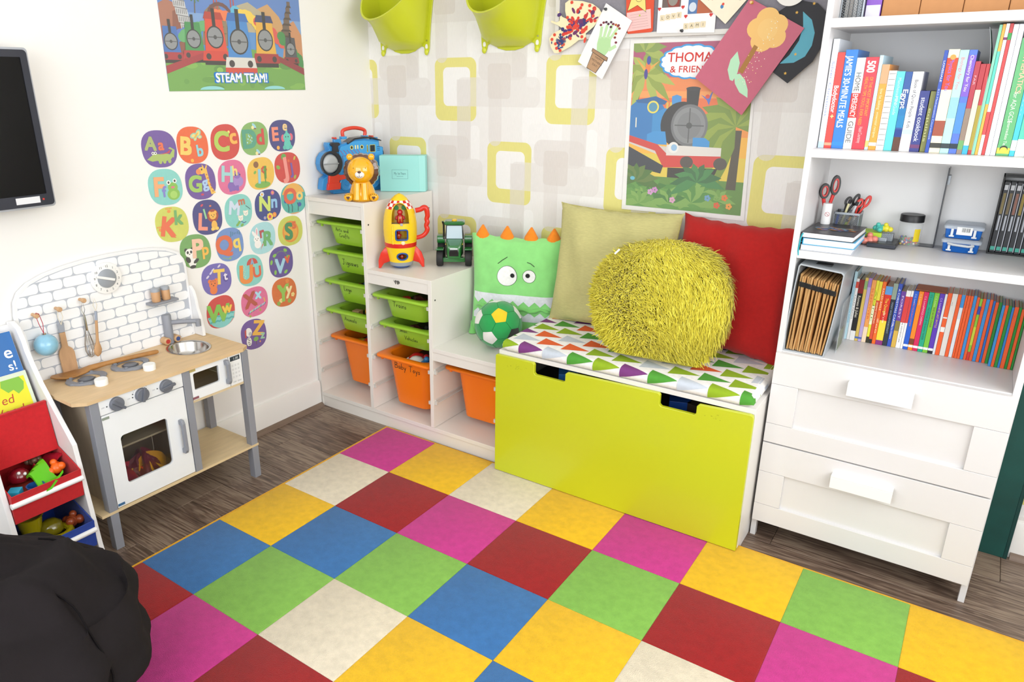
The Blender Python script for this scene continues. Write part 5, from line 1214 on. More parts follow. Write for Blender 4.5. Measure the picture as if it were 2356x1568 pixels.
# ---- wall pods
PODM = mat('pod_plastic', .35, coat=.1)
def wall_pod(cx, label, inside):
    t = thing('wall_pod', label, 'wall pod', (cx, 0, 1.50), group='lime wall pods')
    b = MB('#c9d02a'); n = 33
    def half(z, w, d, off=0.0, back=-.004):   # half-ellipse section, open towards the wall
        return [((w)*math.cos(math.pi*k/(n-1)), back-off-d*math.sin(math.pi*k/(n-1)), z) for k in range(n)]
    outer = [(.010, .060, .006), (.025, .095, .046), (.046, .115, .095), (.069, .130, .140), (.092, .142, .180), (.112, .148, .204)]
    L = []
    for z, w, d in outer:
        sec = half(z, w, d); L.append([(x, y, zz+max(0, (z-.046)/.066)*.22*(1-max(0, -y)/.21)) for x, y, zz in sec])
    inn = []
    for z, w, d in outer[::-1][:5]:
        sec = half(z, w-.006, d-.006); inn.append([(x, y, zz+max(0, (z-.046)/.066)*.22*(1-max(0, -y)/.21)) for x, y, zz in sec])
    b.loft(L+inn, cap=False, closed=False)
    b.build('scoop', PODM, t, smooth=60)
    # back plate with two hook lobes
    pl = [(-.150, .40), (-.155, .20), (-.142, .12), (-.135, .06), (-.132, .02), (-.128, .004), (-.118, -.006), (-.108, .002), (-.104, .020), (-.085, .026), (-.055, .006), (-.02, -.002), (.02, -.002), (.055, .006), (.085, .026), (.104, .020), (.108, .002), (.118, -.006), (.128, .004), (.132, .02), (.135, .06), (.142, .12), (.155, .20), (.150, .40)]
    MB('#c3ca22').ext(pl, 'y', -.006, -.0005).build('back_plate', PODM, t, bevel=.002)
    for s in (-1, 1):
        MB('#d0d634').ball((s*.118, -.008, .002), .010, .006, .013, 14, 8).build('hook', PODM, t, smooth=60)
        MB('#efeeea').ext(ell(s*.118, .022, .0065, .010, 16), 'y', -.0068, -.006).build('hook_hole', PAINT, t)
        MB('#b9bcbd').lathe([(.004, -.006), (.0035, -.0075)], 10, (s*.120, 0, .045), 'y').build('screw', STEEL, t)
    for (nm, lab, c, loc, k) in inside:
        o = toy_lump(nm, lab, c, (cx+loc[0], loc[1], 1.5+loc[2]), k, .9, PLAS)
    return t
wall_pod(.205, 'lime plastic wall pod nearest the corner of the room', [('pod_toy', 'dark grey toy inside the lime pod nearest the corner', '#4a4c46', (0, -.09, .085), 'dome'), ('pod_toy', 'small orange toy inside the lime pod nearest the corner', '#d8552e', (.03, -.105, .115), 'blob')])
wall_pod(.727, 'lime plastic wall pod beside the paper butterfly', [('pod_toy', 'dark grey toy inside the lime pod beside the butterfly', '#4c4e4a', (0, -.09, .09), 'dome')])
# ================================================================ toys on the storage unit
CASEP = mat('toy_plastic', .3, coat=.15)
# ---- blue locomotive carry case (plain round boiler door)
t = thing('locomotive_case', 'blue locomotive-shaped carry case with a red handle in the corner', 'toy case', (.058, -.350, .9425), rz=math.radians(73)); t.scale = (.9, .9, .9)
def cpart(name, pts, c, y0, y1, bev=.002, m=CASEP): return MB(c).ext(pts, 'y', y0, y1).build(name, m, t, bevel=bev)
D = .052
body = [(.015, .012), (.30, .012), (.305, .02), (.305, .20), (.285, .205), (.283, .232), (.20, .244), (.14, .242), (.105, .226), (.062, .220), (.060, .232), (.018, .232), (.014, .218), (.020, .200), (-.008, .188), (-.026, .166), (-.032, .140), (-.026, .112), (-.008, .092), (.004, .086), (-.020, .072), (-.028, .040), (-.030, .022), (.0, .022)]
cpart('case_shell', body, '#2f8fd2', .004, D)
cpart('front_face', [(.06, .028), (.298, .028), (.298, .198), (.278, .204), (.276, .226), (.2, .236), (.14, .234), (.112, .220), (.075, .212), (.065, .19), (.07, .12), (.055, .095)], '#3fa0e0', -.002, .006)
MB('#2b2d33').ring(ell(.022, .140, .054, .056, 36), ell(.016, .140, .040, .046, 36), 'y', -.012, .006).build('boiler_ring', CASEP, t, bevel=.002)
MB('#b9bdc0').lathe([(.043, .004), (.043, -.004), (.034, -.012), (.018, -.016), (.002, -.017)], 32, (.016, 0, .140), 'y').build('boiler_door', CASEP, t, smooth=50)
MB('#9b9fa3').box(-.022, -.0175, .137, .054, -.014, .143).build('door_bar', CASEP, t, bevel=.001)
cpart('chimney', [(.030, .190), (.062, .190), (.060, .216), (.070, .220), (.070, .228), (.064, .232), (.026, .232), (.022, .226), (.024, .220), (.033, .214)], '#2b2d33', -.008, .030)
cpart('roof', [(.112, .222), (.150, .240), (.2, .244), (.25, .240), (.292, .228), (.292, .233), (.25, .248), (.2, .253), (.148, .248), (.110, .228)], '#2a2c31', -.006, .050)
cpart('running_board', [(-.004, .030), (.050, .030), (.056, .062), (.085, .066), (.30, .066), (.30, .086), (.06, .086), (.050, .092), (.006, .092), (.0, .06)], '#e0402c', -.010, .006)
cpart('buffer_beam', [(-.010, .022), (.056, .022), (.060, .052), (-.004, .052)], '#e0402c', -.014, .006)
for x in (.092, .165, .238): MB('#2a86c6').lathe([(.034, .004), (.034, -.006), (.030, -.009), (.024, -.006), (.010, -.006), (.008, -.009), (.001, -.009)], 28, (x, 0, .045), 'y').build('wheel', CASEP, t, smooth=40)
cpart('splasher', ell(.098, .090, .024, .022, 16, 0, 180), '#348fcb', -.008, .004, .001)
p = Pr((0, -.002, 0), (1, 0, 0), (0, 0, 1), lift=.0003)
for k in range(6): p.line([(.070+.018*k, .196), (.078+.018*k, .188), (.086+.018*k, .176)], .0022, '#a03a6c')
for q in ([(.082, .170), (.190, .170), (.190, .115), (.205, .115), (.112, .100), (.112, .115), (.086, .115)], [(.222, .172), (.252, .172), (.252, .10), (.225, .10)]): p.line(q, .0018, '#8a3a74', True)
for x in (.132, .186): p.el(x, .206, .0085, .0095, '#efe06a'); p.el(x, .206, .0055, .0068, '#20262c')
for x in (.152, .164): p.rrect(x-.003, .198, x+.003, .216, .002, '#efe3a0')
for x0, x1 in ((.212, .219), (.228, .258)): p.rrect(x0, .180, x1, .214, .002, '#d8d05a'); p.rrect(x0+.002, .182, x1-.002, .212, .002, '#1f252b')
for k in range(3): p.line([(.268, .203-.008*k), (.282, .203-.008*k)], .003, '#1d4f80')
p.build('line_print', PRINT, t)
MB('#e0432f').tube([(.105, .025, .250), (.102, .025, .272), (.108, .025, .283), (.135, .025, .290), (.165, .025, .292), (.195, .025, .288), (.218, .025, .280), (.222, .025, .268), (.218, .025, .250)], .0085, 10, cr=4).build('handle', CASEP, t, smooth=60)
for x in (.105, .218): MB('#3f9fde').box(x-.013, .012, .244, x+.013, .040, .256).build('handle_mount', CASEP, t, bevel=.002)
for x in (.070, .265): MB('#2f8fd2').box(x-.018, .012, .222, x+.018, .034, .246).build('latch', CASEP, t, bevel=.003); MB('#d8402e').lathe([(.005, .008), (.005, .04)], 10, (x-.012, 0, .250), 'y').build('latch_pin', CASEP, t)
MB('#26292e').lathe([(.012, .303), (.014, .314)], 14, (0, .028, .172), 'x').build('buffer', CASEP, t)
MB('#2a86c6').box(.03, .006, 0, .285, .046, .0125).build('base', CASEP, t, bevel=.002)
# ---- ceramic lion
t = thing('ceramic_lion', 'glossy yellow ceramic lion with a brown mane on the tallest step', 'figurine', (.275, -.375, .9425), rz=math.radians(36))
CER = mat('glazed_ceramic', .06, coat=.8)
YL, BR = '#f2b213', '#5a3520'
b = MB(YL); b.lathe([(.048, .0), (.054, .010), (.050, .035), (.040, .065), (.030, .09)], 24); b.build('body', CER, t, smooth=60)
b = MB(BR); L = []
for y, r in ((.034, .002), (.034, .052), (.022, .066), (.006, .070), (-.010, .066), (-.016, .052), (-.016, .002)):
    L.append([(r*(1+.045*abs(math.sin(9*a)))*math.cos(a), y, .114+r*.94*(1+.045*abs(math.sin(9*a)))*math.sin(a)) for a in [2*math.pi*k/54 for k in range(54)]])
b.loft(L).build('mane', CER, t, smooth=50)
MB(YL).ball((0, -.018, .118), .053, .044, .052, 24, 14).build('head', CER, t, smooth=80)
for s in (-1, 1):
    MB(YL).ball((s*.042, -.010, .168), .013, .009, .013, 14, 8).build('ear', CER, t, smooth=80)
    MB(YL).tube([(s*.014, -.040, .070), (s*.015, -.046, .030), (s*.016, -.048, .008)], [.014, .014, .016], 12).build('front_leg', CER, t, smooth=80)
    f = MB(YL).ball((s*.050, -.042, .0165), .019, .013, .0165, 16, 10).build('hind_foot', CER, t, smooth=80)
    p = Pr((s*.050, -.0555, .016), (1, 0, 0), (0, 0, 1), lift=.0002)
    p.el(-.003, .002, .004, .004, BR, 10); p.el(.003, .002, .004, .004, BR, 10); p.poly([(-.0065, .001), (.0065, .001), (0, -.008)], BR)
    for k in range(4): p.el(-.011+.0073*k, .011+.003*math.sin(k), .0018, .0018, BR, 8)
    p.build('paw_print', PRINT, t).parent = f
MB('#f6f1ea').ball((0, -.056, .106), .019, .010, .015, 18, 10).build('snout', CER, t, smooth=80)
MB(BR).ball((0, -.065, .116), .007, .004, .005, 12, 8).build('nose', CER, t, smooth=80)
MB('#4a2a1a').tube([(-.010, -.0635, .100), (-.005, -.0665, .0965), (0, -.0672, .0985), (.005, -.0665, .0965), (.010, -.0635, .100)], .0006, 5).tube([(0, -.0685, .113), (0, -.0676, .099)], .0005, 5).build('mouth', PAINT, t)
for s in (-1, 1): MB('#8a5a14').ball((s*.023, -.0555, .130), .0022, .0015, .0025, 8, 6).build('eye', PAINT, t)
# ---- turquoise keepsake box
t = thing('keepsake_box', 'turquoise cardboard box lettered My 1st Years', 'box', (.168, -.151, .9425), rz=math.radians(30.5))
TQ = '#9fe3dd'
MB(TQ).box(0, 0, 0, .196, .056, .150).build('box_body', mat('box_board', .55), t, bevel=.0015)
MB('#a6e8e2').box(.168, -.0008, .0005, .1968, .0568, .1508).build('magnet_flap', mat('box_board', .55), t, bevel=.001)
p = Pr((.087, 0, .075), (1, 0, 0), (0, 0, 1), lift=.0003)
p.line([(-.034, -.021), (.034, -.021), (.034, .016), (-.034, .016)], .0009, '#4f8f94', True); p.text('My 1st Years', 0, -.004, .011, '#4a7f86', w=.050); p.text('PERSONALISED', 0, -.013, .0032, '#5c9298', w=.028)
p.build('lettering', PRINT, t)
# ---- rocket
t = thing('toy_rocket', 'yellow toy rocket with red fins and a red handle', 'toy rocket', (.420, -.322, .6805), rz=math.radians(42))
prof = [(.030, 0), (.036, .004), (.036, .010), (.046, .011), (.049, .026), (.052, .040), (.058, .070), (.062, .086), (.0635, .088), (.0645, .104), (.0635, .106), (.066, .130), (.067, .155), (.066, .180), (.063, .205), (.0585, .225), (.053, .240), (.047, .252), (.039, .264), (.029, .277), (.016, .288), (.004, .2935)]
def rad(z):
    for (r0, z0), (r1, z1) in zip(prof[:-1], prof[1:]):
        if z0 <= z <= z1: return r0+(r1-r0)*(z-z0)/max(z1-z0, 1e-6)
    return .004
n = 160; zs = sorted(set([z for _, z in prof]+[.012+.0025*k for k in range(112)]))
def hole(a, z):   # a = angle from the front, in metres along the surface
    x = a
    if .182 < z < .262 and abs(x) < .036*math.sqrt(max(0, 1-max(0, (z-.205)/.057)**2)): return True
    if .122 < z < .158 and abs(x-.004) < .021: return True
    if ((x-.004)/.019)**2+((z-.052)/.0125)**2 < 1: return True
    return False
b = MB(); YK = '#f6cf1f'
def ringp(z, off=0): return [((rad(z)+off)*math.sin(2*math.pi*k/n), -(rad(z)+off)*math.cos(2*math.pi*k/n), z) for k in range(n)]
vs = [p_ for z in zs for p_ in ringp(z)]; b.v = [tuple(v) for v in vs]
for i in range(len(zs)-1):
    zc = (zs[i]+zs[i+1])/2
    for k in range(n):
        ac = 2*math.pi*(k+.5)/n; ac = ac-2*math.pi if ac > math.pi else ac
        if hole(ac*rad(zc), zc): continue
        c = YK
        if zc < .010: c = '#2f4f86'
        elif zc < .026: c = '#8f979e'
        elif .087 < zc < .105: c = '#d5281a'
        elif .236 < zc < .270: c = '#d5281a' if (k//9+int((zc-.236)/.0115)) % 2 else '#f6f2ee'
        j = (k+1) % n; b.f.append([i*n+k, i*n+j, (i+1)*n+j, (i+1)*n+k]); b.c.append(lin(c))
b.build('hull', CASEP, t, smooth=50)
b = MB('#d9a91a')
b.loft([[((rad(z)-.012 if rad(z) > .02 else .004)*math.sin(a), -(rad(z)-.014)*math.cos(a)*.35, z) for a in [2*math.pi*k/24 for k in range(24)]] for z in (.03, .06, .10, .15, .20, .24, .27)]); b.build('inner_wall', CASEP, t, smooth=60)
b = MB('#9a9482').lathe([(.058, .180), (.058, .182)], 28).build('cockpit_floor', CASEP, t)
b = MB('#9a9482').lathe([(.058, .119), (.058, .121)], 28).build('cabin_floor', CASEP, t)
b = MB('#9a9482').lathe([(.046, .036), (.046, .038)], 28).build('hold_floor', CASEP, t)
def onhull(x, z, off=.001):
    r = rad(z)+off; a = x/rad(z); return (r*math.sin(a), -r*math.cos(a), z)
def frame(name, pts, w, c):
    MB(c).tube([onhull(x, z, .001) for x, z in pts+pts[:2]], w, 8).build(name, CASEP, t, smooth=60)
frame('window_frame', rr(-.019, .120, .027, .160, .007, 4), .0032, '#1a4f9e'); frame('window_frame', ell(.004, .052, .0205, .014, 24), .0032, '#1a4f9e')
frame('cockpit_rim', [(-.036, .182), (.036, .182)]+[(.036*math.cos(math.radians(a)), .205+.057*math.sin(math.radians(a))) for a in range(0, 181, 12)], .0016, '#f2cb20')
for x, z in ((-.032, .168), (-.032, .150), (-.032, .130), (-.032, .112)): MB('#f8d93a').tube([onhull(x, z-.009, .0015), onhull(x, z+.006, .0015)], .0026, 8).build('hinge', CASEP, t, smooth=60)
MB('#efe1b8').ball(onhull(.008, .108, -.002), .009, .005, .009, 14, 8).build('button', CASEP, t, smooth=60)
MB('#a9aeb2').cb(.004, -.066, .1815, .010, .004, .010).build('latch', CASEP, t, bevel=.001)
for s in (-1, 1):
    f = MB('#d92d1b'); q = [(.050, .088), (.062, .084), (.082, .060), (.092, .030), (.092, -.0005), (.084, .0), (.070, .018), (.046, .026)]
    L = []
    for off, k in ((-.006, .93), (-.004, 1), (.004, 1), (.006, .93)): L.append([(s*(.07+(x-.07)*k), off-.012, max(.0002, .045+(z-.045)*k) if z > 0 else .0002) for x, z in q])
    f.loft(L).build('fin', CASEP, t, smooth=50)
f = MB('#d92d1b'); f.loft([[(off, .07+(x-.07)*k, max(.0002, .045+(z-.045)*k)) for x, z in q] for off, k in ((-.006, .93), (-.004, 1), (.004, 1), (.006, .93))]).build('fin', CASEP, t, smooth=50)
MB('#d92d1b').tube([(.062, 0, .225), (.082, 0, .229), (.096, 0, .236), (.106, 0, .230), (.110, 0, .205), (.106, 0, .190), (.109, 0, .178), (.104, 0, .164), (.108, 0, .150), (.102, 0, .135), (.086, 0, .122), (.062, 0, .116)], [.010, .010, .011, .011, .010, .009, .010, .009, .010, .009, .009, .009], 12, cr=4).build('handle', CASEP, t, smooth=60)
p = None
for x in (-.018, .018): MB('#2f8a3c').lathe([(.009, -.014), (.009, -.019)], 16, (x*.8+.002, 0, .240), 'y').build('porthole', CASEP, t)
def figure(label, loc, h):
    g = thing('toy_astronaut', label, 'toy figure', loc, rz=math.radians(42), group='red figures in the rocket')
    MB('#b4161c').lathe([(.010*h, 0), (.013*h, .004*h), (.013*h, .028*h), (.009*h, .034*h)], 14).build('torso', GLOSS, g, smooth=60)
    MB('#c21c20').ball((0, 0, .043*h), .011*h, n=14, m=10).build('head', GLOSS, g, smooth=60)
    for s in (-1, 1):
        MB('#b4161c').tube([(s*.012*h, 0, .028*h), (s*.016*h, -.006*h, .016*h)], .0045*h, 8).build('arm', GLOSS, g, smooth=60); MB('#e0b030').tube([(s*.006*h, -.0125*h, .008*h), (s*.006*h, -.0128*h, .028*h)], .0012*h, 6).build('strap', GLOSS, g, smooth=60)
R2 = Matrix.Rotation(math.radians(42), 3, 'Z')
for lab, o_, h in (('red toy figure in the open cockpit of the rocket', (.0, -.036, .1822), 1.0), ('red toy figure behind the square rocket window', (-.008, -.034, .1212), .62), ('red toy figure behind the oval rocket window', (.002, -.030, .0382), .5)):
    q_ = R2 @ Vector(o_); figure(lab, (.420+q_.x, -.322+q_.y, .6805+q_.z), h)
# ---- green tractor
t = thing('toy_tractor', 'green toy tractor with black wheels and a yellow roof light', 'toy tractor', (.572, -.165, .6805), rz=math.radians(34))
TG = '#1d6b2c'
def tpart(name, bld, m=GLOSS, bev=.002): return bld.build(name, m, t, bevel=bev)
tpart('bonnet', MB(TG).loft([[(x, y, z) for x, z in rr(-w, z0, w, z1, .008, 3)] for y, w, z0, z1 in ((-.062, .022, .040, .082), (-.058, .027, .036, .088), (-.02, .033, .036, .098), (.01, .035, .036, .102))]), bev=0)
tpart('cab', MB('#16181a').ext([(-.038, .100), (.038, .100), (.034, .160), (-.034, .160)], 'y', .012, .062))
tpart('windscreen', MB('#c9dce8').ext([(-.033, .103), (.033, .103), (.030, .156), (-.030, .156)], 'y', .008, .012), bev=.0005)
tpart('roof', MB(TG).loft([[(x*k, .030+(y-.030)*k, z) for x, y in rr(-.042, .0, .042, .068, .010, 3)] for z, k in ((.160, .95), (.164, 1.02), (.170, 1.0), (.174, .85))]), bev=0)
tpart('roof_light', MB('#e6b51a').lathe([(.011, .174), (.011, .178), (.008, .181)], 16, (0, .022, 0)), bev=0)
tpart('grille', MB('#15171a').box(-.019, -.0655, .046, .019, -.061, .072)); tpart('headlamp_strip', MB('#e9edf0').box(-.016, -.0668, .0735, .016, -.061, .0785))
tpart('yellow_stripe', MB('#e3c326').box(.033, -.03, .085, .0358, .01, .089)); tpart('yellow_stripe', MB('#e3c326').box(-.0358, -.03, .085, -.033, .01, .089))
tpart('exhaust', MB('#16181a').tube([(-.044, .02, .10), (-.044, .02, .158), (-.048, .016, .172)], .004, 8), bev=0)
tpart('front_axle', MB(TG).box(-.045, -.045, .018, .045, -.02, .036)); tpart('undercarriage', MB('#1a5c27').box(-.026, -.02, .022, .026, .075, .05))
def wheel(x, y, r, w):
    b = MB('#1b1b1c'); prof_ = [(r*.55, x-w/2), (r*.93, x-w/2), (r, x-w*.3), (r, x+w*.3), (r*.93, x+w/2), (r*.55, x+w/2)]
    wl_ = b.lathe(prof_, 28, (0, y, r), 'x').build('wheel', mat('rubber_tyre', .65, base='#1c1c1d'), t, smooth=40)
    MB('#d9b323').lathe([(r*.5, x-w*.35), (r*.5, x+w*.35)], 18, (0, y, r), 'x').build('hub', GLOSS, t).parent = wl_
    for k in range(14):
        a = 2*math.pi*k/14; c = MB('#1b1b1c'); c.M = Matrix.Translation((x, y, r)) @ Matrix.Rotation(a, 4, 'X'); c.box(-w*.45, -.003, r*.97, w*.45, .003, r*1.03)
        if k < 14: wl_b = c
for s in (-1, 1): wheel(s*.058, -.033, .033, .026); wheel(s*.056, .062, .046, .030); tpart('mudguard', MB(TG).box(s*.058-.016, -.055, .068, s*.058+.016, -.010, .073)); tpart('rear_mudguard', MB(TG).ext(rr(.018, .080, .100, .112, .012, 3), 'x', s*.056-.016, s*.056+.016))
# ================================================================ cushions and bench mat
def pillow(w, h, d, c, fn=None, n=26, wr=.0035, seed=1, pinch=.055, knob=0):
    """square cushion standing in the xz plane, front face -y, base at z=0"""
    rnd = random.Random(seed); ph = [rnd.uniform(0, 6.28) for _ in range(8)]
    b = MB(c); F = []; B = []
    for i in range(n+1):
        for j in range(n+1):
            u = -1+2*i/n; v = -1+2*j/n
            e = max(0, (1-abs(u)**2.6))*max(0, (1-abs(v)**2.6)); th = d/2*e**.42
            x = u*w/2*(1-pinch*(1-u*u*0)*(1-abs(v)**1.6)*(abs(u)**3)); z = h/2+v*h/2*(1-pinch*(1-abs(u)**1.6)*(abs(v)**3))
            cr = (abs(u)*abs(v))**14*knob; x += cr*u*.008; z += cr*v*.008
            wv = wr*e**.3*(math.sin(6*u+4*v+ph[0])+.7*math.sin(9*v-5*u+ph[1])+.6*math.sin(13*u+ph[2]+3*v))
            edge = (1-min(1, e*3))*.002*math.sin(22*(u+v)+ph[3])
            F.append((x, -th-wv*(e > 0), z+edge)); B.append((x, th, z+edge))
    N_ = (n+1); nv = len(F); b.v = F+B
    for i in range(n):
        for j in range(n):
            a = i*N_+j; q = [a, a+N_, a+N_+1, a+1]
            u = -1+2*(i+.5)/n; v = -1+2*(j+.5)/n
            cc = lin(fn(u, v)) if fn else b.cur
            b.f.append(q); b.c.append(cc); b.f.append([x+nv for x in q[::-1]]); b.c.append(b.cur)
    return b
def pfront(w, h, d, pinch=.055, wr=.0035, seed=1, off=.0012):
    """point on the front of the same cushion"""
    rnd = random.Random(seed); ph = [rnd.uniform(0, 6.28) for _ in range(8)]
    def f(x, z, hh):
        u = max(-1, min(1, x/(w/2))); v = max(-1, min(1, z/(h/2)))
        e = max(0, (1-abs(u)**2.6))*max(0, (1-abs(v)**2.6)); th = d/2*e**.42
        X = u*w/2*(1-pinch*(1-abs(v)**1.6)*(abs(u)**3)); Z = h/2+v*h/2*(1-pinch*(1-abs(u)**1.6)*(abs(v)**3))
        wv = wr*e**.3*(math.sin(6*u+4*v+ph[0])+.7*math.sin(9*v-5*u+ph[1])+.6*math.sin(13*u+ph[2]+3*v))
        return Vector((X, -th-wv*(e > 0)-off-hh, Z))
    return f
def patch(fn, outline_rows, c, name, parent, m=FAB, hh=.0):
    """cloth patch from rows of points (each row left to right)"""
    b = MB(c); L = [[fn(x, z, hh) for x, z in row] for row in outline_rows]; b.loft(L, cap=False, closed=False)
    return b.build(name, m, parent, smooth=60)
# monster cushion
W_, H_, D_ = .378, .41, .11
mc = thing('monster_cushion', 'bright green monster cushion with white eyes, zigzag teeth and orange spikes', 'cushion', (.850, -.132, .4115), rot=(math.radians(-3), 0, math.radians(17)))
pillow(W_, H_, D_, '#8fdc80', seed=5, n=36).build('cushion', PLUSH, mc, smooth=80)
pf = pfront(W_, H_, D_, seed=5)
def disc(cx, cz, r, c, name, hh, par=mc):
    rows = []
    for k in range(25):
        z = cz-r*math.cos(math.pi*k/24); w = math.sqrt(max(0, r*r-(z-cz)**2)); rows.append([(cx-w+2*w*j/10, z) for j in range(11)])
    return patch(pf, rows, c, name, par, hh=hh)
for (x, z, r, px) in ((-.026, .052, .040, .021), (.062, .056, .026, -.008)):
    disc(x, z, r, '#3a3f3a', 'eye_outline', .0002); e = disc(x, z, r-.0014, '#f2f2f0', 'eye_white', .0010); disc(x+px*(r/.04), z+.003, .0088, '#1b1c1e', 'pupil', .0022)
MB('#20221f').tube([pf(x, z, .001) for x, z in ((-.066, .098), (-.05, .112), (-.030, .126))], .0012, 6).build('eyebrow', PAINT, mc); MB('#20221f').tube([pf(x, z, .001) for x, z in ((.052, .112), (.066, .108), (.082, .096))], .0012, 6).build('eyebrow', PAINT, mc)
def teeth(z_top, z_base, tip, c, name, n=8, flip=1):
    b = MB(c); m_ = n*6; top = []; bot = []
    for k in range(m_+1):
        x = -.174+.348*k/m_; tri = abs(((k/6) % 1)*2-1); top.append(pf(x, z_top, .0006)); bot.append(pf(x, z_base+(tip-z_base)*(1-tri), .0006))
    mid = [pf(-.174+.348*k/m_, (z_top+z_base)/2, .0006) for k in range(m_+1)]
    b.loft([top, mid, bot], cap=False, closed=False); return b.build(name, FAB, mc, smooth=0)
teeth(-.022, -.046, -.066, '#e4e6ec', 'upper_teeth'); teeth(-.130, -.108, -.090, '#dfe2e8', 'lower_teeth')
MB('#7ccc6c').tube([pf(-.16+.32*k/14, -.080+.006*math.sin(k*1.7), .002) for k in range(15)], [.003]+[.008+.003*math.sin(k*2.1) for k in range(13)]+[.003], 8).build('mouth_fold', PLUSH, mc, smooth=80)
for x in (-.145, -.045, .052, .142):
    b = MB('#f28a1e'); b.loft([[(x+w*math.cos(a), .018*k_*math.sin(a), z) for a in [2*math.pi*k/14 for k in range(14)]] for z, w, k_ in ((.385, .030, 1), (.406, .027, 1), (.426, .015, .7), (.444, .003, .3))]); b.build('spike', FAB, mc, smooth=70)
MB('#86d676').loft([[(-.178+x, .0+y, z) for x, y in ell(0, 0, r1, r2, 12)] for z, r1, r2 in ((.0, .02, .03), (.02, .014, .024), (.05, .010, .02))]).build('foot', PLUSH, mc, smooth=70)
# tan and red cushions
def tilt_thing(name, label, x, y, z, back, rz): return thing(name, label, 'cushion', (x, y, z), rot=(math.radians(-back), 0, math.radians(rz)))
tc_ = tilt_thing('linen_cushion', 'pale olive linen cushion between the green monster and the red cushion', 1.248, -.150, .5275, 10, 1.5)
pillow(.455, .435, .13, '#c8c182', seed=9, n=44, wr=.0060, knob=1.0).build('cover', LINEN, tc_, smooth=80)
MB('#b5ad6a').tube([(u*.2275*(1-.055*(1-abs(v)**1.6)*(abs(u)**3)), 0, .2175+v*.2175*(1-.055*(1-abs(u)**1.6)*(abs(v)**3))) for u, v in [(-1+.1*k, 1) for k in range(21)]+[(1, 1-.1*k) for k in range(21)]+[(1-.1*k, -1) for k in range(21)]+[(-1, -1+.1*k) for k in range(20)]], .003, 6).build('piping', LINEN, tc_, smooth=60)
rc_ = tilt_thing('red_cushion', 'plain bright red cushion beside the bookcase', 1.663, -.155, .5275, 11, -9)
pillow(.405, .435, .12, '#b4120f', seed=12, n=34, wr=.004, knob=.6).build('cover', FAB, rc_, smooth=80)
# round shaggy cushion
sc_ = thing('shaggy_cushion', 'round shaggy mustard yellow cushion lying in front of the red cushion', 'cushion', (1.515, -.385, .5340), rot=(math.radians(-24), 0, math.radians(4)))
RX_, RZ_, RD_ = .212, .188, .075
MB('#a3951a').ball((0, 0, RZ_+.015), RX_, RD_, RZ_, 36, 24).build('cover', FAB, sc_, smooth=80)
rnd = random.Random(77); b = MB()
cols = ['#d2c534', '#c8ba2c', '#dcd040', '#beb026', '#cfc132', '#e2d84e']
for i in range(21000):
    u = rnd.uniform(-1, .42); a = rnd.uniform(0, 2*math.pi)
    s_ = math.sqrt(1-u*u); d = Vector((s_*math.cos(a), u, s_*math.sin(a)))
    base = Vector((d.x*RX_, d.y*RD_, RZ_+.015+d.z*RZ_)); nrm = Vector((d.x/RX_, d.y/RD_, d.z/RZ_)).normalized()
    L_ = rnd.uniform(.024, .040); cx_, cz_ = base.x*8, base.z*8
    swirl = Vector((math.sin(cx_*1.3+2.1*math.sin(cz_)), 0, math.cos(cz_*1.1+1.7*math.sin(cx_))))
    out_ = Vector((d.x, 0, d.z)); sw = out_*.25+swirl*.5+Vector((rnd.gauss(0, .22), rnd.gauss(0, .08), rnd.gauss(0, .22)-.45))
    w = rnd.uniform(.0013, .0021); sd = nrm.orthogonal().normalized(); s2 = nrm.cross(sd); n0 = len(b.v); cc = lin(cols[rnd.randrange(6)])
    for f_, g_, ww in ((0, 0, w), (.34, .16, w*1.1), (.47, .52, w), (.48, .95, w*.35)):
        q = base+nrm*L_*f_+sw*L_*g_; q.z = max(q.z, .004)
        for k in range(3): aa = 2.094*k; b.v.append(tuple(q+(sd*math.cos(aa)+s2*math.sin(aa))*ww))
    for m in (0, 3, 6):
        for k in range(3): k2 = (k+1) % 3; b.f.append([n0+m+k, n0+m+k2, n0+m+3+k2, n0+m+3+k]); b.c.append(cc)
tag(b.build('shaggy_pile', mat('yarn', .9, sheen=.3), sc_, smooth=60, norm=False), kind='stuff')
o = MB('#f1efe6').box(-.003, -.0006, 0, .003, .0006, .022); o.M = None
o.build('care_tag', PAPER, sc_, loc=(-.165, -.060, .32), rot=(.4, .6, .5))
# plush football
bl = thing('plush_football', 'green plush football with white and yellow pentagons', 'ball', (.862, -.276, .4115))
R_ = .092; cz = R_
gold = (1+5**.5)/2; ico = []
for s1 in (-1, 1):
    for s2 in (-1, 1):
        ico += [Vector((0, s1, s2*gold)).normalized(), Vector((s1, s2*gold, 0)).normalized(), Vector((s2*gold, 0, s1)).normalized()]
def dirn(px, py):  # outward direction of the ball seen from the room's centre at offset (right, up)
    vw = Vector((2.31-.862, -2.5+.276, 1.38-.5)).normalized(); r_ = Vector((0, 0, 1)).cross(vw).normalized(); up = vw.cross(r_); k = math.sqrt(max(0, 1-px*px-py*py)); return (r_*px+up*py+vw*k).normalized()
dy = dirn(.05, .36); dw = dirn(-.35, -.50)
a0 = ico[0]; nb = sorted(ico, key=lambda v: -v.dot(a0))[1:6]
q1 = a0.rotation_difference(dy); nb2 = q1 @ nb[0]
def proj_(v): return (v-dy*v.dot(dy)).normalized()
ang = proj_(nb2).angle(proj_(dw)); sgn = 1 if proj_(nb2).cross(proj_(dw)).dot(dy) > 0 else -1
from mathutils import Quaternion
q2_ = Quaternion(dy, sgn*ang); ico = [q2_ @ (q1 @ v) for v in ico]
MB('#1f9a4c').ball((0, 0, cz), R_, R_, R_, 40, 28).build('ball_cover', PLUSH, bl, smooth=80)
corner = {}
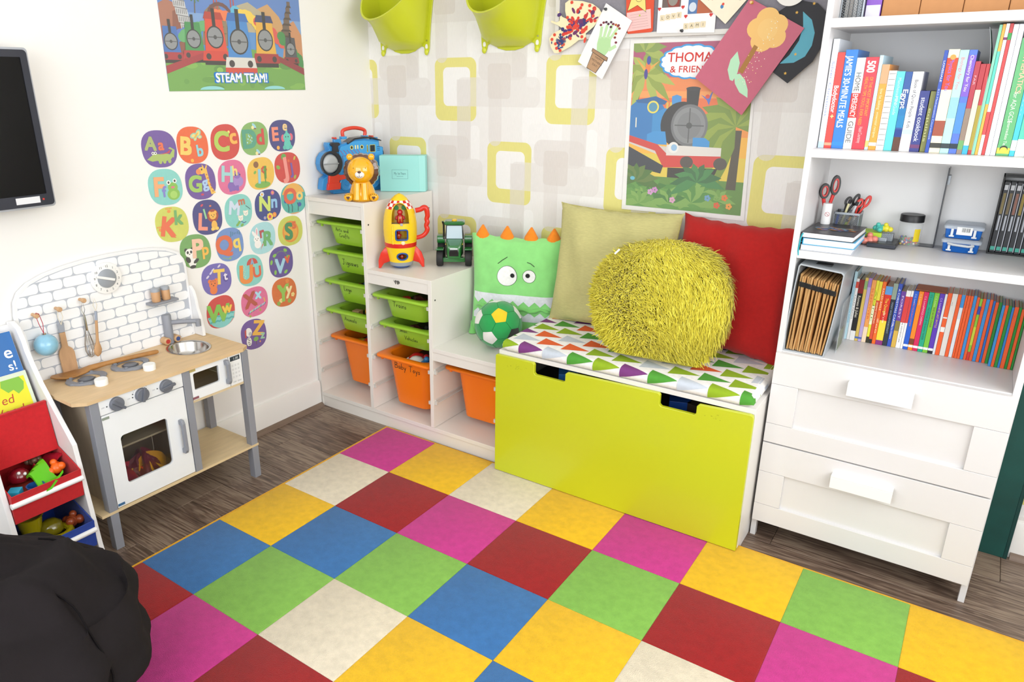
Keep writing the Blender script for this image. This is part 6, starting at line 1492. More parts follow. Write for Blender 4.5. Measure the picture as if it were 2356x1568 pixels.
for i, v in enumerate(ico):
    ns = [w for w in ico if w is not v and w.dot(v) > .3 and w.dot(v) < .99]
    c5 = [(v*2+w).normalized() for w in ns]
    c5.sort(key=lambda w: math.atan2((w-v).dot(v.orthogonal().normalized().cross(v)), (w-v).dot(v.orthogonal().normalized())))
    b = MB('#f2c81f' if i == 0 else ('#20241f' if v.dot(dirn(.75, -.42)) > .93 else '#eceae4'))
    verts = [v]; rows = 4; pts = [v]; faces = []
    for r_ in range(1, rows+1):
        for s_ in range(5):
            for k in range(r_):
                e0 = v.lerp(c5[s_], r_/rows); e1 = v.lerp(c5[(s_+1) % 5], r_/rows); pts.append(e0.lerp(e1, k/r_))
    def idx(r_, m_): return 0 if r_ == 0 else 1+5*r_*(r_-1)//2+(m_ % (5*r_))
    for r_ in range(1, rows+1):
        for s_ in range(5):
            for k in range(r_):
                faces.append((idx(r_, s_*r_+k), idx(r_, s_*r_+k+1), idx(r_-1, s_*(r_-1)+k)))
                if k < r_-1: faces.append((idx(r_, s_*r_+k+1), idx(r_-1, s_*(r_-1)+k+1), idx(r_-1, s_*(r_-1)+k)))
    b.add([Vector((0, 0, cz))+w.normalized()*(R_+.0008) for w in pts], faces); b.build('pentagon_patch', PLUSH, bl, smooth=80, norm=False)
    for w in ns:
        if id(v) < id(w):
            e0, e1 = (v*2+w).normalized(), (w*2+v).normalized(); MB('#117a38').tube([Vector((0, 0, cz))+e0.lerp(e1, k/4).normalized()*(R_+.0001) for k in range(5)], .0009, 5).build('seam', FAB, bl, smooth=60)
# bench mat with printed pennants
bm_ = thing('bench_mat', 'thin white bench mat printed with coloured triangles', 'bench mat', (1.44, -.25, .4905))
x0, x1, yb, yf, zt, zb, rr_ = 1.004, 1.876, -.026, -.484, .5275, .4912, .016
b = W(bm_, '#f1efec'); L = []
def loop(ins, z): return [(p_[0], p_[1], z) for p_ in rr(x0+ins, yf+ins, x1-ins, yb-ins, .022, 4)]
b.loft([loop(.012, zb), loop(.003, zb+.006), loop(0, zb+.016), loop(.003, zt-.008), loop(.010, zt-.002), loop(.020, zt)]).build('cover', FAB, bm_, smooth=60)
def matpt(u, s, h):
    """u along x, s from the back edge over the top and down the front"""
    Ltop = (yb-yf)-.020
    if s <= Ltop: y, z = yb-s, zt+h
    else:
        a = min((s-Ltop)/.050, 1); q = [(0, 0), (.5, -.05), (.90, -.22), (1.02, -.5), (1.0, -.78), (.85, -1.0)]; k = a*5; i = min(int(k), 4); f_ = k-i
        ox = q[i][0]+(q[i+1][0]-q[i][0])*f_; oz = q[i][1]+(q[i+1][1]-q[i][1])*f_; y, z = yf+.020-.020*ox-h*ox*1.5, zt+.033*oz+h*(1-ox*.3)
    if u > x1-.020:
        a = min((u-(x1-.020))/.030, 1); q = [(0, 0), (.35, -.05), (.70, -.22), (.93, -.5), (1.0, -.78), (1.0, -1.0)]; k = a*5; i = min(int(k), 4); f_ = k-i
        ox = q[i][0]+(q[i+1][0]-q[i][0])*f_; oz = q[i][1]+(q[i+1][1]-q[i][1])*f_; u = x1-.020+.020*ox+h*ox*1.5; z = min(z, zt+.026*oz+h*(1-ox*.3))
    return Vector((u, y, z))-Vector(bm_.location)
TC = ['#4f9a34', '#8fae1e', '#e0602a', '#c3cbd6', '#7a3a7c', '#5a3a32', '#4f9a34', '#8fae1e', '#c3cbd6', '#e0602a']
rnd = random.Random(19); ROW, COL = .0697, .0945
fr = ['#8fae1e', '#7a3a7c', '#c3cbd6', '#4f9a34', '#8fae1e', '#7a3a7c', '#4f9a34', '#c3cbd6', '#8fae1e', '#4f9a34']
for r in range(7):
    s0 = .0+r*ROW; xs = x0+.03-(COL*.5 if r % 2 == 0 else 0)
    k = 0; x = xs-(COL if r % 2 else 0)
    while x < x1-.030:
        cc = fr[k % 10] if r == 6 else TC[rnd.randrange(10)]
        b = MB(cc); L = []
        for i in range(9):
            u = x+(COL*.97)*i/8; hw = ROW*.5*(1-i/8*.985); L.append([(u, s0+ROW/2-hw+2*hw*j/7) for j in range(8)])
        L = [[(max(x0+.012, min(u, x1+.008)), min(s, .488)) for u, s in row] for row in L if row[0][0] > x0 and row[0][0] < x1+.014]
        if len(L) > 1:
            b.loft([[matpt(u, s, .0005) for u, s in row] for row in L], cap=False, closed=False); b.build('printed_triangle', mat('mat_print', .92, noise=.06, nscale=80), bm_, smooth=60)
        x += COL; k += 1
# ================================================================ books and things in the bookcase
ORD = ['leftmost', 'second', 'third', 'fourth', 'fifth', 'sixth', 'seventh', 'eighth', 'ninth', 'tenth', 'eleventh', 'twelfth', '13th', '14th', '15th', '16th', '17th', '18th', '19th', '20th', '21st', '22nd', '23rd', '24th', '25th', '26th', '27th', '28th', '29th', '30th', '31st', '32nd', '33rd', '34th', '35th', '36th', '37th', '38th', '39th', '40th', '41st', '42nd', '43rd', '44th', '45th', '46th', '47th']
COVER = mat('book_cover', .35, noise=.02, nscale=30)
def book(x0, x1, z, h, yf, dep, c, label, group, marks=(), page='#efe9dc', blocks=(), rot=0.0):
    w = x1-x0-.0006; t = thing('book', label, 'book', (x0, yf, z+.0005), group=group)
    b = MB(c); k = min(.0016, w*.16)
    b.box(0, 0, 0, w, k, h).box(0, k, 0, k, dep, h).box(w-k, k, 0, w, dep, h); b.build('cover', COVER, t, bevel=.0004, seg=1)
    MB(page).box(k, k, .0015, w-k, dep-.002, h-.0025).build('pages', PAPER, t, smooth=0)
    p = Pr((w/2, 0, 0), (1, 0, 0), (0, 0, 1), lift=.0005)
    for (z0, z1, cc) in blocks: p.rect(-w/2, z0*h, w/2, z1*h, cc)
    for m_ in marks:
        s, zc, ln, cc, hh = m_[:5]; dx = m_[5] if len(m_) > 5 else 0
        hh = min(hh, .8)*w
        p.text(s, -hh/2+dx*w, zc*h, hh, cc, align='c', w=ln*h, rot=-90, bold=m_[6] if len(m_) > 6 else 0)
    if blocks or marks: tag(p.build('spine_print', PRINT, t), kind='stuff')
    return t
# ---- upper row
R1 = [(1.9074,1.9226,.275),(1.9226,1.9411,.242),(1.9411,1.9702,.248),(1.9702,1.9912,.228),(1.9912,2.0219,.229),(2.0219,2.0308,.233),(2.0308,2.0485,.211),(2.0485,2.0669,.196),(2.0669,2.0859,.194),(2.0859,2.1023,.193),(2.1023,2.126,.193),(2.126,2.1478,.148),
 (2.1489,2.1613,.147),(2.1613,2.1700,.241),(2.1700,2.1934,.243),(2.1934,2.2126,.241),(2.2126,2.2293,.241),(2.2293,2.2408,.215),(2.2408,2.2526,.209),(2.2526,2.2608,.209),(2.2611,2.2675,.294),(2.2675,2.2739,.295),(2.2739,2.2813,.296),(2.2813,2.2886,.296),(2.2886,2.2991,.294),(2.2991,2.3099,.294),(2.3105,2.3362,.264),(2.3362,2.3473,.264),(2.3473,2.3664,.265)]
WT = '#f3f3f2'
S1 = [('#e6ecf3', 'pale blue', [('Silver Christmas', .55, .5, '#9aa6cf', .45)], [(0, .06, '#b9cfe2')]), ('#e03a32', 'red', [('Bodydoctor', .52, .28, WT, .62, 0, .02), ('+', .34, .035, '#f2c98a', .6, 0, .06)], [(.03, .06, '#f0a080')]), ('#1f78d0', 'blue', [("JAMIE'S 30-MINUTE MEALS", .58, .72, '#dcebf8', .55, -.05, .02)], [(.03, .07, '#2f86da')]),
 ('#f2efe9', 'white', [('HOME', .74, .2, '#555', .62), ('GUIDE', .19, .24, '#555', .62)], [(.35, .62, '#d9332f'), (.80, .93, '#cfe0e8'), (.03, .07, '#dedad2')]), ('#cf3040', 'crimson', [('500', .90, .12, WT, .62, 0, .03), ('OF THE MOST IMPORTANT', .58, .42, '#f2a83c', .26, .18), ("HEALTH TIPS YOU'LL EVER NEED", .53, .52, '#f2a83c', .26, -.18), ('Hazel Courteney', .16, .18, '#f0c0c0', .3)], []),
 ('#bfe0ee', 'light blue', [('..........', .5, .2, '#7aa8c8', .3)], [(.03, .1, '#e8c070')]), ('#f09a2c', 'orange', [('low fat baking', .60, .24, '#f6e2b0', .4), ('essential recipes', .30, .3, '#f6e2b0', .36)], [(.78, 1.0, '#c9a27a'), (.05, .09, WT)]), ('#ece8e2', 'white spiral-bound', [], []), ('#58cfd2', 'aqua', [('Manchester', .80, .24, '#c8f2f0', .4), ('MINI', .64, .1, WT, .4), ('Guide', .52, .12, '#c8f2f0', .4)], []),
 ('#1f4f96', 'dark blue', [('Egypt', .66, .24, WT, .75, 0, .02)], [(0, .18, '#5a3a2a'), (.18, .28, '#1d3c86'), (.45, .55, '#2277b0'), (.30, .45, '#1f7fb4')]), ('#f2f2f0', 'white', [('Book of Quran People - Kids', .60, .60, '#3a3a50', .34)], [(.04, .15, '#e9d0cf'), (.22, .28, '#b8cfe2')]), ('#26317e', 'navy', [('student cookbook', .53, .72, '#d6daf0', .5, 0, .01)], [(.06, .12, '#6a3a6a')]),
 ('#7c7f3a', 'olive', [('equinis', .45, .55, '#c9cc8e', .55)], []), ('#2348a8', 'royal blue', [('LONSDALE', .80, .2, WT, .5), ('KS3 Mathematics Coursebook', .38, .50, '#b4c4ee', .5)], []), ('#f2e3c0', 'cream', [('Physics for You', .76, .30, '#4a6ad8', .40)], [(.62, .92, '#e2452a'), (.17, .32, '#9a4f3c'), (.05, .10, '#3a3a34')]), ('#a9dbd8', 'pale aqua', [('Biology for You', .78, .30, '#e07a8a', .40)], [(.35, .55, '#8fc0c8'), (.05, .10, '#2f3a3e')]), ('#4a6cc4', 'blue and violet', [('Chemistry for You', .78, .34, '#f0ecc8', .42)], [(.56, .95, '#7a5ac0'), (.20, .5, '#4a86c8'), (.05, .10, '#20303c')]),
 ('#a8283a', 'maroon', [('FAR', .80, .1, '#e0b0b8', .4)], [(0, .5, '#8c7a6c'), (.05, .15, '#6aa060')]), ('#a8252f', 'dark red', [], [(.1, .72, '#d8cdb8'), (0, .1, '#3aa8d0')]), ('#b02a30', 'brick red', [], [(.05, .55, '#a09034')]),
 ('#7fc8a8', 'thin green', [], []), ('#f0a63c', 'thin orange', [], [(.4, .8, '#58c0b0')]), ('#f1f1f1', 'thin white', [], [(.16, .34, '#d84a4a'), (.88, .90, '#7a3a6a')]), ('#c03838', 'thin red', [], [(.88, .93, '#3a9a4a')]), ('#eef0f4', 'white paper-bound', [], []), ('#dfe2ee', 'pale lilac paper-bound', [], []),
 ('#5aa86c', 'green', [('MATHEMATICS', .74, .40, '#f2b89a', .42, .1, .02), ('for AQA GCSE', .42, .26, '#dcecd8', .36), ('Intermediate Tier', .19, .22, '#dcecd8', .26)], [(.02, .07, '#e6d84a')]), ('#3ab8d4', 'cyan', [('........', .5, .3, '#bfe8f2', .4)], [(.05, .14, '#dfe8ea')]), ('#4fc0a8', 'sea green', [], [(0, .15, '#e8e6dc')])]
for i, ((x0, x1, h), (c, nm, mk, bl_)) in enumerate(zip(R1, S1)):
    yf = -.292 if i < 13 else -.300
    t = book(x0, x1, 1.213, min(h, .297), yf, .19 if h > .2 else .15, c, f'{nm} book, {ORD[i]} from the left on the upper book shelf', 'books on the upper shelf', mk, blocks=bl_, page='#f1efe8')
    if nm == 'white':
        if 'HOME' in str(mk):
            p = Pr(((x1-x0)/2, -.0002, 0), lift=.0012); p.text('EMERGENCY', -.31*(x1-x0), .485*h, .62*(x1-x0), WT, w=.25*h, rot=-90, bold=.01); p.build('spine_print', PRINT, t)
    if 'spiral' in nm:
        for k in range(14):
            z = .012+.0135*k; o = MB('#3a3b3e').tube([((x1-x0)*.5+.0095*math.cos(a), .004-.006*math.sin(a), z+.001*math.sin(a)) for a in [2*math.pi*j/10 for j in range(11)]], .0007, 5).build('wire_ring', WIRE, t)
    if i == 14: p = Pr(((x1-x0)/2, 0, 0), lift=.0012); p.el(0, .225, .006, .006, '#c89a4a'); p.build('spine_picture', PRINT, t)
    if i == 26: p = Pr(((x1-x0)/2, 0, 0), lift=.0012); p.el(0, .016, .008, .008, '#2a3028'); p.el(0, .014, .007, .006, '#e8dc4a'); p.build('publisher_mark', PRINT, t)
# a loose curled sheet beside the exercise books
t = thing('loose_sheet', 'curled loose white sheet standing beside the thin exercise books', 'paper', (2.2609, -.300, 1.2135), group=None)
b = MB('#e6eef0'); L = []
for k in range(8):
    z = .290*k/7; dx = -.018*max(0, (k-4)/3)**2; L.append([(dx-.0002, 0, z), (dx-.0002, .19, z), (dx-.0006, .19, z), (dx-.0006, 0, z)])
b.loft(L).build('sheet', PAPER, t, smooth=60)
# ---- lower row
R3 = [(2.0338,2.042,.213),(2.042,2.05,.192),(2.05,2.0641,.19),(2.0641,2.0731,.198),(2.0731,2.083,.198),(2.083,2.0948,.194),(2.0948,2.1026,.194),(2.1026,2.1115,.192),(2.1115,2.1212,.193),(2.1212,2.1396,.181),(2.1396,2.152,.192),(2.152,2.1626,.193),(2.1626,2.1748,.172),(2.1748,2.1871,.176),(2.1871,2.1935,.177),
 (2.1935,2.2064,.178),(2.2064,2.2185,.179),(2.2185,2.2314,.179),(2.2314,2.2442,.18),(2.2442,2.2569,.18),(2.2569,2.2696,.18),(2.2696,2.2759,.181),(2.2759,2.2867,.185),(2.2867,2.3,.185),(2.3,2.3089,.185),(2.3089,2.3177,.185),(2.3177,2.323,.185),(2.323,2.3299,.185),(2.3299,2.3369,.185),(2.3369,2.3447,.187),(2.3447,2.3516,.184),(2.3516,2.3586,.181),(2.3586,2.3663,.182),(2.3663,2.3748,.182),(2.3748,2.3825,.182),(2.3825,2.3884,.18),(2.3884,2.3961,.177),(2.3961,2.4036,.178),(2.4036,2.4104,.176),(2.4104,2.4178,.177),(2.4178,2.4254,.177),(2.4254,2.4312,.174),(2.4312,2.441,.176),(2.441,2.4477,.176),(2.4477,2.455,.172),(2.455,2.4605,.174)]
OR_, GR_, BU_ = '#f0602a', '#218a34', '#3a92d8'
S3 = [('#bfe2ee', 'pale blue', [('ENTERTAINING MATHEMATICAL PUZZLES', .55, .6, '#5aa0c0', .5)], []), ('#f1f1ef', 'thin white', [('TALES FROM', .55, .4, '#8a8a8a', .4)], [(.85, .95, '#d84a3a')]), ('#17171b', 'black', [('Romeo & Juliet', .56, .36, '#f0ead8', .55)], [(0, .16, '#eeeeec'), (.78, 1, '#8a1c1c')]), ('#d9bc5c', 'golden', [], [(.82, .95, '#8fb070'), (.04, .07, '#4a6ab0')]), ('#b9a6d6', 'lilac', [], [(.86, 1, '#a07ac0'), (.04, .07, '#4a6ab0')]),
 ('#f0a254', 'apricot', [('SLEEPOVER', .62, .5, '#e0622a', .5)], [(0, .25, '#f0d8b8')]), ('#e8e23a', 'bright yellow', [('ANNE', .6, .5, '#6a8a2a', .5)], [(0, .1, '#2a2a1a'), (.3, .6, '#f2f0c8')]), ('#d84a2e', 'red and yellow', [('JEREMY STRONG', .5, .35, '#f6e8b0', .5)], [(.7, 1, '#e8d83a'), (0, .07, '#20201c')]), ('#ef6a1c', 'orange', [('RAILED BAILE', .72, .35, '#fbe0c0', .5), ('Zoo', .3, .25, '#fbe0c0', .5)], []), ('#d8301f', 'red and yellow fat', [('The Quangle', .66, .28, '#f4dc4a', .42), ("rulin' a riot", .48, .2, '#fbe8d8', .3)], [(0, .08, '#8a2a7a'), (.08, .42, '#f0d83a'), (.86, 1, '#5a9ad8')]),
 ('#222c3a', 'dark slate', [('MARY WOLLSTONECRAFT', .45, .5, '#9fb0c0', .35)], [(.75, 1, '#8fa090')]), ('#2f4fb4', 'blue and white', [('A CHRISTMAS CAROL', .62, .6, '#eef0f8', .5), ('Charles Dickens', .25, .25, '#e6e8f6', .4)], []), ('#d8b04a', 'gold and purple', [('FOREST', .72, .4, '#e6dcf2', .4)], [(.48, 1, '#6a3a9a'), (.3, .48, '#8a7a3a')]), ('#f2f2f0', 'white and red', [('THE ADVENTURE', .3, .4, '#777', .3)], [(.45, .9, '#d83a3a')]), ('#f1f0ee', 'narrow white and red', [], [(.45, .9, '#d83a3a')]),
 ('#1f5ccc', 'cobalt blue', [('C.S. Lewis', .86, .18, '#cfe0f8', .35), ("THE MAGICIAN'S NEPHEW", .6, .4, '#e07a4a', .35)], [(.05, .09, WT)]), ('#f48a1e', 'bright orange', [('C.S. Lewis', .86, .18, '#fbe0b0', .35)], [(.05, .09, WT), (.1, .2, '#7a3a1a')]), ('#d81f5a', 'raspberry', [('C.S. Lewis', .84, .18, '#f8c8d8', .35), ('PRINCE CASPIAN', .6, .3, '#f8c8d8', .35)], [(.05, .09, WT)]), ('#18a884', 'teal green', [('C.S. Lewis', .88, .16, '#0f5a48', .35), ('THE VOYAGE OF THE DAWN TREADER', .48, .55, '#0f5a48', .4)], [(.05, .09, WT)]), ('#7cc43a', 'leaf green', [('C.S. Lewis', .86, .18, '#cfe8a8', .35), ('THE SILVER CHAIR', .6, .34, '#7a3a2a', .4)], [(.05, .09, WT)]), ('#5a34b4', 'violet', [('C.S. Lewis', .84, .18, '#d8ccf4', .35), ('THE LAST BATTLE', .6, .32, '#e8c84a', .4)], [(.05, .09, WT), (0, .05, '#1a1424')])]
seq = [('#dfe4ea', 'white and blue'), (OR_, 'scuffed orange'), ('#e2ded8', 'worn white'), (OR_, 'orange'), ('#dfe6ee', 'torn white and blue'), (OR_, 'thin orange'), (OR_, 'orange'), (OR_, 'orange'), (BU_, 'blue'), (OR_, 'orange'), ('#8ac43a', 'green and yellow'), (OR_, 'orange'), (BU_, 'blue'), (OR_, 'orange'), ('#1f6cc0', 'thin blue'), (OR_, 'orange'), (GR_, 'green'), (BU_, 'blue'), (OR_, 'orange'), (GR_, 'green'), ('#2f7fcc', 'thin blue'), (OR_, 'wide orange'), (GR_, 'green'), (OR_, 'orange'), (GR_, 'green')]
for i, (c, nm) in enumerate(seq):
    bl_ = []
    if 'scuffed' in nm: bl_ = [(.38, .46, '#f0ece6'), (.6, .62, '#f0ece6')]
    if 'torn' in nm: bl_ = [(.45, .62, '#f4f2ee'), (.8, 1, '#3a92d8')]
    if nm == 'green and yellow': bl_ = [(.25, .55, '#c8d43a'), (.75, .88, '#2a4ab0'), (0, .14, '#d8352a')]
    S3.append((c, nm+' slim', [('No %d' % (i+1) if False else '....', .84, .06, '#4a2418', .5)], bl_))
for i, ((x0, x1, h), (c, nm, mk, bl_)) in enumerate(zip(R3, S3)):
    slim = i > 20
    book(x0, x1, .637, h, -.128 if not slim else -.130-.02*(i > 37), .088 if not slim else .084, c, f'{nm} book, {ORD[i]} from the left on the lowest shelf', 'books on the lowest shelf', mk, blocks=bl_, page='#d9cdb6')
t = thing('slipcase_flap', 'brown card lying on top of the coloured paperbacks', 'card', (2.231, -.085, .8178))
MB('#b0623a').box(-.035, -.040, 0, .040, .035, .0016).build('card', PAPER, t)
# ---- expanding file in a grey plastic box
t = thing('expanding_file', 'brown concertina file in a grey plastic magazine box', 'file box', (1.970, -.19, .6375))
GP = mat('frosted_grey_plastic', .3, base='#b4bcc2', alpha=.9)
def ffl(z, w0, w1): return
po_ = [(-.064, 0), (.046, 0), (.052, .06), (.060, .16), (.064, .246), (.058, .252), (-.052, .262), (-.056, .255), (-.062, .16), (-.066, .06)]
pi_ = [(-.061, .003), (.043, .003), (.049, .06), (.057, .16), (.061, .243), (.056, .248), (-.050, .258), (-.053, .253), (-.059, .16), (-.063, .06)]
MB('#b4bcc2').ring(po_, pi_, 'y', -.150, .135).build('box_sleeve', GP, t, bevel=0, smooth=40)
MB('#aab2b8').ext(po_, 'y', .135, .138).build('box_back', GP, t)
MB('#2a2c2e').box(-.018, -.115, .2560, .024, -.085, .2600).build('grip_slot', PAINT, t, bevel=.001)
N_ = 17
for k in range(N_):
    u = k/(N_-1); xb = -.055+.093*u; xt = -.046+.098*u; b = MB('#d8ae74' if k % 2 else '#cfa268')
    zt_ = .226-.012*u-.006*abs(math.sin(k*1.3)); wv = .004*math.sin(k*2.4)
    L = []
    for f_ in (0, .25, .5, .75, 1): 
        x = xb+(xt-xb)*f_+wv*math.sin(3.1*f_); L.append([(x-.0022, -.146+.004*math.sin(k*1.9+2*f_), .006+zt_*f_), (x+.0022, -.149+.004*math.sin(k*1.9+2*f_), .006+zt_*f_), (x+.0018, .12, .006+zt_*f_), (x-.0018, .12, .006+zt_*f_)])
    b.loft(L).build('file_leaf', mat('kraft_card', .8, noise=.06, nscale=40), t, smooth=30)
MB('#141414').loft([[(-.047+.098*u, -.153-.0015*math.sin(u*30), .212-.016*u), (-.047+.098*u, -.151-.0015*math.sin(u*30), .212-.016*u), (-.047+.098*u, -.151-.0015*math.sin(u*30), .198-.016*u), (-.047+.098*u, -.153-.0015*math.sin(u*30), .198-.016*u)] for u in [k/24 for k in range(25)]]).build('elastic_band', FAB, t, smooth=40)
t = thing('plastic_sleeve', 'clear plastic wallet of papers leaning beside the brown file', 'plastic wallet', (2.0365, -.28, .6375))
MB('#dfe4e6').ext([(0, 0), (.0025, 0), (.0005, .15), (-.001, .15)], 'y', 0, .13).build('papers', CLEAR, t); MB('#5a6a3a').box(-.0005, .02, .002, .0003, .10, .06).build('picture_sheet', PAPER, t)
# ---- top shelf: boxes and files
zt_ = 1.5355
t = thing('mesh_magazine_file', 'silver wire mesh magazine file at the left of the top shelf', 'magazine file', (1.932, -.14, zt_))
def meshpanel(name, par, axis, pos, a0, a1, z0, z1, pitch=.0065, r=.0006):
    b = MB('#8c9298')
    d = a1-a0; hgt = z1-z0; nn = int((d+hgt)/pitch)
    def pt3(a, z): return (pos, a, z) if axis == 'x' else (a, pos, z)
    for s in (1, -1):
        for k in range(1, nn):
            c_ = k*pitch; A0 = max(0, c_-hgt); A1 = min(d, c_)
            if A1-A0 < .001: continue
            q0 = (A0, c_-A0); q1 = (A1, c_-A1)
            f = lambda q: pt3(a0+q[0] if s == 1 else a1-q[0], z0+q[1])
            b.tube([f(q0), f(q1)], r, 4, cap=False)
    return tag(b.build(name, WIRE, par, smooth=0, norm=False), kind='stuff')
meshpanel('mesh_front', t, 'y', -.115, -.024, .027, .002, .21); meshpanel('mesh_side', t, 'x', .027, -.115, .09, .002, .21)
MB('#9aa0a6').ring([(-.026, 0), (.029, 0), (.029, .214), (-.026, .214)], [(-.023, .003), (.026, .003), (.026, .211), (-.023, .211)], 'y', -.118, -.113).build('front_frame', WIRE, t); MB('#8c9298').box(-.024, -.115, 0, .027, .09, .0015).build('base', WIRE, t)
for k in range(4): MB(['#d9d4cc', '#c9bfb4', '#e4e2de', '#cfd6dc'][k]).box(-.018+.010*k, -.10, .002, -.0105+.010*k, .085, .20).build('magazine', PAPER, t)
t = thing('purple_box_file', 'purple box file with a white label on the top shelf', 'box file', (1.979, -.125, zt_))
MB('#8a5cc0').box(-.018, -.108, .0, .018, .085, .24).build('box_body', mat('box_board', .55), t, bevel=.002); MB('#e2e0ea').box(-.0165, -.1087, .004, .0165, -.108, .034).build('label_strip', PAPER, t)
for k, (a, c_) in enumerate(((1.999, 2.0835), (2.0845, 2.1765), (2.1775, 2.2695), (2.2705, 2.3625), (2.3635, 2.4555))):
    t = thing('cardboard_file', f'brown cardboard magazine file, {ORD[k]} from the left in the row on the top shelf', 'magazine file', ((a+c_)/2, -.12, zt_), group='cardboard files on the top shelf')
    w = (c_-a)/2; MB('#c08a5a').box(-w, -.110, 0, w, .075, .25).build('box_body', mat('kraft_card', .8, noise=.06, nscale=40), t, bevel=.0025)
    MB('#b47e50').box(-w+.002, -.1106, .002, w-.002, -.110, .0035).build('fold_line', PAINT, t)
# ---- middle shelf
zm = .9375
stk = [('white notebook at the bottom of the stack', '#cfd3dc', .016, (0, 0), '#f2f2f4'), ('blue-covered notebook in the middle of the stack', '#2aa6d8', .019, (.004, .002), '#e9eff6'), ('black notebook with a colourful fish picture on top of the stack', '#2b2d33', .016, (-.001, .0), '#f3f1f2')]
z = zm
for k, (lab, c, th, off, pg) in enumerate(stk):
    t = thing('notebook', lab, 'notebook', (1.910+off[0], -.336+off[1], z), rz=math.radians(-1.5*k+1), group='notebooks stacked on the middle shelf')
    W2, D2 = .132, .185
    b = MB(c).box(0, 0, 0, W2, D2, .0016).box(0, 0, th-.0016, W2, D2, th).box(-.0012, 0, 0, .0012, D2, th) if k else MB(c).box(0, 0, 0, W2, D2, .0012).box(0, 0, th-.0012, W2, D2, th)
    b.build('cover', COVER, t, bevel=.0005, seg=1); MB(pg).box(.001, .002, .0017, W2-.003, D2-.002, th-.0017).build('pages', PAPER, t)
    if k == 2:
        p = Pr((.066, .09, th), (1, 0, 0), (0, 1, 0)); rnd = random.Random(5)
        for i in range(90):
            a = rnd.uniform(-1, 1); q = rnd.gauss(0, .35)*(1-.5*abs(a)); p.el(a*.050, q*.055+.01*math.sin(3*a), rnd.uniform(.004, .012), rnd.uniform(.002, .005), rnd.choice(['#6a8ab8', '#c07a3a', '#8a6a9a', '#b89a5a', '#4a6a9a', '#a05a3a', '#7aa0a0', '#54483e']), 8, rot=rnd.uniform(-40, 40))
        p.build('cover_picture', PRINT, t); MB('#1fa6b4').tube([(.004, .01, th-.004), (.002, -.004, th-.006), (.000, -.008, -.004), (-.002, -.006, -.035), (.0, -.005, -.05)], .002, 5).build('ribbon', FAB, t)
    if k == 1: MB('#55c4de').box(-.020, .004, .006, .002, .010, .0066).build('ribbon', FAB, t)
    z += th+.0002
ztop = z
t = thing('glue_tube', 'white round tube standing at the back of the notebook stack', 'tube', (1.937, -.170, ztop))
MB('#f0f0ef').lathe([(.0125, 0), (.013, .002), (.013, .058), (.0125, .060)], 22).build('tube', PLAS, t, smooth=40)
p = Pr((.004, -.0131, .03), (1, 0, 0), (0, 0, 1), lift=.0004); p.line(ell(0, 0, .006, .006, 16), .0009, '#c0404a', True); p.line([(-.004, .004), (.004, -.004)], .0009, '#c0404a'); p.build('warning_sign', PRINT, t)
def scissors(label, loc, s, c1, c2, rot):
    t = thing('scissors', label, 'scissors', loc, rot=rot)
    for sx, z0, r1, r2 in ((-.012, .0, .0125, .020), (.012, .016, .0115, .026)):
        MB(c1).ring(ell(sx, .055+z0, r1, r2, 24), ell(sx, .055+z0, r1*.55, r2*.66, 24), 'y', -.005, .005).build('handle_loop', PLAS, t, bevel=.001)
        MB(c2).ring(ell(sx, .055+z0, r1*.60, r2*.70, 24), ell(sx, .055+z0, r1*.45, r2*.55, 24), 'y', -.0056, .0056).build('handle_lining', PLAS, t)
        MB(c2).tube([(sx, 0, .038+z0), (sx*.4, 0, .012), (0, 0, 0)], [.005, .004, .003], 8).build('shank', PLAS, t, smooth=60)
    MB().ext([(-.006, -.07), (.006, -.07), (.004, .01), (-.004, .01)], 'y', -.0012, .0012).build('blades', STEEL, t); t.scale = (s, s, s)
    return t
scissors('black-handled scissors with red lining standing behind the white tube', (1.930, -.148, ztop+.030), 1.12, '#232427', '#d8302c', (0, .03, .45))
t = thing('mesh_pen_pot', 'square silver mesh pot full of pens and scissors', 'pen pot', (1.987, -.110, zm))
for ax, pos in (('y', -.033), ('y', .033), ('x', -.033), ('x', .033)): meshpanel('mesh_side', t, ax, pos, -.033, .033, .002, .082, .005, .0005)
MB('#b9bec3').ring(rr(-.035, -.035, .035, .035, .003, 3), rr(-.0325, -.0325, .0325, .0325, .003, 3), 'z', .079, .085).build('rim', WIRE, t); MB('#8c9298').box(-.033, -.033, 0, .033, .033, .0015).build('base', WIRE, t)
for k in range(4): MB('#b9bec3').tube([((-1)**k*.033, (-1)**(k//2)*.033, 0), ((-1)**k*.033, (-1)**(k//2)*.033, .082)], .0012, 6).build('corner_wire', WIRE, t)
PEN = [('yellow and white pen leaning in the mesh pot', '#e8e2b0', -.012, .004, .022, .115), ('silver pen leaning in the mesh pot', '#c9cdd2', .002, -.010, .030, .112), ('black marker leaning out to the right of the mesh pot', '#1d1e20', .010, .012, .034, .118), ('blue pen low in the mesh pot', '#2a4fb0', -.018, -.02, .006, .088), ('orange pencil low in the mesh pot', '#c89a3a', .000, -.024, .024, .078), ('lime green highlighter low in the mesh pot', '#a8c41e', -.004, -.026, .020, .060)]
for lab, c, ox, oy, dx, ln in PEN:
    g = thing('pen', lab, 'pen', (1.987+ox-.012, -.110+oy*.8, zm+.003), group='pens in the mesh pot')
    d = Vector((dx, 0, ln)); MB(c).tube([(0, 0, 0), tuple(d*.9)], .0036, 10).build('barrel', PLAS, g, smooth=40); MB('#26272a' if c != '#1d1e20' else '#3a3b3e').tube([tuple(d*.901), tuple(d)], .0039, 10).build('cap', PLAS, g, smooth=40)
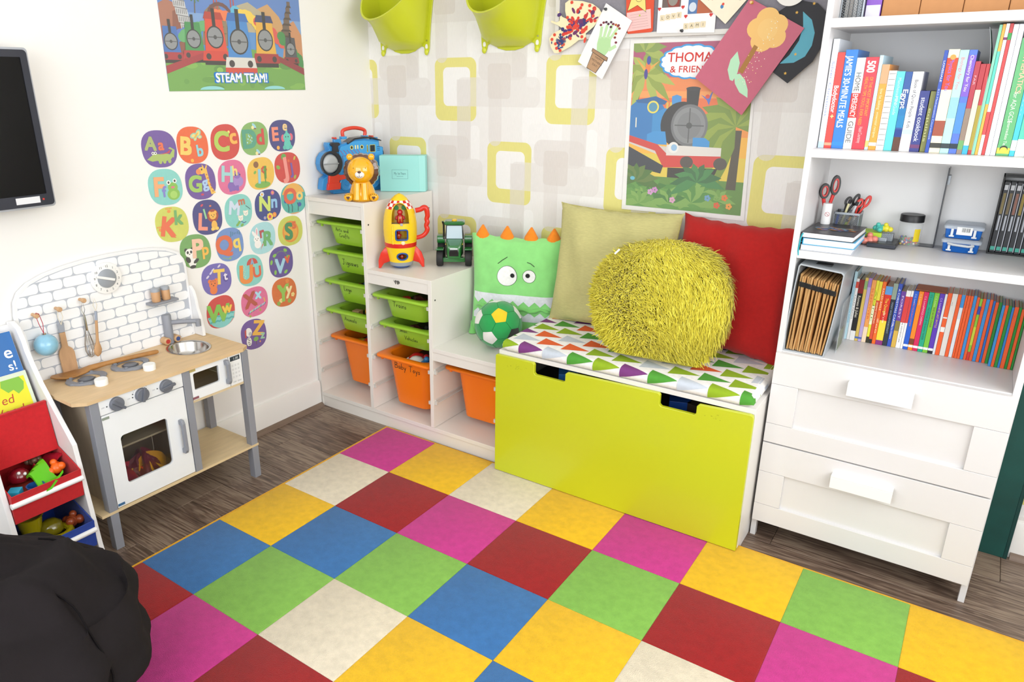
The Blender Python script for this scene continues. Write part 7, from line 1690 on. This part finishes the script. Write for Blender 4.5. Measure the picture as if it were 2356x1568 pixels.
for lab, c1, c2, loc in (('all-black scissors at the left of the mesh pot', '#1e1f21', '#2a2b2e', (1.974, -.100, zm+.072)), ('red-handled scissors at the right of the mesh pot', '#d2281f', '#e03a30', (2.005, -.106, zm+.070))): scissors(lab, loc, .72, c1, c2, (0, .35, .4))
t = thing('sticky_note_tray', 'small tray of lime sticky notes behind the black notebook', 'tray', (2.055, -.105, zm))
MB('#9aa0a6').box(-.035, -.035, 0, .045, .040, .022).build('tray', WIRE, t, bevel=.001); MB('#b4d83a').box(-.032, -.032, .0222, .030, .030, .034).build('note_block', PAPER, t)
for k, (lab, c, x, y, kd) in enumerate((('coral pink eraser by the sticky notes', '#e88a7a', 2.060, -.150, 'blob'), ('yellow star-shaped eraser by the sticky notes', '#e2d83a', 2.092, -.118, 'blob'), ('teal eraser by the sticky notes', '#4fbcae', 2.076, -.128, 'blob'))):
    toy_lump('eraser', lab, c, (x, y, zm+.0005 if k == 0 else zm+.036), kd, .62 if k else .8, PLAS, 'erasers on the middle shelf')
t = thing('clip_holder', 'small mesh clip holder between the notebooks and the jar', 'holder', (2.098, -.115, zm))
meshpanel('mesh_front', t, 'y', -.016, -.016, .016, .001, .036, .005, .0005); MB('#aab0b6').box(-.016, -.0155, 0, .016, .016, .034).build('holder_body', WIRE, t, bevel=.002)
t = thing('hard_drive', 'black portable hard drive lying in front of the jar', 'hard drive', (2.093, -.135, zm))
MB('#23262d').box(-.037, -.050, 0, .037, .058, .013).build('case', mat('satin_black', .35, base='#23262c'), t, bevel=.003); MB('#39425a').box(-.036, -.0505, .002, .036, -.050, .010).build('edge_strip', mat('bezel_gloss', .25), t)
t = thing('push_pin_jar', 'clear jar of coloured push pins with a black lid', 'jar', (2.150, -.085, zm))
MB().lathe([(.0275, 0), (.030, .003), (.030, .064), (.0275, .068)], 28).build('jar_body', CLEAR, t, smooth=50); MB().lathe([(.031, .068), (.031, .086), (.0295, .088)], 32).build('lid', BLACKP, t, smooth=40)
MB('#e2c81e').loft([[(.0305*math.sin(a), -.0305*math.cos(a), z_) for a in [.45+.12*k for k in range(6)]] for z_ in (.014, .05)], cap=False, closed=False).build('label', PAPER, t); p = None
rnd = random.Random(6); b = MB()
for i in range(110):
    a = rnd.uniform(0, 6.28); r_ = .024*math.sqrt(rnd.random()); b.C(rnd.choice(['#c8281f', '#e0c41e', '#1f4fae', '#1f8a3c', '#e6e2da'])); b.ball((r_*math.cos(a), r_*math.sin(a), .004+rnd.random()*.018), .0034, n=7, m=5)
tag(b.build('push_pins', PLAS, t, smooth=60), kind='stuff')
t = thing('bookend', 'black metal bookend standing upright on the middle shelf', 'bookend', (2.205, -.065, zm))
MB().box(.008, -.030, 0, .0105, .022, .222).box(-.036, -.028, 0, .008, .020, .0015).build('plate', mat('bezel_gloss', .25, base='#202226'), t, bevel=.0005); MB('#6d7278').box(.0106, -.010, .175, .016, .018, .200).build('clip', WIRE, t)
for k in range(2):
    t = thing('clip_box', ('lower' if k == 0 else 'upper')+' blue plastic clip box of the pair on the middle shelf', 'storage box', (2.279, -.092, zm+.0005+.0385*k), group='blue clip boxes')
    MB().loft([[(x, y, z_) for x, y in rr(-.042-i, -.040-i, .042+i, .044+i, .006, 3)] for z_, i in ((0, -.003), (.002, -.001), (.028, .001))]).build('box_body', BLUEC, t, smooth=50)
    FC = mat('frosted_clear_plastic', .35, base='#dfe9f2', alpha=.62)
    MB().loft([[(x, y, z_) for x, y in rr(-.046-i, -.044-i, .046+i, .048+i, .007, 3)] for z_, i in ((.026, .0), (.033, .001), (.0365, -.003), (.0372, -.008))]).build('lid', FC, t, smooth=50)
    for s in (-1, 1): MB('#dfe3e6').box(s*.026-.003, -.047, .006, s*.026+.003, -.0445, .027).box(s*.026-.006, -.048, .005, s*.026+.006, -.0455, .009).build('latch', PLAS, t, bevel=.0006)
    if k == 1: MB('#eef0f0').box(-.016, -.0472, .012, .020, -.0458, .033).build('barcode_label', PAPER, t); p = Pr((0, -.0472, 0), lift=.0003); rnd = random.Random(3); [p.rect(-.004+.0016*i, .020, -.004+.0016*i+rnd.uniform(.0004, .0011), .031, '#3a3a3a') for i in range(12)]; p.text('IBBMABZ', .002, .0145, .004, '#2a2a2a') if False else None; p.build('barcode', PRINT, t)
    else: MB('#c8ccd0').tube([(-.030, -.050, .026), (-.018, -.056, .024), (.018, -.056, .022), (.030, -.050, .024)], .0035, 8).build('carry_handle', PLAS, t, smooth=60)
t = thing('toy_critter', 'orange plastic critter lying inside the upper clip box', 'toy', (2.272, -.100, zm+.046)); MB('#c8622e').ball((0, 0, .010), .018, .012, .008, 14, 8).tube([(-.02, -.01, .012), (.0, .0, .014), (.024, .010, .012)], .0014, 6).build('body', PLAS, t, smooth=60)
t = thing('dvd_case_holder', 'black holder for a row of dark disc cases', 'disc holder', (2.40, -.05, zm))
MB('#1c1d20').box(-.060, -.040, 0, .058, .008, .004).box(-.060, -.040, .004, -.056, .008, .212).box(-.060, -.040, .206, .058, .008, .212).build('holder', BLACKP, t, bevel=.001)
for k in range(8):
    x = 2.3455+.0139*k; t = thing('disc_case', f'dark disc case, {ORD[k]} from the left in the black holder', 'disc case', (x, -.087, zm+.0045), group='disc cases in the black holder')
    MB('#23232c').box(0, 0, 0, .0128, .040, .190).build('case', mat('satin_black', .35), t, bevel=.0008); MB('#c9cdd6').box(.0108, -.0006, .004, .0126, .0, .186).build('edge_highlight_strip', PLAS, t)
    p = Pr((.0055, 0, 0), lift=.0003); p.rect(-.0045, .006, .0045, .016, '#4fb8a4'); p.rect(-.004, .168, .004, .181, '#d8dade'); p.rect(-.003, .104, .003, .160, ['#8a7a4a', '#7a6a4a', '#9a6a5a', '#a08a3a'][k % 4]); p.rect(-.002, .06, .002, .10, '#c0c4cc'); tag(p.build('spine_print', PRINT, t), kind='stuff')
# ================================================================ bean bag in the foreground
bb = thing('bean_bag', 'dark charcoal bean bag in the left foreground', 'bean bag', (.73, -2.15, .0152))
b = MB('#221e20'); n, m_ = 96, 40; L = []
for i in range(m_+1):
    th = math.pi*i/m_; z = -math.cos(th); rr2 = max(math.sin(th), .01)**.9; row = []
    for k in range(n):
        a = 2*math.pi*k/n; g = abs(((a/(math.pi/3)+.35+.25*math.sin(th*1.3)) % 1)*2-1); seam = -.014*max(0, 1-(1-g)*9)
        wr = .010*math.sin(5*a+7*th)*math.sin(th)+.007*math.sin(11*a-5*th+1)*math.sin(th)+.006*math.sin(17*th+3*a)*max(0, math.sin(th))
        r_ = .372*rr2+seam+wr; row.append((r_*math.cos(a), r_*math.sin(a), max(.0, .215+.215*z+(.018 if z > .5 else 0)*math.sin(4*a+9*th)-(.02*math.exp(-((th-2.2)/.12)**2)))))
    L.append(row)
b.loft(L).build('cover', mat('charcoal_cotton', .9, noise=.12, nscale=14, bump=.25, bscale=500, spec=.15, bdist=.001), bb, smooth=80)
pts = lambda a0, th0, th1: None
for k in range(6):
    a0 = (k+.65)*math.pi/3; q = []
    for i in range(24):
        th = .5+2.0*i/23; a = (k+1-.35-.25*math.sin(th*1.3))*math.pi/3; r_ = .372*math.sin(th)**.9-.012+.010*math.sin(5*a+7*th)*math.sin(th); q.append((r_*math.cos(a), r_*math.sin(a), .215-.215*math.cos(th)+.001))
    MB('#141113').tube(q, .0025, 6).build('seam', mat('charcoal_cotton'), bb, smooth=60)
# ================================================================ loose toys in the open bins
rnd = random.Random(41); random.seed(41)
BT = [(B1, [('#8a1f2a', 'wave', 'dark red craft pieces'), ('#a8323a', 'wave', 'crimson craft strip')]), (B3, [('#b02a1f', 'brick', 'red brick'), ('#2f7fb4', 'brick', 'blue brick'), ('#c9a21e', 'brick', 'yellow brick'), ('#7f9a3a', 'brick', 'olive brick')]), (B4, [('#c8a878', 'block', 'tan animal toy'), ('#f0a81e', 'block', 'yellow animal toy'), ('#2f6a4a', 'blob', 'dark green animal toy')]), (B5, [('#c8b41e', 'ring', 'yellow ring toy'), ('#1f3f8a', 'car', 'blue car toy'), ('#c83a1f', 'dome', 'red dome toy'), ('#4a8a3a', 'wave', 'green toy strip')]),
 (B6, [('#c02a22', 'car', 'red engine toy'), ('#5a2a22', 'car', 'brown wagon toy'), ('#7a2a2a', 'brick', 'maroon wagon toy')]), (B7, [('#5a2f26', 'car', 'brown toy vehicle'), ('#1d1d20', 'car', 'black toy vehicle')]), (B8, [('#f0eeea', 'wave', 'white toy piece'), ('#c8241f', 'dome', 'red baby toy'), ('#efeae4', 'dome', 'white baby toy'), ('#a81f2a', 'blob', 'crimson baby toy'), ('#2f7ab4', 'blob', 'blue baby toy')])]
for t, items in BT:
    big = t in (B5, B8); h = .225 if big else .1; lo = Vector(t.location); word = t['label'].split('hand-lettered ')[-1].split(',')[0] if 'lettered' in t['label'] and t is not B5 else 'the orange bin by the wall'
    for i, (c, kd, nm) in enumerate(items):
        x = lo.x+(-.055+.11*(i+.5)/len(items)) + .01; y = lo.y+.085+.035*(i % 2)
        toy_lump('bin_toy', f'{nm} in the bin '+('lettered '+word if word[0].isupper() else 'under the Animals bin'), c, (x, y, lo.z+h-(.045 if not big else .055)), kd, 1.0 if not big else 1.25, PLAS, 'toys in the plastic bins')
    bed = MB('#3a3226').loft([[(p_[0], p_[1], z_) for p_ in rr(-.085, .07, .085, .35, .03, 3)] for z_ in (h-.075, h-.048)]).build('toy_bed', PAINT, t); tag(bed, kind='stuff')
# blue things seen through the bench drawer notches
for x, c, lab in ((1.21, '#2f6fb4', 'blue toy box edge seen through the left notch of the lime drawer'), (1.62, '#1f4a9a', 'dark blue toy seen through the right notch of the lime drawer'), (1.69, '#3a2f2a', 'brown toy seen through the right notch of the lime drawer')):
    toy_lump('drawer_toy', lab, c, (x, -.35, .345), 'block', 2.0, PLAS, 'toys in the bench drawer')
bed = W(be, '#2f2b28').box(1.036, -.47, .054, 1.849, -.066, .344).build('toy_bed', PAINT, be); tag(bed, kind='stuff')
